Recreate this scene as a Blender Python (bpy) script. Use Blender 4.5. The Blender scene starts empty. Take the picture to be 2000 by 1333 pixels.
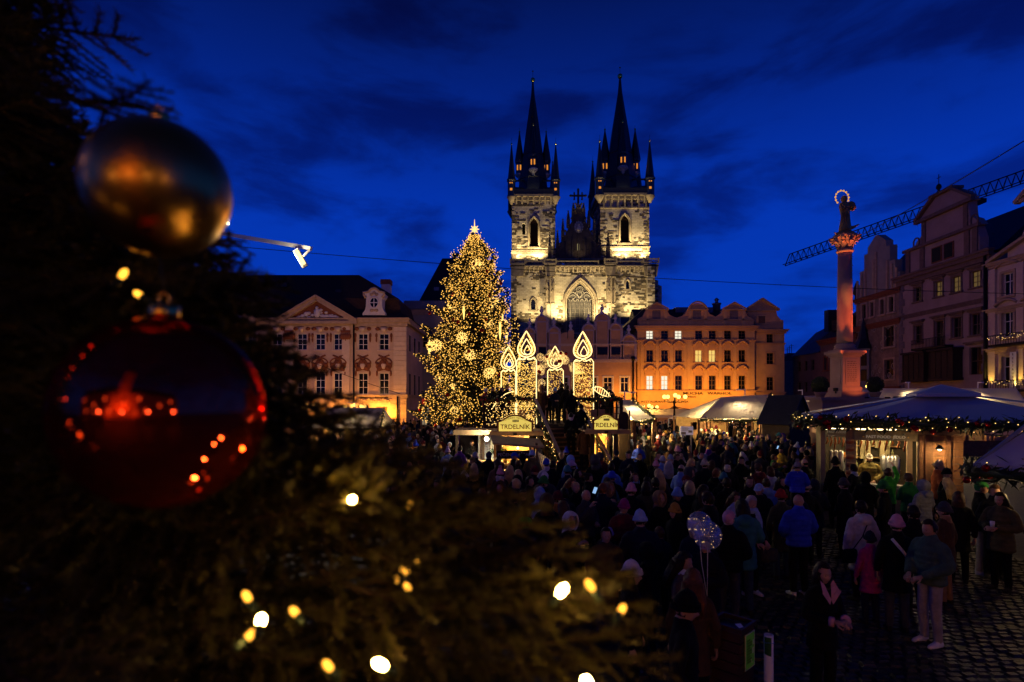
import bpy, math, random
import numpy as np
from mathutils import Vector, Matrix, Quaternion
from mathutils.bvhtree import BVHTree

SC = bpy.context.scene
COL = SC.collection
PI = math.pi
RN = random.Random(11)
F, CH, HY = 1111.0, 3.4, 785.0       # focal length in photo pixels, eye height, horizon row

def P(px, py, d):
	return Vector(((px - 1000) / F * d, d, CH + (HY - py) / F * d))

# ---------------------------------------------------------------- camera
cam_data = bpy.data.cameras.new('camera')
cam = bpy.data.objects.new('camera', cam_data)
COL.objects.link(cam)
cam.location = (0, 0, CH)
cam.rotation_euler = (PI / 2, 0, 0)
cam_data.sensor_width = 36.0
cam_data.lens = 20.0
cam_data.shift_y = 0.0592
cam_data.clip_start = 0.05
cam_data.clip_end = 1500
cam_data.dof.use_dof = True
cam_data.dof.focus_distance = 38.0
cam_data.dof.aperture_fstop = 2.1
cam_data.dof.aperture_blades = 9
SC.camera = cam
SC.view_settings.view_transform = 'Standard'
SC.view_settings.look = 'None'
SC.view_settings.exposure = 0
SC.view_settings.gamma = 1
SC.view_settings.use_curve_mapping = False
SC.render.engine = 'CYCLES'
SC.cycles.use_denoising = True
SC.cycles.max_bounces = 5
SC.cycles.diffuse_bounces = 2
SC.cycles.glossy_bounces = 3
SC.cycles.transmission_bounces = 4
SC.cycles.transparent_max_bounces = 6
SC.cycles.sample_clamp_indirect = 4.0
SC.cycles.sample_clamp_direct = 0
SC.cycles.use_light_tree = True
SC.cycles.caustics_reflective = False
SC.cycles.caustics_refractive = False

# ---------------------------------------------------------------- dusk sky
world = bpy.data.worlds.new('World')
SC.world = world
world.use_nodes = True
nt = world.node_tree
nt.nodes.clear()
wo = nt.nodes.new('ShaderNodeOutputWorld')
bg = nt.nodes.new('ShaderNodeBackground')
tc = nt.nodes.new('ShaderNodeTexCoord')
sep = nt.nodes.new('ShaderNodeSeparateXYZ')
ramp = nt.nodes.new('ShaderNodeValToRGB')
nt.links.new(tc.outputs['Generated'], sep.inputs[0])
nt.links.new(sep.outputs['Z'], ramp.inputs[0])
cr = ramp.color_ramp
cr.elements[0].position = 0.0
cr.elements[0].color = (0.0020, 0.042, 0.45, 1)
cr.elements[1].position = 1.0
cr.elements[1].color = (0.0012, 0.0035, 0.030, 1)
for p, c in ((0.12, (0.0014, 0.042, 0.46)), (0.30, (0.0012, 0.035, 0.43)), (0.45, (0.0010, 0.0175, 0.23)), (0.58, (0.0010, 0.0078, 0.095))):
	e = cr.elements.new(p)
	e.color = (*c, 1)
mp = nt.nodes.new('ShaderNodeMapping')
mp.inputs['Scale'].default_value = (2.1, 2.1, 6.2)
mp.inputs['Rotation'].default_value = (0, math.radians(-14), 0)
mp.inputs['Location'].default_value = (3.4, 0.7, 0.3)
nt.links.new(tc.outputs['Generated'], mp.inputs[0])
ns = nt.nodes.new('ShaderNodeTexNoise')
ns.inputs['Scale'].default_value = 1.9
ns.inputs['Detail'].default_value = 6
ns.inputs['Roughness'].default_value = 0.55
ns.inputs['Distortion'].default_value = 0.3
nt.links.new(mp.outputs[0], ns.inputs['Vector'])
cl = nt.nodes.new('ShaderNodeMapRange')
cl.interpolation_type = 'SMOOTHSTEP'
for k, v in (('From Min', 0.42), ('From Max', 0.66), ('To Min', 0.0), ('To Max', 0.80)):
	cl.inputs[k].default_value = v
nt.links.new(ns.outputs[0], cl.inputs['Value'])
mx = nt.nodes.new('ShaderNodeMix')
mx.data_type = 'RGBA'
mx.blend_type = 'MULTIPLY'
mx.inputs['B'].default_value = (0.75, 0.24, 0.33, 1)
nt.links.new(cl.outputs[0], mx.inputs['Factor'])
nt.links.new(ramp.outputs[0], mx.inputs['A'])
nt.links.new(mx.outputs['Result'], bg.inputs['Color'])
bg.inputs['Strength'].default_value = 1.0
nt.links.new(bg.outputs[0], wo.inputs[0])

# ---------------------------------------------------------------- helpers
def mat(name, col, rough=0.75, metal=0.0, var=0.25, scale=2.0, bump=0.0, bscale=25.0, spec=0.3, emit=None, es=0.0, sheen=0.0):
	m = bpy.data.materials.new(name)
	m.use_nodes = True
	t = m.node_tree
	b = t.nodes['Principled BSDF']
	b.inputs['Roughness'].default_value = rough
	b.inputs['Metallic'].default_value = metal
	b.inputs['Specular IOR Level'].default_value = spec
	b.inputs['Base Color'].default_value = (*col, 1)
	if sheen:
		b.inputs['Sheen Weight'].default_value = sheen
	co = t.nodes.new('ShaderNodeTexCoord')
	if var > 0:
		n = t.nodes.new('ShaderNodeTexNoise')
		n.inputs['Scale'].default_value = scale
		n.inputs['Detail'].default_value = 6
		n.inputs['Roughness'].default_value = 0.65
		t.links.new(co.outputs['Object'], n.inputs['Vector'])
		r = t.nodes.new('ShaderNodeValToRGB')
		r.color_ramp.elements[0].position = 0.3
		r.color_ramp.elements[1].position = 0.7
		r.color_ramp.elements[0].color = (*[c * (1 - var) for c in col], 1)
		r.color_ramp.elements[1].color = (*[min(1, c * (1 + var)) for c in col], 1)
		t.links.new(n.outputs[0], r.inputs[0])
		t.links.new(r.outputs[0], b.inputs['Base Color'])
	if bump > 0:
		n2 = t.nodes.new('ShaderNodeTexNoise')
		n2.inputs['Scale'].default_value = bscale
		n2.inputs['Detail'].default_value = 4
		t.links.new(co.outputs['Object'], n2.inputs['Vector'])
		bp = t.nodes.new('ShaderNodeBump')
		bp.inputs['Strength'].default_value = bump
		bp.inputs['Distance'].default_value = 0.05
		t.links.new(n2.outputs[0], bp.inputs['Height'])
		t.links.new(bp.outputs[0], b.inputs['Normal'])
	if emit:
		b.inputs['Emission Color'].default_value = (*emit, 1)
		b.inputs['Emission Strength'].default_value = es
	return m

def glow(name, col, s, sample='AUTO'):
	m = bpy.data.materials.new(name)
	m.use_nodes = True
	t = m.node_tree
	t.nodes.clear()
	o = t.nodes.new('ShaderNodeOutputMaterial')
	e = t.nodes.new('ShaderNodeEmission')
	e.inputs[0].default_value = (*col, 1)
	e.inputs[1].default_value = s
	t.links.new(e.outputs[0], o.inputs[0])
	m.cycles.emission_sampling = sample
	return m

def see_through(m, col, f):
	t = m.node_tree
	tr = t.nodes.new('ShaderNodeBsdfTranslucent')
	tr.inputs[0].default_value = (*col, 1)
	mx_ = t.nodes.new('ShaderNodeMixShader')
	mx_.inputs[0].default_value = f
	t.links.new(t.nodes['Principled BSDF'].outputs[0], mx_.inputs[1])
	t.links.new(tr.outputs[0], mx_.inputs[2])
	t.links.new(mx_.outputs[0], t.nodes['Material Output'].inputs[0])
	return m

class MB:
	def __init__(s):
		s.v, s.f, s.m, s.sm, s.mi, s.cuts = [], [], [], [], 0, []

	def cut(s):
		"""what is added from here on is a piece, and so an object, of its own"""
		s.cuts.append((len(s.v), len(s.f)))
		return s

	def add(s, vs, fs, smooth=False):
		o = len(s.v)
		s.v.extend([tuple(v) for v in vs])
		for f in fs:
			s.f.append(tuple(i + o for i in f))
			s.m.append(s.mi)
			s.sm.append(smooth)
		return s

	def mat(s, i):
		s.mi = i
		return s

	def box(s, x0, x1, y0, y1, z0, z1):
		return s.add([(x0, y0, z0), (x1, y0, z0), (x1, y1, z0), (x0, y1, z0), (x0, y0, z1), (x1, y0, z1), (x1, y1, z1), (x0, y1, z1)],
                     [(0, 3, 2, 1), (4, 5, 6, 7), (0, 1, 5, 4), (1, 2, 6, 5), (2, 3, 7, 6), (3, 0, 4, 7)])

	def prism(s, poly, y0, y1):
		n = len(poly)
		vs = [(x, y0, z) for x, z in poly] + [(x, y1, z) for x, z in poly]
		fs = [tuple(range(n)), tuple(range(2 * n - 1, n - 1, -1))]
		fs += [(i, i + n, (i + 1) % n + n, (i + 1) % n) for i in range(n)]
		return s.add(vs, fs)

	def bar(s, a, b, w, h=None, up=(0, 0, 1)):
		a, b = Vector(a), Vector(b)
		h = h or w
		d = (b - a).normalized()
		u = Vector(up)
		if abs(d.dot(u)) > 0.98:
			u = Vector((0, 1, 0))
		x = d.cross(u).normalized() * w / 2
		y = x.cross(d).normalized() * h / 2
		vs = [a - x - y, a + x - y, a + x + y, a - x + y, b - x - y, b + x - y, b + x + y, b - x + y]
		return s.add(vs, [(0, 3, 2, 1), (4, 5, 6, 7), (0, 1, 5, 4), (1, 2, 6, 5), (2, 3, 7, 6), (3, 0, 4, 7)])

	def tube(s, pts, rad, n=8, closed=False, smooth=True, caps=True):
		pts = [Vector(p) for p in pts]
		if not isinstance(rad, (list, tuple)):
			rad = [rad] * len(pts)
		vs, fs = [], []
		L = len(pts)
		ref = None
		for i, p in enumerate(pts):
			if closed:
				d = pts[(i + 1) % L] - pts[i - 1]
			else:
				d = pts[min(i + 1, L - 1)] - pts[max(i - 1, 0)]
			d.normalize()
			if ref is None:
				ref = Vector((0, 0, 1)) if abs(d.z) < 0.9 else Vector((1, 0, 0))
			x = d.cross(ref)
			if x.length < 1e-4:
				x = d.cross(Vector((0, 1, 0.3)))
			x.normalize()
			y = x.cross(d).normalized()
			ref = y
			for k in range(n):
				a = 2 * PI * k / n
				vs.append(p + (x * math.cos(a) + y * math.sin(a)) * rad[i])
		for i in range(L if closed else L - 1):
			j = (i + 1) % L
			for k in range(n):
				fs.append((i * n + k, i * n + (k + 1) % n, j * n + (k + 1) % n, j * n + k))
		if caps and not closed:
			fs.append(tuple(range(n - 1, -1, -1)))
			fs.append(tuple((L - 1) * n + k for k in range(n)))
		return s.add(vs, fs, smooth)

	def lathe(s, prof, n=16, c=(0, 0, 0), smooth=True, rot=0.0):
		vs, fs = [], []
		for r, z in prof:
			for k in range(n):
				a = 2 * PI * k / n + rot
				vs.append((c[0] + r * math.cos(a), c[1] + r * math.sin(a), c[2] + z))
		for i in range(len(prof) - 1):
			for k in range(n):
				fs.append((i * n + k, i * n + (k + 1) % n, (i + 1) * n + (k + 1) % n, (i + 1) * n + k))
		fs.append(tuple(range(n - 1, -1, -1)))
		fs.append(tuple((len(prof) - 1) * n + k for k in range(n)))
		return s.add(vs, fs, smooth)

	def ball(s, c, r, n=8, m=6, sq=(1, 1, 1)):
		prof = [(max(1e-4, math.sin(PI * i / m)), -math.cos(PI * i / m)) for i in range(m + 1)]
		vs, fs = [], []
		for pr, pz in prof:
			for k in range(n):
				a = 2 * PI * k / n
				vs.append((c[0] + r * sq[0] * pr * math.cos(a), c[1] + r * sq[1] * pr * math.sin(a), c[2] + r * sq[2] * pz))
		for i in range(m):
			for k in range(n):
				fs.append((i * n + k, i * n + (k + 1) % n, (i + 1) * n + (k + 1) % n, (i + 1) * n + k))
		return s.add(vs, fs, True)

	def octa(s, c, r):
		x, y, z = c
		return s.add([(x + r, y, z), (x - r, y, z), (x, y + r, z), (x, y - r, z), (x, y, z + r), (x, y, z - r)],
                     [(0, 2, 4), (2, 1, 4), (1, 3, 4), (3, 0, 4), (2, 0, 5), (1, 2, 5), (3, 1, 5), (0, 3, 5)])

	def loft(s, rings, n=14, smooth=True):
		"""rings: (centre, x-vector, y-vector)"""
		vs, fs = [], []
		for c, ax, ay in rings:
			c, ax, ay = Vector(c), Vector(ax), Vector(ay)
			for k in range(n):
				a = 2 * PI * k / n
				vs.append(c + ax * math.cos(a) + ay * math.sin(a))
		for i in range(len(rings) - 1):
			for k in range(n):
				fs.append((i * n + k, i * n + (k + 1) % n, (i + 1) * n + (k + 1) % n, (i + 1) * n + k))
		fs.append(tuple(range(n - 1, -1, -1)))
		fs.append(tuple((len(rings) - 1) * n + k for k in range(n)))
		return s.add(vs, fs, smooth)

	def wall(s, x0, x1, z0, z1, y, holes=(), reveal=0.3):
		"""front sheet of a wall with real openings; hole = (x0, x1, z0, z1[, arch rise])"""
		xs = sorted(set([x0, x1] + [h[0] for h in holes] + [h[1] for h in holes]))
		zs = sorted(set([z0, z1] + [h[2] for h in holes] + [h[3] for h in holes]))
		xs = [x for x in xs if x0 <= x <= x1]
		zs = [z for z in zs if z0 <= z <= z1]
		for i in range(len(xs) - 1):
			for j in range(len(zs) - 1):
				cx, cz = (xs[i] + xs[i + 1]) / 2, (zs[j] + zs[j + 1]) / 2
				if any(h[0] < cx < h[1] and h[2] < cz < h[3] for h in holes):
					continue
				s.add([(xs[i], y, zs[j]), (xs[i + 1], y, zs[j]), (xs[i + 1], y, zs[j + 1]), (xs[i], y, zs[j + 1])], [(0, 1, 2, 3)])
		for h in holes:
			a, b, c, d = h[:4]
			rise = h[4] if len(h) > 4 else 0
			if rise:
				arc = arch_pts(a, b, d - rise, d)
				k = len(arc) // 2
				left, right = arc[:k + 1], arc[k:]
				s.add([(x, y, z) for x, z in left] + [(a, y, d)], [tuple(range(len(left) + 1))])
				s.add([(x, y, z) for x, z in right] + [(b, y, d)], [tuple(range(len(right) + 1))])
				loop = [(a, c)] + arc + [(b, c)]
			else:
				loop = [(a, c), (a, d), (b, d), (b, c)]
			n = len(loop)
			vs = [(x, y, z) for x, z in loop] + [(x, y + reveal, z) for x, z in loop]
			s.add(vs, [(i, (i + 1) % n, (i + 1) % n + n, i + n) for i in range(n)])
		return s

	def build(s, name, mats, parent=None, loc=None):
		if s.cuts:
			cs = [c for c in s.cuts] + [(len(s.v), len(s.f))]
			out = None
			for (v0, f0), (v1, f1) in zip(cs, cs[1:]):
				if f1 == f0:
					continue
				b = MB()
				b.v = s.v[v0:v1]
				b.f = [tuple(i - v0 for i in f) for f in s.f[f0:f1]]
				b.m, b.sm = s.m[f0:f1], s.sm[f0:f1]
				o = b.build(name, mats, parent, loc)
				out = out or o
			return out
		me = bpy.data.meshes.new(name)
		me.from_pydata(s.v, [], s.f)
		if not isinstance(mats, (list, tuple)):
			mats = [mats]
		for m in mats:
			me.materials.append(m)
		me.polygons.foreach_set('material_index', s.m)
		me.polygons.foreach_set('use_smooth', s.sm)
		me.update()
		o = bpy.data.objects.new(name, me)
		COL.objects.link(o)
		if parent:
			o.parent = parent
		if loc is not None:
			o.location = loc
		return o

def arch_pts(a, b, zs, zt, pointed=True, n=7):
	"""outline of an arch from (a, zs) over the apex to (b, zs)"""
	c, out = (a + b) / 2, []
	w, h = (b - a) / 2, zt - zs
	for i in range(2 * n + 1):
		t = i / n - 1
		if pointed:
			k = 1 - abs(t)
			out.append((c + w * math.copysign(1 - k ** 1.5, t), zs + h * (k ** 0.85)))
		else:
			an = PI * (1 - i / (2 * n))
			out.append((c + w * math.cos(an), zs + h * math.sin(an)))
	out[0], out[-1] = (a, zs), (b, zs)
	return out

def tag(o, label=None, cat=None, group=None, kind=None):
	for k, v in (('label', label), ('category', cat), ('group', group), ('kind', kind)):
		if v:
			o[k] = v
	return o

def root(name, loc, rz=0.0, label=None, cat=None, group=None):
	o = bpy.data.objects.new(name, None)
	o.empty_display_size = 0.1
	COL.objects.link(o)
	o.location = loc
	o.rotation_euler = (0, 0, rz)
	return tag(o, label, cat, group)

def share(o, name, parent, loc, rot=(0, 0, 0), sc=(1, 1, 1)):
	c = bpy.data.objects.new(name, o.data if hasattr(o, 'data') else o)
	COL.objects.link(c)
	c.parent = parent
	c.location = loc
	c.rotation_euler = rot
	c.scale = sc if isinstance(sc, (tuple, list)) else (sc, sc, sc)
	return c

def copy_tree(o, parent=None):
	c = o.copy()
	COL.objects.link(c)
	c.parent = parent
	for ch in list(o.children):
		copy_tree(ch, c)
	return c

def light(kind, loc, energy, col, parent=None, size=0.2, target=None, angle=90, blend=0.5):
	d = bpy.data.lights.new('lamp_light', kind)
	d.energy = energy
	d.color = col
	if kind in ('POINT', 'SPOT'):
		d.shadow_soft_size = size
	o = bpy.data.objects.new('lamp_light', d)
	COL.objects.link(o)
	o.location = loc
	if kind == 'SPOT':
		d.spot_size = math.radians(angle)
		d.spot_blend = blend
	if target is not None:
		o.rotation_euler = (Vector(target) - Vector(loc)).to_track_quat('-Z', 'Y').to_euler()
	if parent:
		o.parent = parent
	return o

def text(parent, name, body, size, loc, m, rot=(PI / 2, 0, 0), depth=0.01, align='CENTER', sx=1.0, bold=0.0):
	cu = bpy.data.curves.new(name, 'FONT')
	cu.body = body
	cu.size = size
	cu.extrude = depth
	cu.offset = bold
	cu.align_x = align
	cu.align_y = 'CENTER'
	cu.resolution_u = 3
	t = bpy.data.objects.new(name, cu)
	COL.objects.link(t)
	dg = bpy.context.evaluated_depsgraph_get()
	me = bpy.data.meshes.new_from_object(t.evaluated_get(dg))
	bpy.data.objects.remove(t)
	me.name = name
	me.materials.clear()
	me.materials.append(m)
	o = bpy.data.objects.new(name, me)
	COL.objects.link(o)
	o.parent = parent
	o.location = loc
	o.rotation_euler = rot
	o.scale = (sx, 1, 1)
	return o

# ---------------------------------------------------------------- shared materials
WARM = (1.0, 0.62, 0.25)
SOD = (1.0, 0.37, 0.035)
M = {
	'plaster_pink': mat('pinkish plaster', (0.54, 0.38, 0.28), 0.85, var=0.14, scale=0.6, bump=0.15),
	'plaster_white': mat('white plaster', (0.60, 0.55, 0.55), 0.85, var=0.12, scale=0.7, bump=0.1),
	'plaster_orange': mat('ochre plaster', (0.56, 0.36, 0.18), 0.85, var=0.16, scale=0.5, bump=0.1),
	'plaster_peach': mat('peach plaster', (0.52, 0.31, 0.165), 0.85, var=0.18, scale=0.5, bump=0.12),
	'plaster_grey': mat('grey plaster', (0.28, 0.25, 0.22), 0.9, var=0.2, scale=0.5, bump=0.2),
	'plaster_dark': mat('sooty plaster', (0.16, 0.10, 0.08), 0.9, var=0.25, scale=0.5, bump=0.2),
	'plaster_mauve': mat('pale mauve plaster', (0.33, 0.23, 0.21), 0.88, var=0.2, scale=0.5, bump=0.1),
	'stucco_brown': mat('russet stucco', (0.20, 0.065, 0.03), 0.85, var=0.3, scale=5, bump=0.5, bscale=9),
	'stone_trim': mat('sandstone trim', (0.42, 0.30, 0.20), 0.85, var=0.2, scale=2, bump=0.2),
	'trim_cream': mat('cream trim', (0.60, 0.46, 0.36), 0.8, var=0.12, scale=2),
	'roof_brown': mat('brown roof tile', (0.045, 0.022, 0.014), 0.8, var=0.35, scale=5, bump=0.5, bscale=12),
	'roof_slate': mat('dark slate', (0.012, 0.013, 0.018), 0.45, var=0.35, scale=3, bump=0.3, bscale=15),
	'roof_metal': mat('grey sheet metal', (0.14, 0.15, 0.17), 0.45, metal=0.4, var=0.2, scale=1),
	'glass_dark': mat('dark window glass', (0.006, 0.007, 0.010), 0.12, var=0.0, spec=0.28),
	'frame_white': mat('white window frame', (0.62, 0.58, 0.52), 0.6, var=0.08),
	'frame_brown': mat('brown window frame', (0.10, 0.06, 0.04), 0.6, var=0.2),
	'black_iron': mat('black iron', (0.012, 0.012, 0.013), 0.5, metal=0.5, var=0.2),
	'steel': mat('dull steel', (0.30, 0.30, 0.32), 0.4, metal=0.8, var=0.15),
	'wood': mat('stained boards', (0.16, 0.075, 0.03), 0.7, var=0.4, scale=6, bump=0.3),
	'wood_light': mat('raw boards', (0.38, 0.24, 0.11), 0.7, var=0.3, scale=5, bump=0.3),
	'wood_dark': mat('dark boards', (0.035, 0.022, 0.015), 0.75, var=0.35, scale=5, bump=0.3),
	'canvas': see_through(mat('white tent canvas', (0.66, 0.63, 0.60), 0.75, var=0.08, scale=0.8, bump=0.12, bscale=3), (.8, .72, .6), .45),
	'fir': mat('dark fir needles', (0.030, 0.045, 0.016), 0.55, var=0.5, scale=3, spec=0.4),
	'bark': mat('fir bark', (0.055, 0.035, 0.022), 0.9, var=0.4, scale=8, bump=0.6),
	'lit_white': glow('lit room cool', (1.0, 0.93, 0.72), 1.0),
	'lit_yellow': glow('lit room warm', (1.0, 0.66, 0.16), 0.95),
	'bulb': glow('warm small bulbs', (1.0, 0.60, 0.17), 2.6),
	'bulb_far': glow('golden tree bulbs', (1.0, 0.50, 0.08), 2.2, 'AUTO'),
	'flake': glow('snowflake light', (1.0, 0.60, 0.18), 1.5),
	'rope': glow('warm rope light', (1.0, 0.66, 0.24), 2.8),
	'net': glow('net lights', (1.0, 0.55, 0.10), 2.2),
	'red_bauble': mat('red gloss bauble', (0.35, 0.008, 0.006), 0.2, metal=0.6, var=0.1),
	'gold_bauble': mat('gold gloss bauble', (0.55, 0.28, 0.05), 0.25, metal=0.8, var=0.1),
	'white_paint': mat('white paint', (0.75, 0.75, 0.74), 0.5, var=0.05),
}
# ================================================================ GROUND
m_ground = mat('worn granite setts', (0.015, 0.013, 0.012), 0.55, var=0.4, scale=1.5, bump=0.5, bscale=9)
m_stone = mat('granite sett', (0.026, 0.022, 0.018), 0.38, var=0.7, scale=3.1, bump=0.3, bscale=40)
g = MB()
g.add([(-400, -120, 0), (400, -120, 0), (400, 700, 0), (-400, 700, 0)], [(0, 1, 2, 3)])
ground = tag(g.build('ground', m_ground), kind='structure')

def sett(w, l, h):
	b = MB()
	e = 0.018
	vs = [(-w, -l, 0), (w, -l, 0), (w, l, 0), (-w, l, 0), (-w + e, -l + e, h), (w - e, -l + e, h), (w - e, l - e, h), (-w + e, l - e, h)]
	b.add(vs, [(4, 5, 6, 7), (0, 1, 5, 4), (1, 2, 6, 5), (2, 3, 7, 6), (3, 0, 4, 7)])
	return b

sm = sett(0.085, 0.062, 0.035).build('cobblestone', m_stone, ground)
setts = []
rows = int(9.5 / 0.135)
for j in range(rows):
	y = 5.6 + j * 0.135
	for i in range(int(9.5 / 0.18)):
		x = 1.6 + i * 0.18 + (0.09 if j % 2 else 0) + RN.uniform(-.012, .012)
		if x > y * 0.93:
			continue
		setts.append((x, y + RN.uniform(-.01, .01) + 0.05 * math.sin(x * 0.9), RN.uniform(-.16, .16), RN.uniform(0.74, 1.05), RN.uniform(.3, 1.35)))
# the stones that show largest: nearest lit patch right of the crowd
setts.sort(key=lambda q: abs(q[1] - 9.2) + 0.6 * abs(q[0] - 7.3))
sm.location = (setts[0][0], setts[0][1], 0.0)
for x, y, r, s, h in setts[1:300]:
	share(sm, 'cobblestone', ground, (x, y, 0), (RN.uniform(-.07, .07), RN.uniform(-.07, .07), r), (s, s, h))
b = MB()
base = sett(0.085, 0.062, 0.035)
for x, y, r, s, h in setts[300:]:
	c, sn = math.cos(r), math.sin(r)
	b.add([(x + (vx * c - vy * sn) * s, y + (vx * sn + vy * c) * s, vz * h) for vx, vy, vz in base.v], base.f)
tag(b.build('cobblestone_paving', m_stone, ground), kind='stuff')

# ================================================================ HOUSE HELPERS
class Front:
	"""facade frame of a house that faces the camera squarely: photo pixels to local metres"""

	def __init__(s, name, pxc, d, label, cat='house'):
		s.d, s.pxc, s.k = d, pxc, d / F
		s.root = root(name, ((pxc - 1000) * s.k, d, 0), 0, label, cat)

	def X(s, px):
		return (px - s.pxc) * s.k

	def Z(s, py):
		return CH + (HY - py) * s.k

	def R(s, x0, x1, y0, y1):
		"""pixel rectangle (top y0, bottom y1) to (x0, x1, z0, z1)"""
		return (s.X(x0), s.X(x1), s.Z(y1), s.Z(y0))

def window(par, r, y, cols=2, rows=3, frame=None, glass=None, bar=0.06, split=None):
	"""casement set back in its opening: a frame with glazing bars (part) and its pane (sub-part)"""
	x0, x1, z0, z1 = r
	b = MB()
	t = bar
	b.box(x0, x0 + t, y, y + .08, z0, z1)
	b.box(x1 - t, x1, y, y + .08, z0, z1)
	b.box(x0 + t, x1 - t, y, y + .08, z0, z0 + t)
	b.box(x0 + t, x1 - t, y, y + .08, z1 - t, z1)
	for i in range(1, cols):
		x = x0 + (x1 - x0) * i / cols
		b.box(x - t * .45, x + t * .45, y + .012, y + .07, z0 + t, z1 - t)
	zz = [z0 + (z1 - z0) * j / rows for j in range(1, rows)] if split is None else [z0 + (z1 - z0) * q for q in split]
	for z in zz:
		for i in range(cols):
			a = x0 + (x1 - x0) * i / cols + t * (1 if i == 0 else .45)
			c = x0 + (x1 - x0) * (i + 1) / cols - t * (1 if i == cols - 1 else .45)
			b.box(a, c, y + .018, y + .065, z - t * .38, z + t * .38)
	w = b.build('window', frame or M['frame_white'], par)
	p = MB()
	p.add([(x0 + .01, y + .05, z0 + .01), (x1 - .01, y + .05, z0 + .01), (x1 - .01, y + .05, z1 - .01), (x0 + .01, y + .05, z1 - .01)], [(0, 1, 2, 3)])
	p.build('pane', glass or M['glass_dark'], w)
	return w

def shell(par, x0, x1, z0, z1, depth, holes, m, reveal=.28, name='wall'):
	"""street wall with openings plus the other three walls and a dark interior backing"""
	b = MB()
	b.wall(x0, x1, z0, z1, 0, holes, reveal)
	b.add([(x0, 0, z0), (x0, depth, z0), (x0, depth, z1), (x0, 0, z1)], [(0, 1, 2, 3)])
	b.add([(x1, 0, z0), (x1, depth, z0), (x1, depth, z1), (x1, 0, z1)], [(0, 1, 2, 3)])
	b.add([(x0, depth, z0), (x1, depth, z0), (x1, depth, z1), (x0, depth, z1)], [(0, 1, 2, 3)])
	return b.build(name, m, par)

def cornice(par, x0, x1, z, m, out=.45, h=.7, name='cornice', ends=True):
	b = MB()
	e = out if ends else 0
	b.box(x0 - e * .4, x1 + e * .4, -out * .4, 0.02, z - h, z - h * .55)
	b.box(x0 - e * .75, x1 + e * .75, -out * .75, 0.02, z - h * .55, z - h * .2)
	b.box(x0 - e, x1 + e, -out, 0.02, z - h * .2, z)
	return b.build(name, m, par)

def surround(b, r, t=.16, out=.07, sill=True):
	b.cut()
	x0, x1, z0, z1 = r
	b.box(x0 - t, x0 - .004, -out, .01, z0, z1 + t)
	b.box(x1 + .004, x1 + t, -out, .01, z0, z1 + t)
	b.box(x0 - .004, x1 + .004, -out, .01, z1 + .004, z1 + t)
	if sill:
		b.box(x0 - t * 1.5, x1 + t * 1.5, -out * 2.2, .01, z0 - t * .9, z0 - .004)

# ================================================================ ROCOCO PALACE (left)
f = Front('rococo_palace', 680, 71.0, 'pink and white rococo palace with pediment and brown mansard roof behind the fir branches', 'palace')
pr = f.root
X, Z = f.X, f.Z
wx = [395, 445, 492, 541, 590, 625.5, 661, 709, 750]
up = [f.R(x - 9.5, x + 9.5, 652, 684) for x in wx]
lo = [f.R(x - 9.5, x + 9.5, 729, 771) for x in wx]
gf = [f.R(x - 11, x + 11, 792, 838) for x in (541, 590, 661, 709)]
door = f.R(735, 757, 795, 846)
zt = Z(630)
shell(pr, X(340), X(793), 0, zt, 13.0, up + lo + gf + [door], M['plaster_pink'])
for r in up:
	window(pr, r, .16, 2, 3, bar=.085)
for r in lo:
	window(pr, r, .16, 2, 3, bar=.085, split=(.33, .66))
for r in gf:
	window(pr, r, .16, 2, 2, frame=M['frame_brown'], bar=.1)
d = MB()
d.box(door[0], door[1], .2, .3, 0, door[3])
for k in range(2):
	for j in range(3):
		x0 = door[0] + .12 + k * (door[1] - door[0]) / 2
		d.box(x0, x0 + .45, .16, .2, .3 + j * 1.05, 1.2 + j * 1.05)
d.build('door', M['frame_brown'], pr)
cornice(pr, X(340), X(793), zt + .5, M['stone_trim'], .55, 1.0)
cornice(pr, X(340), X(793), Z(771), M['stone_trim'], .25, .5, 'string_course')
s = MB()
for r in up + lo:
	surround(s, r, .15, .07)
s.build('window_surround', M['trim_cream'], pr)
b = MB()   # giant pilasters and banded corner
for px in (566, 676):
	b.cut().box(X(px - 7.5), X(px + 7.5), -.16, 0, Z(771) + .02, zt - .5)
b.build('pilaster', M['trim_cream'], pr)
for px in (566, 676):
	c = MB()
	c.box(X(px - 9), X(px + 9), -.30, -.161, Z(651), Z(646))
	for k in range(5):
		c.ball((X(px - 7 + 3.5 * k), -.26, Z(658)), .26, 6, 5, (1, .7, 1.6))
	c.build('capital', M['stucco_brown'], pr)
for k in range(14):   # rusticated corner blocks
	z0 = Z(771) + .03 + k * (zt - .55 - Z(771)) / 14
	c = MB()
	c.box(X(769), X(793) + .06, -.10, .5, z0, z0 + (zt - .55 - Z(771)) / 14 - .06)
	c.build('corner_block', M['trim_cream'], pr)
for k in range(7):
	z0 = .1 + k * .62
	c = MB()
	c.box(X(762), X(793) + .06, -.12, .5, z0, z0 + .56)
	c.build('corner_block', M['stone_trim'], pr)

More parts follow.
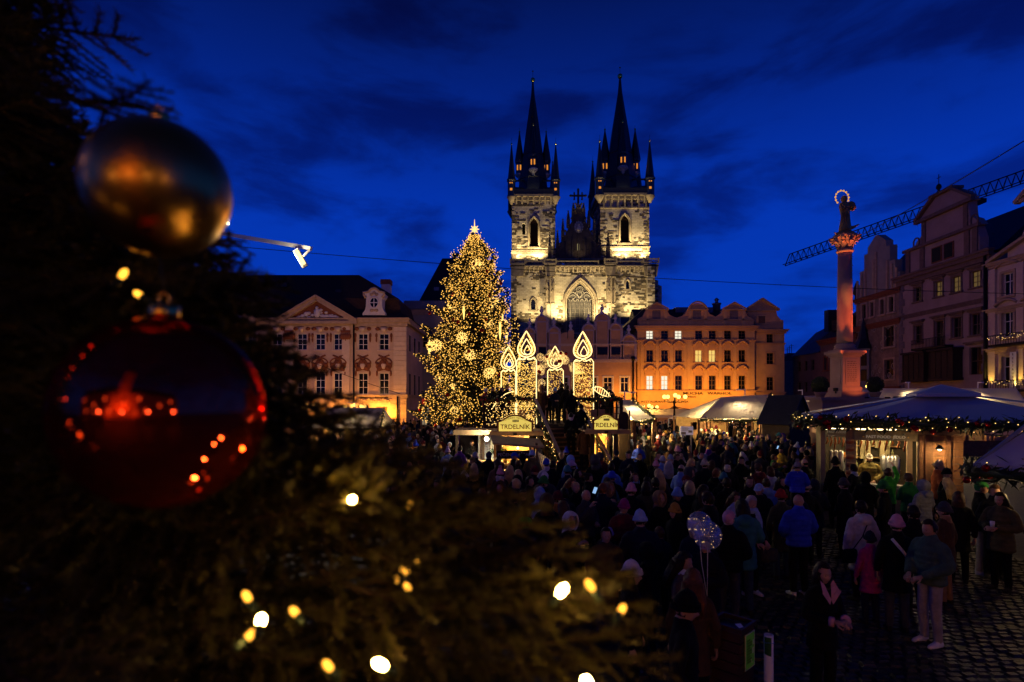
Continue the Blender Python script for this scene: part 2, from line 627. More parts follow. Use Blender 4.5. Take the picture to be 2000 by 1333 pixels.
def cartouche(px, py, w, h, par):
	"""rocaille hood over a window: curved shell, scrolls and drops"""
	c = MB()
	cx, cz = X(px), Z(py)
	k = f.k
	pts = [(-w, -.25 * h), (-w * .95, .15 * h), (-w * .6, .35 * h), (-w * .35, .8 * h), (0, 1.05 * h), (w * .35, .8 * h), (w * .6, .35 * h), (w * .95, .15 * h), (w, -.25 * h), (w * .62, -.9 * h), (0, -.7 * h), (-w * .62, -.9 * h)]
	c.prism([(cx + a * k, cz + q * k) for a, q in pts], -.16, .01)
	for a, q, r in ((-.75, .1, .26), (.75, .1, .26), (-.4, -.4, .3), (.4, -.4, .3), (0, .35, .28), (-.65, -.7, .2), (.65, -.7, .2), (-.2, .75, .18), (.2, .75, .18)):
		c.ball((cx + a * w * k, -.2, cz + q * h * k), r, 7, 5, (1, .6, 1))
	c.tube([(cx + w * k * math.cos(t * PI / 8), -.2, cz + .25 * h * k + .85 * h * k * math.sin(t * PI / 8)) for t in range(9)], .09, 5)
	o = c.build('window_hood', M['stucco_brown'], par)
	c = MB()
	c.ball((cx, -.22, cz - .1), .34, 8, 6, (1, .5, 1.2))
	c.build('shell_ornament', M['trim_cream'], o)

for px in wx[2:]:
	cartouche(px, 714, 16, 13, pr)
b = MB()
for px in wx:   # ornaments under the upper sills and keystone heads under the cornice
	b.cut()
	for t in range(-3, 4):
		b.ball((X(px) + t * .19, -.1, Z(695) - .16 * (3 - abs(t)) * .5), .15, 6, 4, (1, .6, .8))
	for sgn in (-1, 1):
		b.ball((X(px + sgn * 14.5), -.1, Z(656)), .2, 6, 5, (.8, .6, 1.6))
		b.ball((X(px + sgn * 14.5), -.1, Z(664)), .16, 6, 5, (.7, .5, 2.2))
		b.ball((X(px + sgn * 12), -.1, Z(643)), .3, 6, 5, (1, .5, .8))
		b.ball((X(px + sgn * 13.5), -.1, Z(730)), .16, 6, 5, (.8, .6, 2.4))
b.build('stucco_garland', M['stucco_brown'], pr)
for px in wx:
	c = MB()
	c.loft([((X(px), -.12, Z(650)), (.16, 0, 0), (0, .12, 0)), ((X(px), -.24, Z(646)), (.3, 0, 0), (0, .2, 0)), ((X(px), -.26, Z(641)), (.42, 0, 0), (0, .24, 0))], 8)
	c.build('keystone', M['trim_cream'], pr)
for a, c0 in ((547, 695), (388, 500)):    # pediments
	cx = (a + c0) / 2
	b = MB()
	zb, za = Z(634), Z(588)
	w = (c0 - a) / 2 * f.k
	xc = X(cx)
	b.prism([(xc - w, zb), (xc + w, zb), (xc, za)], -.2, 3.0)
	b.build('pediment', M['stucco_brown'], pr)
	b = MB()
	for sg in (-1, 1):
		b.bar((xc + sg * (w + .15), -.42, zb + .18), (xc, -.42, za + .2), .7, .52, (0, 0, 1))
		b.bar((xc + sg * (w + .3), -.5, zb + .45), (xc, -.5, za + .5), .95, .22, (0, 0, 1))
	b.box(xc - w - .3, xc + w + .3, -.75, -.2, zb - .02, zb + .34)
	b.build('pediment_cornice', M['stone_trim'], pr)
	b = MB()
	rr = random.Random(3)
	for k in range(34):   # carved trophies and a reclining figure in the tympanum
		t = rr.uniform(-1, 1)
		b.ball((xc + t * w * .55, -.28, zb + .75 + rr.uniform(0, 1) * (1 - abs(t)) * 1.3), rr.uniform(.12, .26), 6, 5, (1.3, .6, .9))
	b.ball((xc, -.35, zb + 1.35), .42, 8, 6, (1, .6, 1.4))
	b.ball((xc, -.4, zb + 2.0), .2, 8, 6)
	b.build('relief', M['plaster_white'], pr)
# mansard roof
b = MB()
xl, xr = X(335), X(795)
za, zb_, zc = zt + .5, Z(578), Z(531)
A = [(xl, -.5, za), (xr + .5, -.5, za), (xr + .5, 13.4, za), (xl, 13.4, za)]
B = [(xl, 1.8, zb_), (X(772), 1.8, zb_), (X(772), 11, zb_), (xl, 11, zb_)]
C0 = [(xl, 5.5, zc + .8), (X(683) - .3, 5.5, zc + .8), (X(683) - .3, 7.5, zc + .8), (xl, 7.5, zc + .8)]
mid = [tuple(Vector(p) * .5 + Vector(q) * .5 + Vector((-.5 if i in (1, 2) else 0, .55 if i < 2 else -.55, -.5))) for i, (p, q) in enumerate(zip(A, B))]
b.add(A + mid + B + C0, [(i + 4 * k, (i + 1) % 4 + 4 * k, (i + 1) % 4 + 4 * k + 4, i + 4 * k + 4) for k in range(3) for i in range(4)] + [(12, 13, 14, 15)])
b.build('roof', M['roof_brown'], pr)
b = MB()
for a, q, yy in ((535, 551, 4.2), (648, 566, 3.8), (440, 556, 4)):
	b.cut().box(X(a - 6), X(a + 6), yy - 1.1, yy, Z(q), Z(q) + .55)
b.build('roof_hatch', M['roof_slate'], pr)
dm = MB()   # curly dormer with round window
xd, zd = X(731), Z(616)
k = f.k
prof = [(-23, 0), (-22, 4), (-18, 9), (-16, 16), (-15.5, 32), (-19, 37), (-20, 42), (-10, 44), (-6, 49), (0, 51), (6, 49), (10, 44), (20, 42), (19, 37), (15.5, 32), (16, 16), (18, 9), (22, 4), (23, 0)]
dm.prism([(xd + a * k, zd + q * k) for a, q in prof], -.1, 3.2)
dm.tube([(xd + 9 * k * math.cos(t * PI / 10), -.14, zd + 24 * k + 11 * k * math.sin(t * PI / 10)) for t in range(20)], .12, 6, closed=True)
dmo = dm.build('dormer', M['plaster_white'], pr)
c = MB()
c.tube([(xd + a * k * 1.03, -.16, zd + q * k + .1) for a, q in prof[4:15]], .16, 6)
for a, q in ((-5, 40), (5, 40), (0, 43), (0, 10), (-5, 9), (5, 9)):
	c.ball((xd + a * k, -.12, zd + q * k), .22, 6, 5, (1, .5, 1))
c.build('dormer_trim', M['stone_trim'], dmo)
c = MB()
c.add([(xd + 8 * k * math.cos(t * PI / 8), -.115, zd + 24 * k + 10 * k * math.sin(t * PI / 8)) for t in range(16)], [tuple(range(16))])
c.build('round_window', M['glass_dark'], dmo)
c = MB()
c.bar((xd - 8 * k, -.14, zd + 24 * k), (xd + 8 * k, -.14, zd + 24 * k), .09)
c.bar((xd, -.145, zd + 14 * k), (xd, -.145, zd + 34 * k), .09)
c.build('window_bar', M['frame_white'], dmo)
c = MB()
c.box(X(723), X(741), 6, 7.2, Z(575), Z(536))
co = c.build('chimney', M['plaster_white'], pr)
c = MB()
c.box(X(721.5), X(742.5), 5.9, 7.3, Z(536), Z(526))
c.build('chimney_cap', mat('chimney brick', (.28, .09, .04), .85), co)
c = MB()
c.tube([(X(692), -.25, zt - .3), (X(692), -.25, Z(778)), (X(690), -.2, .2)], .11, 8)
c.tube([(X(777), -.25, Z(775)), (X(777), -.25, .2)], .1, 8)
c.build('downpipe', M['black_iron'], pr)
for px in (716, 745, 668):   # relief panels of the parapet band
	c = MB()
	c.box(X(px - 13), X(px + 13), -.1, 0, Z(787), Z(776))
	for t in range(-4, 5):
		c.ball((X(px) + t * .3, -.12, Z(781.5) + .12 * math.sin(t * 1.7)), .2, 6, 4, (1, .5, .8))
	c.build('relief_panel', M['stone_trim'], pr)
# side front along the lane
for k in range(3):
	y = 2.2 + k * 3.6
	for z0, z1 in ((Z(684), Z(652)), (Z(771), Z(729))):
		c = MB()
		xs = X(793)
		c.box(xs - .1, xs + .08, y - .75, y + .75, z0 - .15, z1 + .15)
		c.build('side_surround', M['trim_cream'], pr)
		c = MB()
		c.box(xs - .05, xs + .1, y - .55, y + .55, z0, z1)
		c.build('side_window', M['glass_dark'], pr)
c = MB()
c.box(X(793), X(793) + .5, 0, 13, zt - .2, zt + .5)
c.box(X(793), X(793) + .25, 0, 13, Z(778), Z(771))
c.build('side_cornice', M['stone_trim'], pr)
# lamps washing the palace wall from brackets above the stall roofs
for px, py, e, dy in ((752, 806, 1700, -2.0), (704, 812, 1500, -2.4), (640, 815, 1100, -3.0)):
	la = root('wall_lamp', (X(px) + pr.location.x, 71 - .45, Z(py)), 0, {752: 'small sodium wall lamp beside the portal of the rococo palace', 704: 'small sodium wall lamp under the parapet band left of the palace portal', 640: 'small sodium wall lamp on the palace wall behind the fir branches'}[px], 'lamp')
	c = MB()
	c.bar((0, .45, .1), (0, -1.1, .2), .05)
	c.build('bracket', M['black_iron'], la)
	c = MB()
	c.lathe([(.02, .34), (.16, .28), (.18, .17), (.03, .15)], 10, (0, -1.1, 0))
	c.build('lamp_shade', M['black_iron'], la)
	light('POINT', (0, -1.1, .05), e, SOD, la, .15)

# ================================================================ STONE HOUSE in the lane
f = Front('stone_tower_house', 832, 84.0, 'grey stone tower house with gothic window and sheet metal roof between palace and big tree', 'house')
X, Z = f.X, f.Z
gw = f.R(824, 846, 640, 680) + (1.2,)
sw = f.R(818, 838, 795, 845)
shell(f.root, X(790), X(905), 0, Z(605), 12, [gw, sw], M['plaster_grey'], .35)
window(f.root, gw[:4], .3, 2, 3, frame=M['stone_trim'], bar=.14)
window(f.root, sw, .25, 2, 2, frame=M['frame_brown'], bar=.1, glass=mat('shop display', (.1, .09, .07), .3, emit=(1, .75, .45), es=.25))
c = MB()
c.tube([(a, -.05, z) for a, z in [(gw[0] - .15, gw[2])] + arch_pts(gw[0] - .15, gw[1] + .15, gw[3] - 1.2, gw[3] + .2) + [(gw[1] + .15, gw[2])]], .14, 6)
c.build('window_arch', M['stone_trim'], f.root)
cornice(f.root, X(790), X(905), Z(606), M['stone_trim'], .35, .7)
b = MB()
for k in range(24):
	x = X(790) + k * (X(905) - X(790)) / 24
	b.box(x, x + .05, -.5, -.35, Z(605), Z(588))
b.box(X(790), X(905), -.45, 11, Z(605), Z(589))
b.build('roof', M['roof_metal'], f.root)
c = MB()
c.box(X(816), X(840), -.25, -.05, Z(790), Z(780))
c.build('shop_sign', mat('red shop fascia', (.35, .02, .02), .5, emit=(1, .05, .02), es=.25), f.root)
f2 = Front('steep_roof_house', 880, 95.0, 'tall dark steep hipped roof rising behind the big lit tree', 'house')
X, Z = f2.X, f2.Z
b = MB()
b.box(X(822), X(960), 0, 12, 0, Z(588))
b.build('wall', M['plaster_grey'], f2.root)
b = MB()
b.add([(X(820), -.4, Z(588)), (X(962), -.4, Z(588)), (X(962), 12.4, Z(588)), (X(820), 12.4, Z(588)), (X(856), 5.5, Z(489)), (X(945), 5.5, Z(489)), (X(945), 6.5, Z(489)), (X(856), 6.5, Z(489))],
      [(0, 1, 5, 4), (1, 2, 6, 5), (2, 3, 7, 6), (3, 0, 4, 7), (4, 5, 6, 7)])
b.build('roof', M['roof_slate'], f2.root)
c = MB()
c.box(X(846), X(856), .9, 1.4, Z(566), Z(559))
c.build('skylight', M['roof_metal'], f2.root)

# ================================================================ ARCADE GABLE HOUSE (centre)
f = Front('round_gable_house', 1138, 93.0, 'peach house with two stepped round arched gables in front of the floodlit church', 'house')
X, Z = f.X, f.Z
rt = f.root
holes = [f.R(a, q, 679, 693) for a, q in ((1053, 1066), (1152, 1161), (1167, 1188), (1193, 1214))]
low = [f.R(a, q, 737, 766) for a, q in ((1152, 1166), (1179, 1196), (1212, 1228), (1095, 1110), (1060, 1076))]
shell(rt, X(1036), X(1242), 0, Z(673), 11, holes[:0] + low, M['plaster_peach'], .3)
for r in low:
	window(rt, r, .2, 2, 2, bar=.1, split=(.62,))
s = MB()
for r in low:
	surround(s, r, .22, .06)
s.build('window_surround', M['plaster_white'], rt)

def round_gable(bays, par):
	"""each bay: x0, x1, top of its round arch; panel frames of raised lesenes"""
	w, tr, fin = MB(), MB(), []
	for a, q, top in bays:
		xa, xq = X(a), X(q)
		r = (xq - xa) / 2
		ap = arch_pts(xa, xq, Z(top) - r, Z(top), False, 8)
		w.prism([(xa, Z(673))] + ap + [(xq, Z(673))], 0, 1.2)
		tr.tube([(x, -.08, z) for x, z in ap], .22, 6)
		tr.box(xa, xq, -.14, 0, Z(top) - r - .14, Z(top) - r + .1)
		fin.append(((xa + xq) / 2, Z(top)))
	w.build('gable_wall', M['plaster_peach'], par)
	for a in sorted(set([q for bb in bays for q in bb[:2]])):
		tops = [Z(t) - (X(q) - X(p)) / 2 for p, q, t in bays if a in (p, q)]
		tr.box(X(a) - .2, X(a) + .2, -.15, 0, Z(703), max(tops))
	tr.build('gable_trim', mat('lilac grey trim', (.46, .36, .36), .8, var=.1), par)
	for x, z in fin:
		c = MB()
		c.lathe([(.3, 0), (.3, .2), (.14, .35), (.34, .65), (.36, .85), (.12, 1.1), (.22, 1.3), (.02, 1.55)], 10, (x, .2, z + .18))
		c.build('finial', M['plaster_white'], par)

round_gable([(1024, 1045, 642), (1047, 1069, 618), (1071, 1093, 640)], rt)
round_gable([(1138, 1161, 634), (1163, 1189, 614), (1191, 1214, 633), (1216, 1241, 655)], rt)
c = MB()
for a, q, z1 in ((1093, 1108, 652), (1108, 1124, 650), (1124, 1138, 654)):
	c.box(X(a), X(q), .05, .9, Z(673), Z(z1) - 1)
c.prism([(X(1093), Z(660))] + [(X(1093) + (X(1108) - X(1093)) * (1 - math.cos(t * PI / 12)), Z(660) + .9 * math.sin(t * PI / 12)) for t in range(7)] + [(X(1108), Z(672)), (X(1093), Z(672))], 0, .9)
c.box(X(1110), X(1121), -.1, .9, Z(672), Z(646))
c.build('gable_wall', M['plaster_peach'], rt)
c = MB()
c.lathe([(.3, 0), (.3, .2), (.14, .35), (.34, .65), (.36, .85), (.12, 1.1), (.22, 1.3), (.02, 1.55)], 10, (X(1115), .2, Z(646)))
c.build('finial', M['plaster_white'], rt)
cornice(rt, X(1036), X(1242), Z(702), mat('lilac grey course', (.44, .35, .35), .8, var=.1), .3, .55, 'string_course')
cornice(rt, X(1036), X(1242), Z(672), M['trim_cream'], .25, .4, 'string_course')
for a, q in ((1053, 1066), (1152, 1161), (1167, 1188), (1193, 1214)):
	x0, x1, z0, z1 = f.R(a, q, 679, 693)
	c = MB()
	c.box(x0 - .08, x1 + .08, -.1, .02, z0 - .08, z1 + .08)
	w = c.build('attic_window', M['frame_brown'], rt)
	c = MB()
	c.box(x0, x1, -.12, -.1, z0, z1)
	c.build('pane', M['glass_dark'], w)
c = MB()
c.add([(X(1036), 1, Z(673)), (X(1242), 1, Z(673)), (X(1242), 6, Z(650)), (X(1036), 6, Z(650)), (X(1036), 11, Z(673)), (X(1242), 11, Z(673))], [(0, 1, 2, 3), (3, 2, 5, 4)])
c.build('roof', M['roof_brown'], rt)
c = MB()
c.tube([(X(1236), -.2, Z(702)), (X(1236), -.2, .3)], .16, 8)
c.tube([(X(1236), -.2, Z(705)), (X(1236), -.2, Z(697))], .32, 8)
c.build('downpipe', M['black_iron'], rt)

# ================================================================ ORANGE LIT HOUSE (gallery and cafe)
f = Front('gallery_house', 1390, 95.0, 'ochre house lit orange from below with a MUCHA and WARHOL gallery fascia', 'house')
X, Z = f.X, f.Z
rt = f.root
xs7 = [1269, 1298, 1325, 1364.5, 1391, 1421, 1449]
h1 = [f.R(x - 7, x + 7, 646, 663) for x in xs7]
h2 = [f.R(x - 6.8, x + 6.8, 684, 708) for x in xs7]
h3 = [f.R(x - 6.8, x + 6.8, 734, 762) for x in xs7]
ar = [f.R(x - 12, x + 12, 792, 845) + (12 * f.k,) for x in (1272, 1317, 1372, 1422, 1460)]
shell(rt, X(1245), X(1474), 0, Z(640), 11, h1 + h2 + h3 + ar, M['plaster_orange'], .3)
for i, r in enumerate(h1):
	window(rt, r, .2, 2, 3, M['frame_white'] if i in (0, 2) else M['frame_brown'], M['lit_white'] if i in (0, 2) else None, .09)
for i, r in enumerate(h2):
	window(rt, r, .2, 2, 2, M['frame_white'] if i in (3, 4) else M['frame_brown'], M['lit_yellow'] if i in (3, 4) else None, .1, (.6,))
for i, r in enumerate(h3):
	window(rt, r, .2, 2, 3, M['frame_white'] if i in (0, 1) else M['frame_brown'], M['lit_white'] if i in (0, 1) else None, .1, (.33, .66))
for r in ar:
	c = MB()
	c.add([(r[0], .28, 0), (r[1], .28, 0), (r[1], .28, r[3]), (r[0], .28, r[3])], [(0, 1, 2, 3)])
	c.build('arch_door', M['frame_brown'], rt)
s = MB()
for r in h1 + h2 + h3:
	surround(s, r, .24, .09)
s.build('window_surround', M['plaster_peach'], rt)

def hood(px, py, w, curved=True):
	c = MB()
	n = 9
	pts = [(X(px) + w * f.k * (2 * t / n - 1), -.28, Z(py) + (.62 * math.sin(PI * t / n) if curved else .1 * 0)) for t in range(n + 1)]
	c.tube(pts, .17, 6)
	c.prism([(p[0], p[2] - .1) for p in pts] + [(X(px) + w * f.k, Z(py) - .7), (X(px) - w * f.k, Z(py) - .7)], -.1, .005)
	c.box(X(px) - w * f.k - .2, X(px) - w * f.k + .3, -.32, .005, Z(py) - .2, Z(py) + .08)
	c.box(X(px) + w * f.k - .3, X(px) + w * f.k + .2, -.32, .005, Z(py) - .2, Z(py) + .08)
	c.build('window_hood', M['plaster_peach'], rt)

for x in xs7:
	hood(x, 674, 10)
	hood(x, 722, 10)
b = MB()
for x in (1254, 1283.5, 1311.5, 1345, 1378, 1406, 1435, 1462):
	b.cut().box(X(x - 3.2), X(x + 3.2), -.09, 0, Z(760), Z(668))
b.build('pilaster_strip', M['plaster_orange'], rt)
for x in xs7:
	c = MB()
	c.box(X(x - 8), X(x + 8), -.07, 0, Z(731), Z(713))
	c.build('apron_panel', M['plaster_peach'], rt)
cornice(rt, X(1245), X(1474), Z(637), M['plaster_peach'], .6, .8)
cornice(rt, X(1245), X(1474), Z(664.5), M['plaster_peach'], .2, .3, 'string_course')
cornice(rt, X(1245), X(1474), Z(763), M['plaster_peach'], .3, .35, 'string_course')
c = MB()    # attic with volutes between three little gables
c.prism([(X(1247), Z(637)), (X(1247), Z(622)), (X(1256), Z(618)), (X(1262), Z(606)), (X(1303), Z(606)), (X(1308), Z(616)), (X(1322), Z(621)), (X(1336), Z(616)), (X(1343), Z(605)), (X(1381), Z(605)), (X(1386), Z(614)), (X(1398), Z(619)), (X(1408), Z(613)), (X(1413), Z(604)), (X(1455), Z(604)), (X(1459), Z(617)), (X(1472), Z(624)), (X(1472), Z(637))], 0, .9)
for a, q, tp, sh in ((1262, 1303, 593, 0), (1344, 1381, 592, 1), (1413, 1455, 592, 0)):
	m_ = (a + q) / 2
	if sh:
		c.prism([(X(a), Z(605.2))] + [(X(a) + (X(q) - X(a)) * t / 10, Z(605.2) + 1.1 * math.sin(PI * t / 10) ** .7) for t in range(1, 10)] + [(X(q), Z(605.2))], -.02, .9)
	else:
		c.prism([(X(a), Z(605.2)), (X(q), Z(605.2)), (X(m_), Z(tp))], -.02, .9)
c.build('attic_gable', M['plaster_peach'], rt)
c = MB()
for a, q, tp, sh in ((1262, 1303, 593, 0), (1344, 1381, 592, 1), (1413, 1455, 592, 0)):
	m_ = (a + q) / 2
	c.box(X(a) - .2, X(q) + .2, -.25, -.02, Z(606.5), Z(604.5))
	if sh:
		c.tube([(X(a) + (X(q) - X(a)) * t / 10, -.1, Z(604) + 1.2 * math.sin(PI * t / 10) ** .7) for t in range(11)], .16, 6)
	else:
		c.bar((X(a) - .2, -.1, Z(604)), (X(m_), -.1, Z(tp - 1)), .35, .2)
		c.bar((X(q) + .2, -.1, Z(604)), (X(m_), -.1, Z(tp - 1)), .35, .2)
	for px in (a + 3, q - 3):
		c.box(X(px) - .22, X(px) + .22, -.12, -.0, Z(635), Z(607))
c.box(X(1247), X(1472), -.12, -.001, Z(626), Z(624))
c.build('attic_trim', M['plaster_orange'], rt)
for x in (1282, 1361, 1433):
	c = MB()
	x0, x1, z0, z1 = f.R(x - 8, x + 8, 609, 624)
	c.prism([(x0, z0), (x0, z1)] + arch_pts(x0, x1, z1, z1 + .35, False, 4) + [(x1, z1), (x1, z0)], -.06, .0)
	c.build('blind_window', mat('grey shutter', (.15, .12, .13), .8), rt)
c = MB()
c.add([(X(1247), .9, Z(637)), (X(1472), .9, Z(637)), (X(1472), 5.5, Z(594)), (X(1247), 5.5, Z(594)), (X(1247), 11, Z(637)), (X(1472), 11, Z(637))], [(0, 1, 2, 3), (3, 2, 5, 4), (0, 3, 4), (1, 5, 2)])
c.build('roof', M['roof_slate'], rt)
c = MB()
for k in range(6):
	c.box(X(1335) + k * 1.1, X(1335) + k * 1.1 + 1.04, 4.6, 4.7, Z(603), Z(592))
	c.box(X(1335) + k * 1.1, X(1335) + k * 1.1 + 1.04, 4.7, 7, Z(592), Z(592) + .05)
c.build('roof_lantern', M['roof_metal'], rt)
c = MB()
c.lathe([(.7, 0), (.7, 1.3), (.85, 1.4), (.85, 1.6), (.3, 1.7), (.3, 2.1), (.5, 2.2), (.05, 2.6)], 8, (X(1424), 5.8, Z(600)))
c.build('chimney', M['roof_metal'], rt)
c = MB()
c.add([(X(1213), 1.0, Z(645)), (X(1262), 1.0, Z(600)), (X(1262), 9, Z(600)), (X(1213), 9, Z(645))], [(0, 1, 2, 3)])
c.add([(X(1213), 1.0, Z(645)), (X(1262), 1.0, Z(600)), (X(1262), 1.0, Z(645))], [(0, 1, 2)])
c.build('side_roof', M['roof_slate'], rt)
m_sign = mat('dark sign letters', (.02, .012, .01), .5, var=0)
text(rt, 'sign_lettering', 'MUCHA', .62, (X(1353), -.1, Z(769)), m_sign, depth=.04, sx=1.5, bold=.012)
text(rt, 'sign_lettering', 'WARHOL', .62, (X(1405), -.1, Z(769)), m_sign, depth=.04, sx=1.5, bold=.012)
text(rt, 'sign_lettering', 'exhibition', .5, (X(1340), -.1, Z(775.5)), m_sign, depth=.03, sx=1.6)
text(rt, 'sign_lettering', 'RESTAURANT CAFÉ TÝNA', .5, (X(1298), -.1, Z(785.5)), m_sign, depth=.03, sx=1.35)
for x in (1280, 1353, 1405):
	c = MB()
	c.box(X(x - 17), X(x + 17), -.06, -.002, Z(773.5), Z(766.5))
	c.build('sign_board', M['plaster_orange'], rt)
for i, (x, e, pl) in enumerate(((1180, 900, 'before the round gabled house'), (1225, 1300, 'before the downpipe between the two houses'), (1268, 2100, 'before the left end of the gallery house'), (1318, 1900, 'before the cafe lettering'), (1368, 1900, 'before the gallery fascia name'), (1415, 1900, 'before the second gallery name'), (1458, 2100, 'before the right end of the gallery house'))):
	la = root('facade_floodlight', ((x - 1000) * 89.5 / F, 89.5, 0), 0, 'black sodium floodlight on a short post standing ' + pl, 'floodlight')
	c = MB()
	c.bar((0, 0, 0), (0, 0, 2.4), .08)
	c.box(-.2, .2, -.12, .1, 2.4, 2.65)
	c.build('lamp_housing', M['black_iron'], la)
	light('SPOT', (0, .05, 2.75), e, SOD, la, .12, (0, 5.5, 5.6), 118, 1.0)

# ================================================================ CORNER HOUSE right of the gallery house
f = Front('corner_gable_house', 1503, 96.0, 'narrow brownish house with one triangular curly gable right of the ochre gallery house', 'house')
X, Z = f.X, f.Z
rt = f.root
hh = [f.R(1497, 1510, 653, 670), f.R(1497, 1511, 690, 712), f.R(1497, 1511, 737, 763)]
shell(rt, X(1474), X(1532), 0, Z(646), 11, hh, M['plaster_orange'], .3)
for r in hh:
	window(rt, r, .2, 2, 3, M['frame_brown'], None, .1)
s = MB()
for r in hh:
	surround(s, r, .24, .08)
s.build('window_surround', M['plaster_peach'], rt)
cornice(rt, X(1474), X(1532), Z(644), M['plaster_peach'], .6, .7)
cornice(rt, X(1474), X(1532), Z(670.5), M['plaster_peach'], .2, .3, 'string_course')
cornice(rt, X(1474), X(1532), Z(766), M['plaster_peach'], .3, .35, 'string_course')
c = MB()
c.prism([(X(1474), Z(644)), (X(1474), Z(630)), (X(1459), Z(614)), (X(1459), Z(607)), (X(1516), Z(607)), (X(1518), Z(617)), (X(1525), Z(625)), (X(1530), Z(626)), (X(1530), Z(644))], 0, .9)
c.prism([(X(1456), Z(607)), (X(1519), Z(607)), (X(1488), Z(585))], -.03, .9)
c.build('gable_wall', M['plaster_peach'], rt)
c = MB()
c.bar((X(1454), -.2, Z(606)), (X(1488), -.2, Z(584)), .5, .28)
c.bar((X(1521), -.2, Z(606)), (X(1488), -.2, Z(584)), .5, .28)
c.box(X(1455), X(1520), -.3, -.03, Z(608), Z(606))
for r in (f.R(1480, 1495, 617, 633),):
	c.box(r[0] - .1, r[1] + .1, -.08, 0, r[2] - .1, r[3] + .1)
c.tube([(X(1487) + .35 * math.cos(t), -.06, Z(599) + .22 * math.sin(t)) for t in [q * PI / 6 for q in range(12)]], .07, 5, closed=True)
c.build('gable_trim', M['plaster_orange'], rt)
c = MB()
c.box(*f.R(1481, 1494, 618, 632)[:2], -.11, -.08, *f.R(1481, 1494, 618, 632)[2:])
c.build('blind_window', M['frame_brown'], rt)
c = MB()
c.add([(X(1474), .9, Z(644)), (X(1532), .9, Z(644)), (X(1503), .9, Z(598)), (X(1474), 11, Z(644)), (X(1532), 11, Z(644)), (X(1503), 11, Z(598))], [(0, 1, 2), (3, 4, 5), (0, 2, 5, 3), (1, 4, 5, 2)])
c.build('roof', M['roof_slate'], rt)

# ================================================================ RIGHT HAND ROW of houses (facades face left)
class Side:
	XR = 50.0

	def __init__(s, name, px0, label, yref=None):
		s.y0 = F * s.XR / (px0 - 1000) if yref is None else yref
		s.root = root(name, (s.XR, s.y0, 0), -PI / 2, label, 'house')

	def U(s, px):
		return s.y0 - F * s.XR / (px - 1000)

	def Zp(s, px, py):
		return CH + (HY - py) / (px - 1000) * s.XR

def side_house(f, u1, ztop, depth, holes, wallm, name='wall'):
	return shell(f.root, 0, u1, 0, ztop, depth, holes, wallm, .3, name)

# --- pale mauve house with tall gable
f = Side('mauve_gable_house', 1757, 'pale mauve house with tall baroque gable and dark bay windows right of the column')
U = f.U
u1 = U(1932)
ua = [(1786, 1800), (1826, 1841), (1859.5, 1877), (1896.5, 1915)]
A1 = [(U(a), U(q), 15.75, 17.5) for a, q in ua]
A2 = [(U(1786), U(1801), 10.6, 12.8), (U(1826), U(1843), 9.9, 12.9), (U(1860), U(1878), 10.6, 12.9), (U(1896), U(1915), 10.6, 12.9)]
A3 = [(U(1893), U(1919), 6.3, 9.3)]
side_house(f, u1, 19.0, 12, A1 + A2 + A3, M['plaster_mauve'])
m_dim = mat('dim lit pane', (.05, .04, .02), .3, emit=(1, .62, .18), es=.10)
for i, r in enumerate(A1):
	window(f.root, r, .2, 2, 3, M['frame_brown'], m_dim if i != 0 else None, .1)
for r in A2 + A3:
	window(f.root, r, .2, 2, 2, M['frame_brown'], None, .1)
s = MB()
for r in A1 + A2:
	surround(s, r, .2, .08)
for r in A1 + A2 + A3:
	s.cut().box(r[0] - .5, r[1] + .5, -.35, .01, r[3] + .42, r[3] + .6)
	s.box(r[0] - .3, r[1] + .3, -.2, .01, r[3] + .26, r[3] + .42)
m_mt = mat('dull mauve trim', (.15, .095, .08), .85)
s.build('window_surround', m_mt, f.root)
cornice(f.root, 0, u1, 19.4, m_mt, .7, 1.2)
cornice(f.root, 0, u1, 14.4, m_mt, .2, .5, 'string_course')
b = MB()
for uu, sg in ((0, 1), (u1, -1)):
	for k in range(20):
		w = .9 if k % 2 else .55
		a, q = sorted((uu, uu + sg * w))
		b.cut().box(a, q, -.1, 0, .3 + k * .9, 1.14 + k * .9)
b.build('corner_quoin', mat('grey mauve quoin', (.17, .135, .145), .85), f.root)
b = MB()    # two dark boxed bays
for a, q, dp in ((U(1781), U(1822), 1.1), (U(1834), U(1880), 1.1)):
	b.cut().box(a, q, -dp, 0, 6.1, 9.2)
	b.box(a - .2, q + .2, -dp - .25, 0, 9.2, 9.45)
	b.box(a - .15, q + .15, -dp - .15, 0, 5.8, 6.1)
	n = 4
	for k in range(n + 1):
		x = a + (q - a) * k / n
		b.box(x - .07, x + .07, -dp - .06, -dp, 6.1, 9.2)
b.build('bay_window', M['wood_dark'], f.root)
b = MB()    # balcony
b.box(U(1795), U(1862), -1.0, 0, 9.6, 9.85)
for k in range(24):
	x = U(1795) + (U(1862) - U(1795)) * k / 23
	b.box(x - .02, x + .02, -.98, -.94, 9.85, 10.8)
b.box(U(1795), U(1862), -1.0, -.92, 10.8, 10.88)
b.build('balcony', M['black_iron'], f.root)
ga, gb, gc, gd = U(1769), U(1913), U(1801), U(1891)
b = MB()
b.prism([(ga, 19.4), (ga, 21.0), (ga + .5, 22.4), (gb - .5, 22.4), (gb, 21.0), (gb, 19.4)], 0, 1.0)
b.prism([(gc - 1.5, 22.4), (gc - .9, 23.2), (gc - .2, 23.6), (gc, 25.0), (gc, 25.4), (gd, 25.4), (gd, 25.0), (gd + .2, 23.6), (gd + .9, 23.2), (gd + 1.5, 22.4)], .02, 1.0)
gm = (gc + gd) / 2
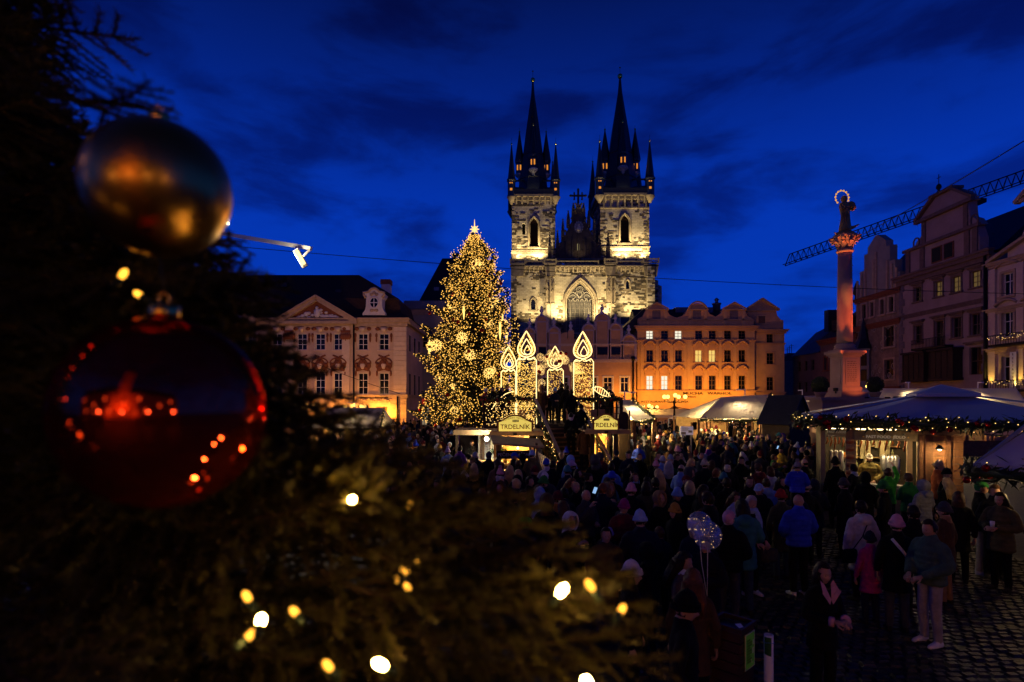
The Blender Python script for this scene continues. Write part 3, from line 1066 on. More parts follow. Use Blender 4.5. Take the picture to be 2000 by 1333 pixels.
b.prism([(gc - .5, 25.4), (gd + .5, 25.4), (gd - .6, 26.7), (gm + 1.5, 27.5), (gm - 1.5, 27.5), (gc + .6, 26.7)], .0, 1.0)
b.build('gable_wall', M['plaster_mauve'], f.root)
b = MB()
b.box(ga - .2, gb + .2, -.35, -.0, 22.2, 22.55)
b.box(gc - .9, gd + .9, -.45, -.0, 25.2, 25.6)
b.bar((gc - .9, -.2, 25.6), (gm - 1.4, -.2, 27.6), .5, .3)
b.bar((gd + .9, -.2, 25.6), (gm + 1.4, -.2, 27.6), .5, .3)
b.box(gm - 1.8, gm + 1.8, -.5, .9, 27.5, 27.8)
for x in (ga + .5, gc + .1, gd - .1, gb - .5):
	b.box(x - .35, x + .35, -.15, -.0, 19.4, 22.2)
for x in (gc + .3, gd - .3):
	b.box(x - .3, x + .3, -.12, .02, 22.55, 25.2)
for x in (gc - .9, gd + .9):
	b.tube([(x + .5 * math.cos(t * PI / 6), -.05, 23.0 + .6 * math.sin(t * PI / 6)) for t in range(12)], .1, 5, closed=True)
b.build('gable_trim', m_mt, f.root)
G1 = [(U(1822), U(1839), 19.9, 21.5), (U(1846), U(1862), 19.9, 21.5)]
for r in G1:
	c = MB()
	c.box(r[0] - .12, r[1] + .12, -.12, 0, r[2] - .12, r[3] + .12)
	w = c.build('attic_window', M['stucco_brown'], f.root)
	c = MB()
	c.box(r[0], r[1], -.14, -.12, r[2], r[3])
	c.build('pane', mat('dull attic glass', (.01, .01, .013), .6, var=0, spec=.1), w)
c = MB()
c.lathe([(.3, 0), (.25, .3), (.1, .5), (.3, .8), (.25, 1.1), (.05, 1.3)], 8, (gm - 1.2, .3, 27.8))
c.bar((gm - 1.2, .3, 29), (gm - 1.2, .3, 30.2), .06)
c.bar((gm - 1.5, .3, 29.8), (gm - .9, .3, 29.8), .06)
c.build('finial', M['black_iron'], f.root)
c = MB()
c.add([(0, 1, 19.4), (u1, 1, 19.4), (u1, 7, 25.2), (0, 7, 25.2), (0, 13, 19.4), (u1, 13, 19.4)], [(0, 1, 2, 3), (3, 2, 5, 4), (0, 3, 4), (1, 5, 2)])
c.build('roof', M['roof_slate'], f.root)
c = MB()
c.tube([(u1 - .15, -.3, 19), (u1 - .15, -.3, .5)], .16, 8)
c.build('downpipe', M['black_iron'], f.root)

# --- painted house with stepped gable and corner oriel
f = Side('painted_oriel_house', 1672, 'dark house with stepped gable, painted figures round its windows and a pointed oriel')
U = f.U
u1 = U(1757)
W1 = [(U(a), U(q), 15.2, 17.2) for a, q in ((1684, 1692), (1701, 1707), (1720, 1727), (1737, 1746))]
W2 = [(U(1727), U(1747), 10.7, 13.4)]
W3 = [(U(1728), U(1746), 6.4, 9.0)]
W4 = [(U(a), U(q), 2.6, 4.9) for a, q in ((1710, 1715), (1718, 1723), (1736, 1742), (1745, 1751))]
side_house(f, u1, 18.0, 12, W1 + W2 + W3 + W4, mat('fresco plaster', (.24, .165, .115), .85, var=.45, scale=.9, bump=.1))
for r in W1 + W2 + W3 + W4:
	window(f.root, r, .2, 2, 2, M['frame_brown'], None, .12)
s = MB()
for r in W1 + W2 + W3 + W4:
	surround(s, r, .25, .1)
s.build('window_surround', M['stone_trim'], f.root)
s = MB()   # painted scrolls: thin raised sgraffito bands
rr = random.Random(5)
for k in range(26):
	x, z = rr.uniform(2.5, u1 - .6), rr.uniform(5.5, 14)
	s.cut().tube([(x + .35 * math.cos(t * .8) * (1 - t * .06), -.02, z + .45 * math.sin(t * .8) * (1 - t * .06)) for t in range(9)], .06, 4)
s.build('painted_scroll', mat('pale fresco scroll', (.36, .29, .22), .85), f.root)
for z in (18.2, 14.2, 5.4):
	cornice(f.root, 0, u1, z, M['stucco_brown'], .4, .7, 'cornice')
b = MB()
w = u1
steps = [(0, 18.2), (0, 20.2), (.9, 20.2), (.9, 22.0), (1.9, 22.0), (1.9, 24.2), (2.7, 24.2), (2.7, 25.0), (w / 2 - .3, 26.2), (w / 2 + .3, 26.2), (w - 2.7, 25.0), (w - 2.7, 24.2), (w - 1.9, 24.2), (w - 1.9, 22.0), (w - .9, 22.0), (w - .9, 20.2), (w, 20.2), (w, 18.2)]
b.prism(steps, 0, 1)
b.build('gable_wall', M['plaster_grey'], f.root)
b = MB()
for x in (.45, 1.4, 2.3, w / 2, w - 2.3, w - 1.4, w - .45):
	b.cut().box(x - .16, x + .16, -.18, 0, 18.2, 20.5 + 1.7 * max(0, 1.0 - abs(x - w / 2) / (w / 2)) * 2)
b.box(w / 2 - .7, w / 2 - .3, -.2, 0, 19.0, 23.0)
b.build('gable_rib', M['stone_trim'], f.root)
c = MB()
c.add([(0, 1, 18.2), (u1, 1, 18.2), (u1, 7, 24.8), (0, 7, 24.8), (0, 13, 18.2), (u1, 13, 18.2)], [(0, 1, 2, 3), (3, 2, 5, 4), (0, 3, 4), (1, 5, 2)])
c.build('roof', M['roof_slate'], f.root)
c = MB()
c.lathe([(.5, 4.4), (1.3, 5.4), (1.3, 5.9), (1.2, 5.9), (1.2, 10.4), (1.4, 10.5), (1.4, 10.8)], 6, (U(1692), -.4, 0), smooth=False)
oo = c.build('oriel', M['plaster_grey'], f.root)
c = MB()
c.lathe([(1.5, 10.8), (.7, 12.2), (.35, 14.0), (.03, 15.2)], 6, (U(1692), -.4, 0), smooth=False)
c.build('oriel_roof', M['roof_slate'], oo)
c = MB()
for z0, z1 in ((6.3, 7.9), (8.4, 10.1)):
	for an in (-150, -90, -30):
		a = math.radians(an)
		cx, cy = U(1692) + 1.08 * math.cos(a), -.4 + 1.08 * math.sin(a)
		t = Vector((-math.sin(a), math.cos(a)))
		c.add([(cx - t.x * .35, cy - t.y * .35, z0), (cx + t.x * .35, cy + t.y * .35, z0), (cx + t.x * .35, cy + t.y * .35, z1), (cx - t.x * .35, cy - t.y * .35, z1)], [(0, 1, 2, 3)])
c.build('oriel_pane', M['glass_dark'], oo)

# --- far dark house at the lane and the one beyond it
f = Side('brown_roof_house', 1602, 'low dark brown house with long roof behind the column')
U = f.U
u1 = U(1672)
hs = [(U(a), U(a + 5), z, z + 2.1) for a in (1610, 1622, 1634, 1646, 1660) for z in (4.6, 8.4)]
side_house(f, u1, 13.0, 12, hs, M['plaster_dark'])
for r in hs:
	window(f.root, r, .2, 2, 2, M['frame_brown'], None, .12)
s = MB()
for r in hs:
	surround(s, r, .22, .08)
s.build('window_surround', M['stucco_brown'], f.root)
cornice(f.root, 0, u1, 13.3, M['stucco_brown'], .5, .8)
c = MB()
c.add([(0, -.3, 13.3), (u1, -.3, 13.3), (u1, 6, 18.2), (0, 6, 18.2), (0, 12, 13.3), (u1, 12, 13.3)], [(0, 1, 2, 3), (3, 2, 5, 4), (0, 3, 4), (1, 5, 2)])
for x in (1.5, 5, 8.5):
	c.box(x, x + 1.4, 1.0, 4, 14.6, 16.3)
c.build('roof', M['roof_brown'], f.root)
c = MB()
c.lathe([(.25, 0), (.2, .5), (.5, .8), (.4, 1.6), (.1, 2.4)], 8, (u1 - .6, .4, 18.4))
c.build('finial', M['roof_slate'], f.root)
f = Side('lane_end_house', 1549, 'dark grey slate roofed house at the lane end right of the ochre houses')
U = f.U
u1 = U(1602)
hs = [(U(1558) + k * 2.2, U(1558) + k * 2.2 + 1.1, z, z + 1.8) for k in range(3) for z in (5, 8.6)]
side_house(f, u1, 11.4, 12, hs, M['plaster_dark'])
for r in hs:
	window(f.root, r, .2, 2, 2, M['frame_brown'], None, .12)
c = MB()
c.add([(0, -.3, 11.4), (u1, -.3, 11.4), (u1, 6, 18.0), (0, 4, 15.6), (0, 12, 11.4), (u1, 12, 11.4)], [(0, 1, 2, 3), (3, 2, 5, 4), (0, 3, 4), (1, 5, 2)])
c.box(u1 - 2.5, u1 - 1.2, 2, 4, 15, 18.5)
c.build('roof', M['roof_slate'], f.root)
f = Front('far_lane_house', 1545, 165.0, 'small dark rooftops with aerials far down the lane', 'house')
b = MB()
b.box(f.X(1528), f.X(1572), 0, 12, 0, f.Z(705))
b.build('wall', M['plaster_dark'], f.root)
b = MB()
b.prism([(f.X(1526), f.Z(705)), (f.X(1574), f.Z(705)), (f.X(1562), f.Z(690)), (f.X(1540), f.Z(690))], 0, 12)
b.build('roof', M['roof_slate'], f.root)
b = MB()
for px, t in ((1545, 676), (1549, 672), (1541, 680)):
	b.cut().bar((f.X(px), 1, f.Z(692)), (f.X(px), 1, f.Z(t)), .12)
	b.bar((f.X(px) - .7, 1, f.Z(t + 3)), (f.X(px) + .7, 1, f.Z(t + 3)), .08)
b.build('aerial', M['black_iron'], f.root)

# --- near house with columns and lit balconies at the right edge
f = Side('column_front_house', 1934, 'cream house with pilasters, lit balconies and golden uplights at the far right of the row')
U = f.U
u1 = U(2140)
C1 = [(U(a), U(a + 22), z, z + h) for a in (1958, 2012, 2070) for z, h in ((14.1, 2.3), (9.9, 2.6), (5.2, 2.8))]
side_house(f, u1, 17.6, 12, C1, M['trim_cream'])
for r in C1:
	window(f.root, r, .2, 2, 2, M['frame_white'], None, .12, (.62,))
s = MB()
for r in C1:
	surround(s, r, .25, .12)
	m_ = (r[0] + r[1]) / 2
	s.tube([(m_ - 1.3 + 2.6 * t / 8, -.25, r[3] + .75 + .45 * math.sin(PI * t / 8)) for t in range(9)], .14, 6)
s.build('window_surround', M['stone_trim'], f.root)
for z in (17.8, 13.0, 8.9, 4.3):
	cornice(f.root, 0, u1, z, M['stone_trim'], .5, .6, 'cornice')
b = MB()
for px in (1941, 1996, 2052, 2110):
	b.cut().box(U(px) - .4, U(px) + .4, -.25, 0, 4.4, 17.1)
b.build('pilaster', M['trim_cream'], f.root)
b = MB()
gx = U(1985)
b.prism([(gx - 1.0, 17.8), (gx - 1.0, 18.6), (gx + .4, 19.0), (gx + 1.0, 20.6), (gx + 1.0, 23.0), (u1, 23.0), (u1, 17.8)], 0, 1)
b.build('gable_wall', M['trim_cream'], f.root)
b = MB()
b.bar((gx + .2, -.2, 23.0), (gx + 5, -.2, 26.2), .6, .4)
b.box(gx + .2, u1, -.4, 0, 22.9, 23.2)
b.prism([(gx + .7, 23.1), (u1, 23.1), (gx + 5, 26.0)], 0, 1)
b.bar((0, -.3, 17.9), (gx + 2, -.3, 19.6), .5, .3)
b.build('gable_trim', M['stone_trim'], f.root)
c = MB()
c.add([(0, 1, 17.8), (u1, 1, 17.8), (u1, 7, 23), (0, 7, 23), (0, 13, 17.8), (u1, 13, 17.8)], [(0, 1, 2, 3), (3, 2, 5, 4), (0, 3, 4), (1, 5, 2)])
c.build('roof', M['roof_slate'], f.root)
b = MB()
for z in (9.2, 4.6):
	for x in np.arange(U(1946), u1 - .4, .16):
		b.octa((x, -.75 - RN.random() * .35, z + .75 + RN.uniform(-.35, .25)), .035)
b.build('balcony_fairy_lights', M['bulb'], f.root)
b = MB()
for z in (9.2, 4.6):
	b.cut().box(U(1948), u1, -1.0, 0, z - .25, z)
	b.box(U(1948), u1, -1.02, -.96, z + .86, z + .94)
	for x in np.arange(U(1948), u1, .3):
		b.box(x, x + .03, -1.0, -.97, z, z + .9)
b.build('balcony', M['black_iron'], f.root)
c = MB()
c.box(U(1989) - .35, U(1989) + .35, -.55, -.5, 4.5, 8.3)
c.build('hanging_banner', M['white_paint'], f.root)
for i, ch in enumerate('RESTAURANT'):
	text(f.root, 'banner_letter', ch, .3, (U(1989), -.56, 8.05 - i * .37), m_sign, depth=.003)
for k, px in enumerate((1941, 1996, 2052)):
	p = Vector((50 - .75, F * 50 / (px - 1000), 4.55))
	la = root('pilaster_uplight', p, 0, ('golden uplight at the foot of the left corner pilaster of the cream house', 'golden uplight beside the hanging banner of the cream house', 'golden uplight on the cream house beyond its banner')[k], 'lamp')
	c = MB()
	c.lathe([(.1, -.12), (.12, 0), (.1, .05)], 8)
	c.bar((0, 0, -.08), (.6, 0, -.08), .05)
	c.build('lamp_housing', M['black_iron'], la)
	light('SPOT', (0, 0, .1), 420, (1, .62, .10), la, .08, (.42, 0, 3), 60, .8)
# ================================================================ GOTHIC CHURCH
m_ch_plaster = mat('church render', (0.46, 0.40, 0.29), 0.92, var=0.35, scale=0.45, bump=0.8, bscale=1.6)
_t = m_ch_plaster.node_tree      # faint masonry relief showing through the render
_c, _m, _k = _t.nodes.new('ShaderNodeTexCoord'), _t.nodes.new('ShaderNodeMapping'), _t.nodes.new('ShaderNodeTexBrick')
_m.inputs['Rotation'].default_value = (PI / 2, 0, 0)
for _n, _v in (('Scale', 1.0), ('Brick Width', .85), ('Row Height', .36), ('Mortar Size', .035), ('Bias', -.2)):
	_k.inputs[_n].default_value = _v
_k.inputs['Color1'].default_value, _k.inputs['Color2'].default_value, _k.inputs['Mortar'].default_value = (.95, .95, .95, 1), (.62, .6, .56, 1), (.4, .38, .35, 1)
_x = _t.nodes.new('ShaderNodeMix')
_x.data_type, _x.blend_type = 'RGBA', 'MULTIPLY'
_x.inputs['Factor'].default_value = .75
_t.links.new(_c.outputs['Object'], _m.inputs[0])
_t.links.new(_m.outputs[0], _k.inputs['Vector'])
_b = _t.nodes['Principled BSDF']
_t.links.new(_b.inputs['Base Color'].links[0].from_socket, _x.inputs['A'])
_t.links.new(_k.outputs['Color'], _x.inputs['B'])
_t.links.new(_x.outputs['Result'], _b.inputs['Base Color'])
m_ch_stone = [mat('soot dark ashlar', (0.06, 0.048, 0.034), 0.9, var=0.5, scale=1.3, bump=0.6, bscale=4),
              mat('brown ashlar', (0.16, 0.125, 0.08), 0.9, var=0.4, scale=1.3, bump=0.6, bscale=4),
              mat('pale ashlar', (0.40, 0.34, 0.23), 0.9, var=0.3, scale=1.3, bump=0.6, bscale=4)]
m_ch_trim = mat('carved church stone', (0.20, 0.16, 0.11), 0.9, var=0.4, scale=1.0, bump=0.5, bscale=3)
m_spire = mat('spire slate', (0.010, 0.013, 0.016), 0.33, var=0.4, scale=2.0, bump=0.35, bscale=7, spec=0.6)
m_gild = mat('gilded ball', (0.85, 0.55, 0.12), 0.25, metal=1.0, var=0.1)
m_gable = mat('sooty gable', (0.075, 0.056, 0.042), 0.9, var=0.5, scale=0.6, bump=0.7, bscale=2)
m_port = glow('lit turret opening', (1.0, 0.33, 0.04), 0.8)
m_corbel = mat('pale corbel', (.42, .40, .34), .7, var=.2)
CD = 131.0
CK = CD / F
church = root('gothic_church', (0, CD, 0), 0, 'floodlit gothic church with two dark many turreted spires and a sooty gable between them', 'church')

def cx(px):
	return (px - 1000) * CK

def cz(py):
	return CH + (HY - py) * CK

def stones(name, x0, x1, z0, z1, y, dens, rng, skip=(), edge=0.0, side=None, par=None):
	"""real courses of proud blocks where the render has fallen off: clumps, single stones and long-and-short corners"""
	b = MB()
	z = z0
	row = 0
	clumps = [(rng.uniform(x0, x1), rng.uniform(z0, z1), rng.uniform(.5, 1.9), rng.uniform(.35, .9)) for _ in range(int((x1 - x0) * (z1 - z0) * dens * .10))]
	while z < z1 - .15:
		h = rng.uniform(.28, .46)
		x = x0
		while x < x1 - .1:
			w = min(rng.uniform(.45, 1.25), x1 - x)
			mx_, mz = x + w / 2, z + h / 2
			near = edge and (mx_ - x0 < edge * (1 if row % 2 else .6) or x1 - mx_ < edge * (1 if row % 2 else .6))
			inside = any(abs(mx_ - a) < r * 1.6 and abs(mz - c) < r * q for a, c, r, q in clumps)
			p = .93 if near else (.78 if inside else dens * .12)
			if rng.random() < p and not any(s[0] < mx_ < s[1] and s[2] < mz < s[3] for s in skip):
				b.mi = rng.choices((0, 1, 2), (5, 4, 3) if near else (5, 4, 2))[0]
				o = rng.uniform(.03, .10)
				if side is None:
					b.box(x + .012, x + w - .012, y - o, y, z + .012, z + h - .012)
				else:
					b.box(y - o, y, side + (x - x0) + .012, side + (x - x0) + w - .012, z + .012, z + h - .012)
			x += w
		z += h
		row += 1
	return tag(b.build(name, m_ch_stone, par or church), kind='stuff')

def battlement(x0, x1, y, z, h, par, m, name='balustrade', y1=None):
	"""pierced parapet of crossed bars between rails"""
	b = MB()
	b.box(x0, x1, y - .15, y + .12, z, z + .22)
	b.box(x0, x1, y - .15, y + .12, z + h - .2, z + h)
	n = max(1, int(round((x1 - x0) / (h * .95))))
	w = (x1 - x0) / n
	for k in range(n):
		a = x0 + k * w
		b.bar((a, y, z + .2), (a + w, y, z + h - .2), .16, .12)
		b.bar((a, y + .01, z + h - .2), (a + w, y + .01, z + .2), .16, .12)
	for a in (x0, x1):
		b.box(a - .14, a + .14, y - .2, y + .16, z, z + h + .12)
	return b.build(name, m, par)

def pinnacle(b, x, y, z0, z1, r):
	h = z1 - z0
	b.box(x - r, x + r, y - r, y + r, z0, z0 + h * .45)
	b.lathe([(r * 1.55, h * .45), (r * 1.15, h * .5), (r * .3, h * .93), (r * .7, h * .94), (r * .7, h * .97), (.02, h)], 4, (x, y, z0), False, PI / 4)
	for k in range(1, 5):
		t = .5 + .43 * k / 5
		q = r * 1.2 * (1 - k / 6)
		for sx, sy in ((1, 1), (-1, 1), (1, -1), (-1, -1)):
			b.octa((x + sx * q * .7, y + sy * q * .7, z0 + h * t), r * .38)

def tower(x0, x1, zc, sc, win, slit, frieze, spx, top, rng):
	"""square tower (part of the church): wall, stones, tall louvre window, crown, spire with eight turrets"""
	w = x1 - x0
	cxm = (x0 + x1) / 2
	par = church
	holes = [win]
	if slit:
		holes.append(slit)
	b = MB()
	b.wall(x0, x1, 14, zc, 0, holes, .9)
	b.add([(x0, 0, 14), (x0, w, 14), (x0, w, zc), (x0, 0, zc)], [(0, 1, 2, 3)])
	b.add([(x1, 0, 14), (x1, w, 14), (x1, w, zc), (x1, 0, zc)], [(0, 1, 2, 3)])
	b.add([(x0, w, 14), (x1, w, 14), (x1, w, zc), (x0, w, zc)], [(0, 1, 2, 3)])
	b.add([(x0, 0, zc), (x1, 0, zc), (x1, w, zc), (x0, w, zc)], [(0, 1, 2, 3)])
	tw = b.build('tower', m_ch_plaster, par)
	sk = [(h[0] - .55, h[1] + .55, h[2] - .5, h[3] + .55) for h in holes]
	stones('stonework', x0, x1, 20, zc - .2, 0, 1.0, rng, sk, 1.25, par=tw)
	stones('stonework', 0, w, 20, zc - .2, x0, 1.8, rng, (), 1.0, side=0.0, par=tw)
	b = MB()   # louvre window
	b.box(win[0], win[1], .7, .75, win[2], win[3])
	for k in range(18):
		z = win[2] + .2 + k * (win[3] - win[2] - 1.0) / 18
		b.add([(win[0], .62, z), (win[1], .62, z), (win[1], .3, z - .22), (win[0], .3, z - .22)], [(0, 1, 2, 3)])
	b.build('louvre_window', mat('rust brown louvre', (.028, .011, .007), .8), tw)
	b = MB()
	for off, r in ((.32, .17), (.08, .12)):
		b.tube([(x, -.08 + (.1 if off < .2 else 0), z) for x, z in [(win[0] - off, win[2])] + arch_pts(win[0] - off, win[1] + off, win[3] - win[4], win[3] + off) + [(win[1] + off, win[2])]], r, 6)
	b.box(win[0] - .7, win[1] + .7, -.3, .1, win[2] - .35, win[2] - .02)
	b.build('window_moulding', m_ch_trim, tw)
	b = MB()
	for z in (win[2] - 1.0, 37.6):
		b.box(x0 - .22, x1 + .22, -.25, w, z, z + .18)
		b.box(x0 - .12, x1 + .12, -.14, w, z - .22, z)
	b.build('string_course', m_ch_trim, tw)
	# crown: corbel table, gallery and corner turrets
	b = MB()
	b.box(x0 - .35, x1 + .35, -.35, w + .35, zc - .5, zc + .3)
	b.box(x0 - .75, x1 + .75, -.75, w + .75, zc + .3, zc + .8)
	n = 9
	for k in range(n):
		x = x0 - .3 + (w + .6) * k / (n - 1)
		b.bar((x, -.1, zc - 1.3), (x, -.62, zc + .25), .35, .3)
	if frieze:
		for k in range(7):
			x = x0 + .8 + (w - 1.6) * k / 6
			b.box(x - .18, x + .18, -.3, 0, zc - 2.3, zc - .6)
		b.box(x0, x1, -.3, 0, zc - 2.6, zc - 2.3)
	b.build('corbel_table', m_ch_trim, tw)
	b = MB()
	b.box(x0 - .7, x1 + .7, -.7, -.4, zc + .8, zc + 2.0)
	b.box(x0 - .7, x0 - .4, -.4, w + .7, zc + .8, zc + 2.0)
	b.box(x1 + .4, x1 + .7, -.4, w + .7, zc + .8, zc + 2.0)
	b.build('gallery_wall', M['roof_slate'], tw)
	zb = zc + .8
	H = top - zb
	r0 = w * .40
	sp = MB()
	yc = w / 2
	prof = [(r0 * 1.12, 0), (r0, H * .03), (r0 * .86, H * .17), (r0 * .66, H * .36), (r0 * .47, H * .55), (r0 * .27, H * .73), (r0 * .12, H * .87), (r0 * .05, H * .99)]
	sp.lathe(prof, 8, (cxm, yc, zb), False, PI / 8)
	for fr in (.06, .17, .37):
		rr = np.interp(fr, [p[1] / H for p in prof], [p[0] for p in prof])
		sp.lathe([(rr * 1.0, 0), (rr * 1.045, .08), (rr * 1.0, .2)], 8, (cxm, yc, zb + fr * H), False, PI / 8)
	spo = sp.build('spire', m_spire, tw)
	c = MB()
	c.ball((cxm, yc, zb + H), .55 * sc, 10, 8)
	c.tube([(cxm, yc, zb + H), (cxm, yc, zb + H + 2.0)], .05, 5)
	c.octa((cxm, yc, zb + H + 2.1), .25)
	c.build('gilded_ball', m_gild, spo)
	c = MB()
	for sx, sz in ((0, .62), (.02, .52), (-.03, .68)):
		rr = np.interp(sz, [p[1] / H for p in prof], [p[0] for p in prof])
		c.octa((cxm + sx * w, yc - rr * .95, zb + H * sz), .22)
	c.build('dormer_knob', m_gild, spo)
	# four bartizans on the faces of the spire
	for k in range(4):
		a = PI / 2 * k - PI / 2
		rr = r0 * .80
		x, y = cxm + math.cos(a) * rr, yc + math.sin(a) * rr
		zt = zb + H * .25
		tr = .92 * sc
		c = MB()
		c.lathe([(tr * 1.02, H * .065), (tr * 1.15, H * .07), (tr * 1.3, H * .085), (tr * .12, H * .32), (tr * .06, H * .325)], 8, (x, y, zt), False, PI / 8)
		c.lathe([(tr * 1.0, -.02 * H), (tr * 1.0, H * .066)], 8, (x, y, zt), False, PI / 8)
		t = c.build('bartizan', m_spire, tw)
		c = MB()
		c.lathe([(.1, -H * .075), (tr * .4, -H * .06), (tr * .35, -H * .052), (tr * .9, -H * .040), (tr * 1.25, -H * .028), (tr * 1.15, -.018 * H)], 10, (x, y, zt))
		c.build('bartizan_corbel', m_corbel, t)
		c = MB()
		for da in (-.55, .25):
			for base in (-PI / 2,):
				an = base + da
				px_, py_ = x + tr * 1.01 * math.cos(an), y + tr * 1.01 * math.sin(an)
				tx, ty = -math.sin(an) * .17, math.cos(an) * .17
				c.add([(px_ - tx, py_ - ty, zt + H * .004), (px_ + tx, py_ + ty, zt + H * .004), (px_ + tx, py_ + ty, zt + H * .047), (px_ - tx, py_ - ty, zt + H * .047)], [(0, 1, 2, 3)])
		c.build('lit_opening', m_port, t)
		c = MB()
		c.ball((x, y, zt + H * .328), .22 * sc, 8, 6)
		c.tube([(x, y, zt + H * .33), (x, y, zt + H * .36)], .035, 4)
		c.build('gilded_ball', m_gild, t)
	# corner turrets
	for ix, iy in ((0, 0), (1, 0), (0, 1), (1, 1)):
		x, y = (x0 - .1, x1 + .1)[ix], (0, w)[iy]
		tr = .95 * sc
		c = MB()
		c.lathe([(tr, 0), (tr, H * .115), (tr * 1.2, H * .118), (tr * 1.2, H * .128), (tr * .95, H * .14), (tr * .12, H * .40), (tr * .05, H * .405)], 8, (x, y, zb - .3), False, PI / 8)
		c.bar((x, y, zb + H * .06), (cxm + (x - cxm) * .45, yc + (y - yc) * .45, zb + H * .085), .3, .35)
		c.bar((x, y, zb + H * .11), (cxm + (x - cxm) * .45, yc + (y - yc) * .45, zb + H * .15), .3, .35)
		t = c.build('corner_turret', m_spire, tw)
		c = MB()
		c.lathe([(.15, -1.9), (tr * .6, -1.2), (tr * 1.15, -.3), (tr * 1.1, 0)], 8, (x, y, zb - .3))
		c.build('turret_corbel', m_ch_trim, t)
		if iy == 0:
			c = MB()
			yf = y - tr * .98
			for ox, oz, s_ in ((-.33, .085, .13), (.12, .085, .13), (-.1, .035, .26)):
				c.box(x + ox - s_, x + ox + s_, yf - .04, yf, zb + H * oz - s_, zb + H * oz + s_)
			c.build('lit_opening', m_port, t)
		c = MB()
		c.ball((x, y, zb + H * .402), .2 * sc, 8, 6)
		c.tube([(x, y, zb + H * .4), (x, y, zb + H * .45)], .03, 4)
		c.build('gilded_ball', m_gild, t)
	return tw

rg = random.Random(21)
xl0, xl1 = cx(1000), cx(1084.5)
xr0, xr1 = cx(1172), cx(1268)
tower(xl0, xl1, cz(388.5), 1.0, (cx(1035), cx(1051), cz(483), cz(425), 1.6), (cx(1020), cx(1026), cz(459), cz(437)), False, 0, CH + (HY - 157) * (CD + 5) / F, rg)
tower(xr0, xr1, cz(386), 1.13, (cx(1212), cx(1229), cz(475), cz(419), 1.7), None, True, 0, CH + (HY - 150) * (CD + 5.7) / F, rg)
# west front under the gallery
zg = cz(527)
fx0, fx1 = cx(1000), cx(1265)
yf = -2.2
pwin = (cx(1105), cx(1157), cz(652), cz(553), cz(553) - cz(590))
holes = [pwin, (cx(1036.5), cx(1045), cz(609), cz(587), .8), (cx(1219), cx(1225), cz(569), cz(552), .5), (cx(1209), cx(1229), cz(636), cz(622))]
b = MB()
b.wall(fx0, fx1, 0, zg, yf, holes, 1.5)
b.add([(fx0, yf, 0), (fx0, 12, 0), (fx0, 12, zg), (fx0, yf, zg)], [(0, 1, 2, 3)])
b.add([(fx1, yf, 0), (fx1, 12, 0), (fx1, 12, zg), (fx1, yf, zg)], [(0, 1, 2, 3)])
b.add([(fx0, yf, zg), (fx1, yf, zg), (fx1, 12, zg), (fx0, 12, zg)], [(0, 1, 2, 3)])
wf = b.build('west_front', m_ch_plaster, church)
sk = [(h[0] - .6, h[1] + .6, h[2] - .3, h[3] + .6) for h in holes]
stones('stonework', fx0, cx(1072), 8, zg, yf, .55, rg, sk, 0, par=wf)
stones('stonework', cx(1079), cx(1188), 8, cz(600), yf, 2.2, rg, sk, 0, par=wf)
stones('stonework', cx(1079), cx(1188), cz(600), cz(545), yf, .4, rg, sk, 0, par=wf)
stones('stonework', cx(1000), cx(1265), cz(545), zg - .1, yf, 3.0, rg, sk, 0, par=wf)
stones('stonework', cx(1190), fx1, 8, cz(545), yf, 1.9, rg, sk, 0, par=wf)
b = MB()   # glazing behind the small windows
for h in holes[1:]:
	b.cut().box(h[0], h[1], yf + .5, yf + .55, h[2], h[3])
b.build('pane', M['glass_dark'], wf)
b = MB()
for h in holes[1:3]:
	b.cut().tube([(x, yf - .03, z) for x, z in [(h[0] - .25, h[2])] + arch_pts(h[0] - .25, h[1] + .25, h[3] - h[4], h[3] + .3) + [(h[1] + .25, h[2])]], .2, 6)
	b.box(h[0] - .6, h[1] + .6, yf - .2, yf + .1, h[2] - .3, h[2])
b.build('window_moulding', m_ch_trim, wf)
# great traceried window
x0, x1, z0, z1, ri = pwin
b = MB()
for off, r, y in ((.62, .3, yf - .18), (.2, .22, yf + .15), (-.1, .2, yf + .7)):
	b.tube([(x, y, z) for x, z in [(x0 - off, z0)] + arch_pts(x0 - off, x1 + off, z1 - ri, z1 + off * 1.1) + [(x1 + off, z0)]], r, 6)
b.build('window_arch', m_ch_trim, wf)
tr = MB()
yt = yf + 1.1
zs = z1 - ri
n = 6
for k in range(n + 1):
	x = x0 + (x1 - x0) * k / n
	tr.tube([(x, yt, z0), (x, yt, zs + (.6 if 0 < k < n else 0))], .11, 5)
for k in range(n):
	a, q = x0 + (x1 - x0) * k / n, x0 + (x1 - x0) * (k + 1) / n
	tr.tube([(x, yt, z) for x, z in arch_pts(a, q, zs - .4, zs + .5, True, 4)], .09, 5)
	for zz in np.arange(z0 + .9, zs - .5, .95):
		tr.box(a, q, yt - .05, yt + .05, zz, zz + .07)
xm = (x0 + x1) / 2
for sx in (-1, 1):   # swirling flamboyant bars
	tr.tube([(xm + sx * (.2 + .95 * math.cos(t) * (1 - t * .08)), yt, zs + 1.55 + .8 * math.sin(t) * (1 - t * .08)) for t in [q * .45 for q in range(12)]], .1, 5)
	tr.tube([(xm + sx * (1.55 + .75 * math.cos(t) * (1 - t * .09)), yt, zs + .9 + .6 * math.sin(t) * (1 - t * .09)) for t in [q * .45 for q in range(12)]], .09, 5)
	tr.tube([(xm + sx * (x1 - x0) * .5 * t / 8, yt, zs + .55 + 1.5 * math.sin(PI * t / 8)) for t in range(9)], .1, 5)
tr.tube([(xm + .75 * math.cos(t * PI / 8), yt, zs + 2.7 + .6 * math.sin(t * PI / 8)) for t in range(16)], .1, 5, closed=True)
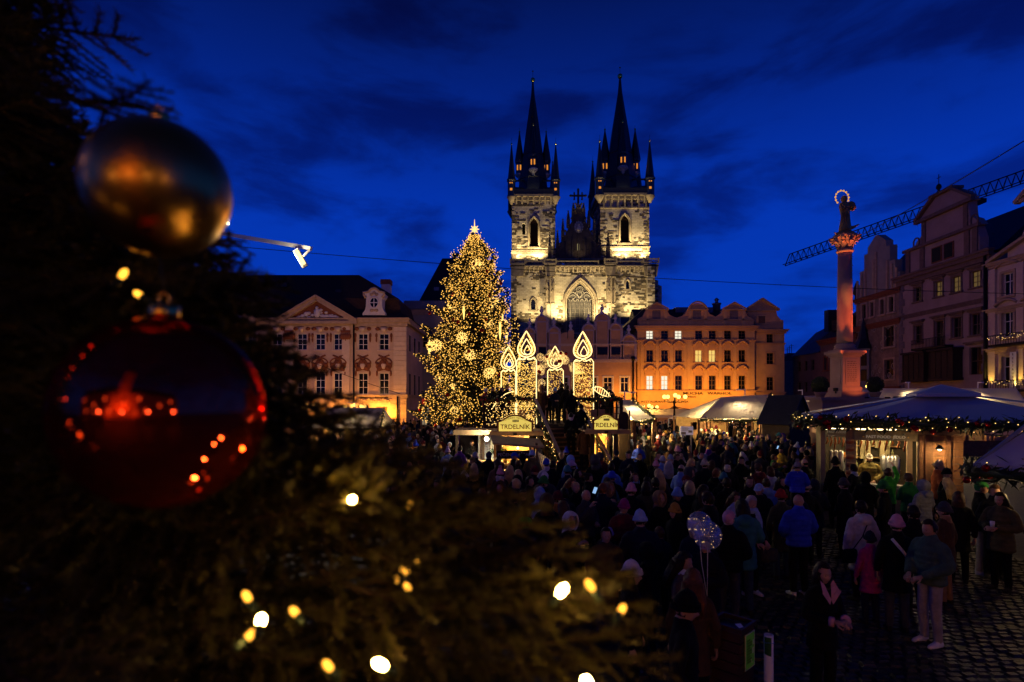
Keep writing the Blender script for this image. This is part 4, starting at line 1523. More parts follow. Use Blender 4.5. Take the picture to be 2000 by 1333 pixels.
tr.tube([(xm + .35 * math.cos(t * PI / 6), yt, zs + 2.7 + .3 * math.sin(t * PI / 6)) for t in range(12)], .07, 5, closed=True)
tr.build('tracery', mat('grey tracery', (.20, .18, .155), .85, var=.2), wf)
b = MB()
b.box(x0, x1, yt + .12, yt + .18, z0, z1)
b.build('leaded_glass', mat('leaded glass', (.07, .065, .06), .35, var=.4, scale=3), wf)
# buttress tabernacles
for px, t0 in ((1073, 546), (1189, 546)):
	b = MB()
	x = cx(px)
	b.box(x - 1.0, x + .9, yf - 1.2, yf, cz(597), cz(565))
	b.box(x - .12, x + .12, yf - 1.6, yf - 1.2, cz(640), cz(548))
	for q in (-.85, -.05, .75):
		pinnacle(b, x + q, yf - 1.0, cz(566), cz(t0 + (0 if q == -.05 else 3)), .22)
	for k in range(3):
		b.tube([(xx, yf - 1.25, zz) for xx, zz in arch_pts(x - .95 + .62 * k, x - .35 + .62 * k, cz(577), cz(571), True, 3)], .07, 4)
	b.box(x - 1.1, x + 1.0, yf - 1.3, yf, cz(598.5), cz(597))
	b.build('tabernacle', m_ch_trim, wf)
b = MB()   # stepped buttress at the right corner
for a, q, zt, dd in ((1258, 1272, 527, -3.3), (1272, 1280, 553, -2.6), (1280, 1288, 563, -2.0)):
	b.box(cx(a), cx(q), dd, 3, 0, cz(zt))
	b.add([(cx(a), dd, cz(zt)), (cx(q), dd, cz(zt)), (cx(q), 3, cz(zt) + 1.6), (cx(a), 3, cz(zt) + 1.6)], [(0, 1, 2, 3)])
bo = b.build('buttress', m_ch_plaster, church)
stones('stonework', cx(1258), cx(1272), 8, cz(530), -3.3, 3.2, rg, (), .5, par=bo)
stones('stonework', cx(1272), cx(1280), 8, cz(556), -2.6, 2.5, rg, (), .5, par=bo)
b = MB()
b.box(cx(998), cx(1009), -3.0, 3, 0, cz(530))
bo = b.build('buttress', m_ch_plaster, church)
stones('stonework', cx(998), cx(1009), 8, cz(532), -3.0, 3.2, rg, (), .5, par=bo)
# gallery with pierced parapet on corbels
b = MB()
b.box(cx(996), cx(1280), yf - .9, yf + .2, zg, zg + .25)
b.box(cx(998), cx(1278), yf - .45, yf + .2, zg - .45, zg)
for k in range(34):
	x = cx(1000) + k * (cx(1276) - cx(1000)) / 33
	b.bar((x, yf - .05, zg - 1.1), (x, yf - .65, zg - .05), .3, .28)
b.build('gallery_cornice', m_ch_trim, church)
for a, q, up_, yy in ((997, 1024.5, .35, -.75), (1027, 1059.5, 0, -.6), (1061.5, 1084, .35, -.75), (1085, 1165, 0, -.6), (1177, 1199.5, .45, -.75), (1201, 1248, 0, -.6), (1251, 1280, .55, -.75)):
	battlement(cx(a), cx(q), yf + yy, zg + .25 + up_, 1.05, church, m_ch_trim)
for a, q in ((997, 1024.5), (1061.5, 1084), (1177, 1199.5), (1251, 1280)):
	b = MB()
	b.prism([(cx(a), zg + .6), (cx(q), zg + .6), (cx(q) - .4, zg - 2.2), (cx(a) + .4, zg - 2.2)], yf - .9, yf)
	o = b.build('gallery_bastion', m_ch_trim, church)
# gable between the towers with stepped pinnacles, medallion and cross
b = MB()
gp = [(1084, 508), (1088, 494), (1094, 480), (1100, 466), (1106, 455), (1112, 442), (1118, 430), (1123, 412), (1126, 402), (1130, 398)]
poly = [(cx(x), cz(y)) for x, y in gp] + [(cx(2260 - x), cz(y)) for x, y in reversed(gp[:-1])]
poly.reverse()
b.prism(poly, -.2, 1.4)
b.build('gable', m_gable, church)
b = MB()
for x, y in gp[:-1]:
	for sgn in (0, 1):
		q = x if not sgn else 2260 - x
		for t in range(3):
			b.octa((cx(q + (1 - t) * 1.6 * (1 if sgn else -1)), -.1, cz(y - 3 + t * 4)), .34)
b.build('crocket', m_gable, church)
for x, y0, y1 in ((1089, 500, 449), (1099.5, 470, 427), (1110, 445, 411), (1120, 425, 396)):
	for q in (x, 2260 - x):
		b = MB()
		pinnacle(b, cx(q), .2, cz(y0), cz(y1), .38)
		b.build('pinnacle', m_gable, church)
b = MB()
for k in range(7):
	x = cx(1094) + k * (cx(1166) - cx(1094)) / 6
	b.cut().box(x - .16, x + .16, -.5, -.2, cz(508), cz(484 - 8 * (3 - abs(k - 3))))
b.build('gable_rib', m_gable, church)
b = MB()
for k in range(6):
	x = cx(1094) + (k + .5) * (cx(1166) - cx(1094)) / 6
	b.cut().tube([(x + .55 * math.cos(t), -.26, cz(497) + 1.0 * math.sin(t)) for t in [q * PI / 6 for q in range(12)]], .1, 5, closed=True)
b.build('blind_panel', m_gable, church)
b = MB()
b.box(cx(1083), cx(1177), -.9, 1.4, cz(510), cz(507))
b.build('gable_base', m_ch_trim, church)
c = MB()   # gilded seated figure in a mandorla
c.ball((0, 0, 0), 1.0, 14, 8, (1.05, .12, 1.35))
md = c.build('gable_medallion', mat('pale gilt disc', (.30, .27, .20), .5, metal=.2, var=.4, scale=3), church, (cx(1130), -.35, cz(445)))
c = MB()
c.ball((0, -.18, .55), .2, 8, 6)
c.loft([((0, -.15, .4), (.2, 0, 0), (0, .12, 0)), ((0, -.2, 0), (.32, 0, 0), (0, .16, 0)), ((0, -.2, -.5), (.5, 0, 0), (0, .2, 0)), ((0, -.15, -.95), (.42, 0, 0), (0, .12, 0))], 8)
for k in range(12):
	a = k * PI / 6
	c.bar((math.cos(a) * .75, -.12, math.sin(a) * 1.0), (math.cos(a) * 1.1, -.1, math.sin(a) * 1.42), .08)
c.build('medallion_figure', mat('pale gilt', (.62, .55, .36), .4, metal=.4, var=.2), md)
c = MB()
c.add([(cx(1127), -.24, cz(490)), (cx(1132), -.24, cz(490)), (cx(1132), -.24, cz(478)), (cx(1129.5), -.24, cz(475)), (cx(1127), -.24, cz(478))], [(0, 1, 2, 3, 4)])
c.build('gable_window', glow('lit gable window', (.9, .75, .35), .22), church)
c = MB()
X0, Z0 = cx(1129.5), cz(399)
zt = cz(370)
c.box(X0 - .22, X0 + .22, .1, .5, Z0, zt)
c.box(X0 - 1.75, X0 + 1.75, .12, .48, cz(383.5), cz(380.5))
for sx, zz in ((-1, 382), (1, 382), (0, 370)):
	c.ball((X0 + sx * 1.75, .3, cz(zz)), .3, 6, 5)
for sx in (-1, 1):
	c.box(X0 + sx * .9 - .14, X0 + sx * .9 + .14, .15, .45, cz(389.5), cz(376.5))
	c.ball((X0 + sx * .9, .3, cz(377)), .24, 6, 5)
	c.ball((X0 + sx * .9, .3, cz(389)), .24, 6, 5)
c.build('roof_cross', M['black_iron'], church)
b = MB()   # nave roof behind
b.add([(cx(1060), 3, cz(508)), (cx(1200), 3, cz(508)), (cx(1130), 3, cz(430)), (cx(1060), 40, cz(508)), (cx(1200), 40, cz(508)), (cx(1130), 40, cz(430))], [(0, 1, 2), (0, 2, 5, 3), (1, 4, 5, 2)])
b.build('nave_roof', M['roof_slate'], church)
for px, tp in ((1073, 452), (1186, 453)):
	b = MB()
	pinnacle(b, cx(px), -1.2, cz(512), cz(tp), .42)
	b.build('pinnacle', m_gable, church)

# ---- floodlights of the church
FL = (1.0, 0.76, 0.36)

def flood(px, py, y, e, target, ang, label, housing=True, bl=.8):
	p = Vector((cx(px), CD + y, cz(py)))
	la = root('floodlight', p, 0, label, 'floodlight')
	c = MB()
	c.box(-.3, .3, -.22, .22, -.35, -.05)
	c.bar((0, 0, -.35), (0, 0, -.7), .1)
	c.build('lamp_housing', M['black_iron'], la)
	c = MB()
	c.add([(-.26, -.18, -.045), (.26, -.18, -.045), (.26, .18, -.045), (-.26, .18, -.045)], [(0, 1, 2, 3)])
	c.build('lens', glow('flood lens', FL, .5, 'NONE'), la)
	t = Vector((cx(target[0]), CD + target[2], cz(target[1])))
	light('SPOT', (0, 0, .15), e, FL, la, .3, t - p, ang, bl)

flood(1052, 511, -1.9, 6000, (1040, 440, 0), 150, 'floodlight on the church gallery washing the left tower')
flood(1008, 511, -1.9, 4200, (1012, 440, 0), 150, 'floodlight at the left end of the church gallery below the left tower')
flood(1215, 509, -1.9, 7200, (1215, 430, 0), 150, 'floodlight on the church gallery washing the right tower')
flood(1256, 508, -1.9, 5200, (1250, 440, 0), 150, 'floodlight at the right end of the church gallery below the right tower')
flood(1090, 640, -6.0, 14000, (1100, 560, -2), 110, 'roof floodlight left of the great church window')
flood(1165, 640, -6.2, 14000, (1160, 560, -2), 110, 'roof floodlight right of the great church window')
flood(1040, 640, -6.0, 4800, (1035, 575, -2), 110, 'roof floodlight below the small pointed window of the left tower')
flood(1235, 632, -6.2, 6500, (1225, 560, -2), 115, 'roof floodlight below the slit window of the right tower')
flood(1042, 383, -.2, 900, (1040, 320, 5), 90, 'small floodlight on the left tower gallery lighting its spire')
flood(1220, 381, -.2, 1300, (1214, 320, 6), 90, 'small floodlight on the right tower gallery lighting its spire')
flood(1130, 511, -2.6, 170, (1130, 450, 0), 120, 'small floodlight on the gallery below the sooty gable')
# ================================================================ COLUMN WITH STATUE
m_col = mat('pinkish column stone', (0.36, 0.235, 0.175), 0.8, var=0.15, scale=1.2, bump=0.2)
m_bronze = mat('dark gilded statue', (0.34, 0.23, 0.08), 0.5, metal=0.3, var=0.35, scale=4, bump=0.3)
RED = (1.0, 0.16, 0.04)
D = 33.9
k = D / F
kx, kz = (lambda px: (px - 1650) * k), (lambda py: CH + (HY - py) * k)
column = root('marian_column', ((1650 - 1000) * k, D, 0), .12, 'tall stone column with a haloed statue on its leafy capital lit red from below', 'monument')
c = MB()
c.lathe([(.43, kz(672)), (.42, kz(655)), (.405, kz(580)), (.37, kz(494))], 28)
c.build('shaft', m_col, column)
c = MB()
c.lathe([(.60, kz(684)), (.60, kz(681)), (.53, kz(679)), (.57, kz(676)), (.47, kz(673)), (.43, kz(671.5))], 28)
c.build('shaft_base', m_col, column)
c = MB()
c.lathe([(.40, kz(495)), (.46, kz(493.5)), (.48, kz(491)), (.42, kz(489)), (.36, kz(487)), (.42, kz(478)), (.62, kz(467))], 20)
for lay, (n, z0, h, r0) in enumerate(((8, kz(487), .42, .38), (8, kz(480), .46, .43))):
	for i in range(n):
		a = 2 * PI * (i + .5 * lay) / n
		u, v = Vector((math.cos(a), math.sin(a), 0)), Vector((-math.sin(a), math.cos(a), 0))
		pts = [u * (r0 + q[0]) + Vector((0, 0, z0 + q[1] * h)) for q in ((0, 0), (.05, .45), (.12, .8), (.26, .95), (.30, .75))]
		c.loft([(p, v * w, u * .05) for p, w in zip(pts, (.13, .15, .13, .09, .03))], 6)
for i in range(4):
	a = PI / 4 + i * PI / 2
	u = Vector((math.cos(a), math.sin(a), 0))
	c.tube([u * .5 + Vector((0, 0, kz(473))), u * .72 + Vector((0, 0, kz(469))), u * .82 + Vector((0, 0, kz(466)))], [.12, .1, .06], 6)
c.lathe([(.72, kz(467)), (.86, kz(465)), (.86, kz(462.5))], 4, rot=PI / 4, smooth=False)
c.build('capital', m_col, column)
c = MB()   # pedestal with sunk panels and cornice
c.box(-.55, .55, -.55, .55, kz(757), kz(698))
for w, a, q in ((.78, 692, 687), (.70, 695, 692), (.62, 698, 695)):
	c.box(-w, w, -w, w, kz(a), kz(q))
c.box(-.63, .63, -.63, .63, kz(757) - .3, kz(757))
c.box(-.64, .64, -.64, .64, kz(687), kz(684))
c.build('pedestal', m_col, column)
c = MB()
for sx, sy in ((0, -1), (-1, 0)):
	if sy:
		c.box(-.38, .38, -.58, -.55, kz(752), kz(703))
	else:
		c.box(-.58, -.55, -.38, .38, kz(752), kz(703))
po = c.build('inscription_panel', m_col, column)
c = MB()
rr = random.Random(2)
for r in range(11):
	z = kz(707) - r * .115
	x = -.29
	while x < .26:
		w = rr.uniform(.05, .16)
		c.box(x, min(x + w, .31), -.59, -.58, z - .05, z)
		x += w + .05
c.build('inscription', mat('cut inscription', (.2, .13, .09), .9), po)
c = MB()   # balustrade block with corner piers
c.box(-2.6, 2.6, -2.1, 2.1, 0, kz(802))
for sx in (-1, 1):
	for sy in (-1, 1):
		c.box(sx * 3.0 - .55, sx * 3.0 + .55, sy * 2.4 - .55, sy * 2.4 + .55, 0, kz(783))
		c.box(sx * 3.0 - .75, sx * 3.0 + .75, sy * 2.4 - .75, sy * 2.4 + .75, kz(783), kz(777))
c.box(-3.0, 3.0, -2.75, -2.3, kz(802), kz(785))
c.box(-3.0, 3.0, 2.3, 2.75, kz(802), kz(785))
c.box(-3.15, -2.7, -2.4, 2.4, kz(802), kz(785))
c.box(-3.1, 3.1, -2.85, -2.2, kz(785), kz(779))
c.box(-.85, .85, -.85, .85, kz(802), kz(757) - .3)
c.build('plinth', m_col, column)
# statue
st = MB()
zb = kz(455)
pf = [(.34, .30, 0, 0), (.36, .30, .02, .25), (.27, .24, .03, .75), (.24, .2, .02, 1.0), (.30, .22, 0, 1.3), (.34, .21, -.02, 1.55), (.28, .18, -.02, 1.75), (.10, .10, -.02, 1.85)]
rings = []
for rx, ry, dx, z in pf:
	rings.append(((dx, 0, zb + z), (rx, 0, 0), (0, ry, 0)))
st.loft(rings, 16)
for i in range(9):    # drapery folds
	a = -PI + i * PI / 8
	st.tube([(.30 * math.cos(a), .26 * math.sin(a), zb + .05), (.26 * math.cos(a + .3), .22 * math.sin(a + .3), zb + .7), (.24 * math.cos(a + .7), .19 * math.sin(a + .7), zb + 1.25)], [.06, .05, .03], 5)
st.ball((-.03, -.02, zb + 2.0), .16, 12, 9, (.9, 1, 1.2))
st.ball((-.03, .05, zb + 2.02), .175, 10, 8, (1, .9, 1.15))
st.tube([(-.3, -.05, zb + 1.6), (-.34, -.22, zb + 1.32), (-.05, -.3, zb + 1.45)], [.1, .085, .05], 7)
st.tube([(.3, -.02, zb + 1.6), (.42, -.12, zb + 1.35), (.3, -.28, zb + 1.5)], [.1, .085, .05], 7)
st.ball((.38, -.02, zb + 1.62), .26, 10, 8, (1, .8, 1))
st.ball((.46, -.05, zb + 1.5), .2, 8, 6)
st.tube([(.15, 0, zb + .25), (.5, -.05, zb + .32), (.85, -.1, zb + .5)], [.14, .1, .03], 6)
st.tube([(-.25, 0, zb + .02), (-.6, -.05, zb - .1), (-.72, -.05, zb - .02)], [.09, .06, .03], 6)
st.ball((0, 0, zb - .12), .5, 12, 8, (1, 1, .5))
st.lathe([(.55, kz(463)), (.62, kz(460)), (.5, kz(457)), (.45, kz(455))], 14)
so = st.build('statue', m_bronze, column)
hl = MB()
hc = Vector((-.08, .12, zb + 2.12))
for i in range(12):
	a = math.radians(-45 + i * 270 / 11)
	hl.ball((hc.x + .43 * math.cos(a), hc.y, hc.z + .43 * math.sin(a)), .055, 8, 6)
hl.tube([(hc.x + .42 * math.cos(math.radians(-45 + q * 9)), hc.y + .02, hc.z + .42 * math.sin(math.radians(-45 + q * 9))) for q in range(31)], .018, 5)
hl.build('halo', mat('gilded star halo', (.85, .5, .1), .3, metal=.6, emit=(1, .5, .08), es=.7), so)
for i, (dx, dy, dz, e, tg, an, lb) in enumerate(((-1.4, -1.5, kz(760), 1500, (.1, -.2, 11.5), 26, 'red floodlight on the plinth left of the column pedestal'), (1.9, -1.7, kz(776), 4200, (.05, 0, 12), 30, 'red floodlight on the plinth right of the column pedestal'), (.9, -2.5, kz(777), 190, (.1, -.9, 5.0), 75, 'red floodlight in front of the inscription of the column pedestal'))):
	p = column.matrix_world @ Vector((dx, dy, dz)) if False else Vector((column.location.x + dx, D + dy, dz))
	la = root('floodlight', p, 0, lb, 'floodlight')
	c = MB()
	c.lathe([(.05, -.18), (.13, -.15), (.14, 0), (.12, .02)], 10)
	c.box(-.03, .03, -.03, .03, -.3, -.15)
	c.build('lamp_housing', M['black_iron'], la)
	light('SPOT', (0, 0, .1), e, RED if i < 2 else (1, .22, .05), la, .08, Vector((tg[0] - dx, tg[1] - dy, tg[2] - dz)), an, .5)
la = root('floodlight', (column.location.x - .2, D - 2.45, kz(777)), 0, 'added narrow golden floodlight on the plinth brightening the statue', 'floodlight')
c = MB()
c.lathe([(.05, -.18), (.11, -.15), (.12, 0), (.1, .02)], 10)
c.build('lamp_housing', M['black_iron'], la)
light('SPOT', (0, 0, .1), 2600, (1, .5, .14), la, .06, (.25, 2.4, 9.4), 15, .5)  # added spot, only there to give the statue more golden light
for i, (px, dy) in enumerate(((1602, -2.4), (1639, 2.4), (1709, -2.4))):   # clipped balls in pots on the piers
	la = root('box_ball', ((px - 1000) / F * (D + dy), D + dy, kz(777)), 0, ('clipped round shrub in a pot on the left front pier of the column plinth', 'clipped round shrub in a pot behind the column pedestal', 'clipped round shrub in a pot on the right front pier of the column plinth')[i], 'shrub')
	c = MB()
	c.lathe([(.2, 0), (.3, .25), (.32, .28)], 12)
	c.build('pot', m_col, la)
	c = MB()
	rr = random.Random(i)
	for q in range(900):
		v = Vector((rr.gauss(0, 1), rr.gauss(0, 1), rr.gauss(0, 1))).normalized() * rr.uniform(.34, .46)
		c.octa((v.x, v.y, .7 + v.z), rr.uniform(.02, .045))
	c.ball((0, 0, .7), .37, 10, 8)
	c.build('foliage', M['fir'], la)

# ================================================================ GARLANDS
def garland(name, pts, par, rng, r=.16, dens=60, bulbs=6, balls=1.2, mb='bulb', br=.022):
	"""fir garland along a line: needle tufts, little lights and red baubles as parts"""
	g_, b_, r_ = MB(), MB(), MB()
	pts = [Vector(p) for p in pts]
	for a, q in zip(pts, pts[1:]):
		L = (q - a).length
		for i in range(max(2, int(L * dens))):
			t = rng.random()
			c = a.lerp(q, t) + Vector((rng.gauss(0, r * .4), rng.gauss(0, r * .4), rng.gauss(0, r * .45)))
			d = Vector((rng.gauss(0, 1), rng.gauss(0, 1), rng.gauss(0, 1))).normalized() * r * rng.uniform(.4, .9)
			s = d.cross(Vector((rng.random(), rng.random(), rng.random() + .1))).normalized() * r * .14
			g_.add([c - d - s * .3, c - s, c + d, c + s], [(0, 1, 2, 3)])
		g_.tube([a, q], r * .42, 6)
		for i in range(int(L * bulbs + rng.random())):
			c = a.lerp(q, rng.random()) + Vector((rng.uniform(-1, 1), -abs(rng.gauss(.55, .3)), rng.uniform(-1, 1))) * r
			b_.octa(c, br * rng.uniform(.7, 1.15))
		for i in range(int(L * balls + rng.random())):
			c = a.lerp(q, rng.random()) + Vector((rng.uniform(-.5, .5), -.9, rng.uniform(-.9, .5))) * r
			r_.ball(c, r * .34, 7, 5)
	o = tag(g_.build(name, M['fir'], par), kind='stuff')
	if b_.f:
		tag(b_.build('garland_bulbs', M[mb], o), kind='stuff')
	if r_.f:
		tag(r_.build('garland_baubles', M['red_bauble'], o), kind='stuff')
	return o

# ================================================================ RAISED PLATFORM, STAIRS
PD = 25.0
platform = root('viewing_platform', (0, PD, 0), 0, 'raised wooden viewing platform with garlanded railings behind the two sweet pastry stalls', 'platform')
pk = PD / F
px0, px1 = (945 - 1000) * pk, (1216 - 1000) * pk
FZ = 2.4
b = MB()
n = 26
for i in range(n):
	x = px0 + (px1 - px0) * i / n
	b.cut().box(x + .006, x + (px1 - px0) / n - .006, 0.1, 7.0, FZ - .05, FZ)
b.build('deck_board', M['wood_dark'], platform)
b = MB()
b.box(px0, px1, .1, .25, FZ - .3, FZ - .05)
b.box(px0, px1, 6.8, 7.0, FZ - .3, FZ - .05)
b.build('deck_beam', M['wood_dark'], platform)
b = MB()
for x in (px0 + .08, px0 + 1.6, 1.0, 2.95, px1 - 1.2, px1 - .08):
	for y in (.2, 3.5, 6.8):
		b.cut().box(x - .08, x + .08, y - .08, y + .08, 0, FZ - .3)
b.build('post', M['wood_dark'], platform)
for (a, q) in ((px0, 1.03), (2.86, px1)):
	b = MB()
	for k in range(4):
		z = FZ + .22 + k * .25
		b.box(a, q, .12, .16, z, z + .03)
	m_ = max(2, int((q - a) / .9))
	for k in range(m_ + 1):
		x = a + (q - a) * k / m_
		b.box(x - .035, x + .035, .1, .18, FZ, FZ + 1.08)
	b.box(a, q, .06, .22, FZ + 1.05, FZ + 1.12)
	rl = b.build('railing', M['wood_dark'], platform)
	garland('garland', [(a + (q - a) * t / 5, .06, FZ + 1.12 - .05 * math.sin(PI * (t % 1))) for t in range(6)], rl, RN, .17, 150, 5, 3)
b = MB()
b.box(px1 - .1, px1 - .03, .1, 7, FZ + 1.02, FZ + 1.12)
b.box(px0, px0 + .07, .1, 7, FZ + 1.02, FZ + 1.12)
b.box(px0, px1, 6.9, 7, FZ + 1.02, FZ + 1.12)
for k in range(8):
	b.box(px1 - .1, px1 - .03, .1 + k * .95, .17 + k * .95, FZ, FZ + 1.05)
	b.box(px0, px0 + .07, .1 + k * .95, .17 + k * .95, FZ, FZ + 1.05)
b.build('side_railing', M['wood_dark'], platform)
# curtain of little lights hung below the left rail
b = MB()
rr = random.Random(8)
for i in range(330):
	x = rr.uniform(px0 + .05, .98)
	b.octa((x, -.02 + rr.uniform(-.05, .05), FZ + 1.0 - rr.random() ** 1.2 * 1.9), .018)
tag(b.build('light_curtain', M['bulb'], platform), kind='stuff')
for x in (.45, 3.6, 3.95):      # paper notices and a board on the rail
	c = MB()
	c.box(x - .14, x + .14, .06, .075, FZ + .30, FZ + .66)
	c.build('notice', M['wood_light'], platform)
# stairs run towards the camera and a little to the right
st_dir = Vector((.24, -1, 0)).normalized()
st_rt = Vector((1, .24, 0)).normalized()
stair = root('staircase', (1.945, PD + .1, 0), 0, 'wooden staircase with lit garlands on its handrails leading up to the platform', 'staircase')
NS = 13
b = MB()
run = .29
for i in range(NS):
	z = FZ - (i + 1) * FZ / (NS + 1)
	c = st_dir * (.02 + i * run)
	p = [c - st_rt * .9, c + st_rt * .9, c + st_rt * .9 + st_dir * (run + .03), c - st_rt * .9 + st_dir * (run + .03)]
	b.cut().add([(q.x, q.y, z - .045) for q in p] + [(q.x, q.y, z) for q in p], [(0, 3, 2, 1), (4, 5, 6, 7), (0, 1, 5, 4), (1, 2, 6, 5), (2, 3, 7, 6), (3, 0, 4, 7)])
b.build('step', M['wood'], stair)
b = MB()
for i in range(NS + 1):
	z = FZ - i * FZ / (NS + 1)
	c = st_dir * (.03 + i * run)
	p = [c - st_rt * .88, c + st_rt * .88]
	b.add([(p[0].x, p[0].y, z - .05 - FZ / (NS + 1) + .04), (p[1].x, p[1].y, z - .05 - FZ / (NS + 1) + .04), (p[1].x, p[1].y, z - .05), (p[0].x, p[0].y, z - .05)], [(0, 1, 2, 3)])
b.build('riser', M['wood_dark'], stair)
for sg in (-1, 1):
	b = MB()
	a, q = st_rt * sg * .95, st_rt * sg * .95 + st_dir * (NS * run + .3)
	b.bar((a.x, a.y, FZ - .2), (q.x, q.y, -.02), .06, .3)
	for t in np.linspace(0, 1, 6):
		c = a.lerp(q, t)
		z = (FZ - .1) * (1 - t)
		b.bar((c.x, c.y, max(0, z - .1)), (c.x, c.y, z + 1.03), .07)
	b.build('stringer', M['wood_dark'], stair)
	b = MB()
	b.bar((a.x, a.y, FZ + 1.12), (q.x, q.y, 1.02), .12, .05)
	b.build('handrail', mat('grey worn rail', (.30, .22, .17), .6), stair)
	q2 = st_rt * sg * 1.04 + st_dir * .25
	e2 = st_rt * sg * 1.04 + st_dir * (NS * run + .1)
	garland('garland', [(q2.x, q2.y, FZ + .75), tuple(Vector((q2.x, q2.y, FZ + .7)).lerp(Vector((e2.x, e2.y, .7)), .5)), (e2.x, e2.y, .65)], stair, RN, .13, 150, 16, 2, 'bulb', .018)

# ================================================================ GIANT LIT CANDLES
def flame_outline(w, h, sc=1.0, n=22):
	out = []
	for i in range(n):
		t = i / n * 2 * PI
		r = w * sc * math.sin(t) * (abs(math.sin(t / 2)) ** 1.4)
		z = h * (0.5 - .5 * math.cos(t))
		out.append((r, h * .02 + (h - z) if False else z))
	pts = []
	for i in range(n + 1):          # teardrop: round below, pointed above
		t = i / n
		z = h * t
		x = w * math.sin(PI * t ** .62) ** .9 * (1 - .25 * t)
		pts.append((x, z))
	return [(x * sc, z * sc) for x, z in pts] + [(-x * sc, z * sc) for x, z in reversed(pts[1:-1])]

def candle(px0, px1, ytop, yfl, D, zb, label, nb):
	k = D / F
	w = (px1 - px0) * k / 2
	zt = CH + (HY - ytop) * k
	ht = (ytop - yfl) * k
	o = root('lit_candle', (((px0 + px1) / 2 - 1000) * k, D, zb), 0, label, 'light display', 'giant candles made of lights')
	rr = random.Random(int(px0))
	H = zt - zb
	dp = .30
	b = MB()
	for y in (-dp, dp):
		for x in (-w, w):
			b.bar((x, y, 0), (x, y, H), .04)
		for z in np.linspace(.1, H - .1, 7):
			b.bar((-w, y, z), (w, y, z), .025)
	for x in (-w, w):
		for z in np.linspace(.1, H - .1, 7):
			b.bar((x, -dp, z), (x, dp, z), .025)
	b.build('frame', M['black_iron'], o)
	out = [(-w, 0), (-w, H - .12), (-w + .1, H), (-w * .35, H - .06), (0, H + .03), (w * .35, H - .05), (w - .1, H + .04), (w, H - .1), (w, 0)]
	b = MB()
	for y in (-dp - .03, dp):
		b.tube([(x, y, z) for x, z in out], .022, 5)
		if y > 0:
			b.tube([(x, y, z) for x, z in [(-w, 0), (w, 0)]], .02, 5)
	b.build('rope_light', M['rope'], o)
	b = MB()
	for i in range(nb):
		y = rr.choice((-dp, -dp, -dp * .3, dp))
		b.octa((rr.uniform(-w, w) * .96, y + rr.uniform(-.04, .04), rr.uniform(.02, H - .12)), rr.uniform(.014, .024))
	tag(b.build('net_lights', M['net'], o), kind='stuff')
	b = MB()
	b.bar((0, 0, H - .02), (0, 0, H + .14), .05)
	b.build('wick', M['black_iron'], o)
	fw = ht * .36
	z0 = H + .06
	fl = MB()
	for sc, dz, dx in ((1, 0, 0), (.62, .10, .01), (.36, .12, .05)):
		pts = flame_outline(fw, ht, sc)
		for y in ((-.05,) if sc < 1 else (-.08, .08)):
			fl.tube([(x + dx, y, z0 + dz + z) for x, z in pts], .021 if sc > .5 else .017, 5, closed=True)
	flo = fl.build('flame', M['rope'], o)
	b = MB()
	for i in range(int(nb * .35)):
		t = rr.random()
		wz = fw * math.sin(PI * t ** .62) ** .9 * (1 - .25 * t)
		s_ = rr.choice((-1, 1))
		b.octa((s_ * wz * rr.uniform(.62, .98), rr.uniform(-.08, .08), z0 + ht * t), rr.uniform(.014, .022))
	tag(b.build('flame_bulbs', M['net'], flo), kind='stuff')
	return o

candle(1009, 1047, 701, 650, 25.75, 1.6, 'tall front left candle of lights with a teardrop flame beside the stair head', 1000)
candle(1119, 1157, 704, 651, 25.75, 1.6, 'tall front right candle of lights with a teardrop flame beside the stair head', 1000)
candle(979, 1007, 724, 680, 30.5, FZ, 'shorter rear left candle of lights in front of the big tree', 420)
candle(1069, 1099, 722, 679, 30.8, FZ, 'shorter rear middle candle of lights under the snowflake arch', 420)

# arch of lit snowflakes between the front candles
arch = root('snowflake_arch', ((1087 - 1000) * 28 / F, 28.0, FZ), 0, 'arch of glowing snowflakes and baubles between the two front candles', 'light display')
akx = 28.0 / F
b = MB()
pts = []
for i in range(15):
	t = i / 14
	a = PI * (1.05 - 1.1 * t)
	pts.append((math.cos(a) * 38 * akx, 0, max(.0, (HY - 745) * akx + 3.4 - FZ + math.sin(a) * 48 * akx)))
pts = [(pts[0][0], 0, 0)] + pts + [(pts[-1][0], 0, 0)]
b.tube(pts, .03, 6)
b.build('arch_frame', M['black_iron'], arch)

def snow_mesh(r, t):
	b = MB()
	for q in range(4):
		a = q * PI / 4
		c_, s_ = math.cos(a), math.sin(a)
		b.bar((-c_ * r, 0, -s_ * r), (c_ * r, 0, s_ * r), t)
		for sg in (-1, 1):
			for w in (-.5, .5):
				m_ = .62 * r
				b.bar((sg * c_ * m_, 0, sg * s_ * m_), (sg * math.cos(a + w) * r * .92, 0, sg * math.sin(a + w) * r * .92), t * .8)
	return b

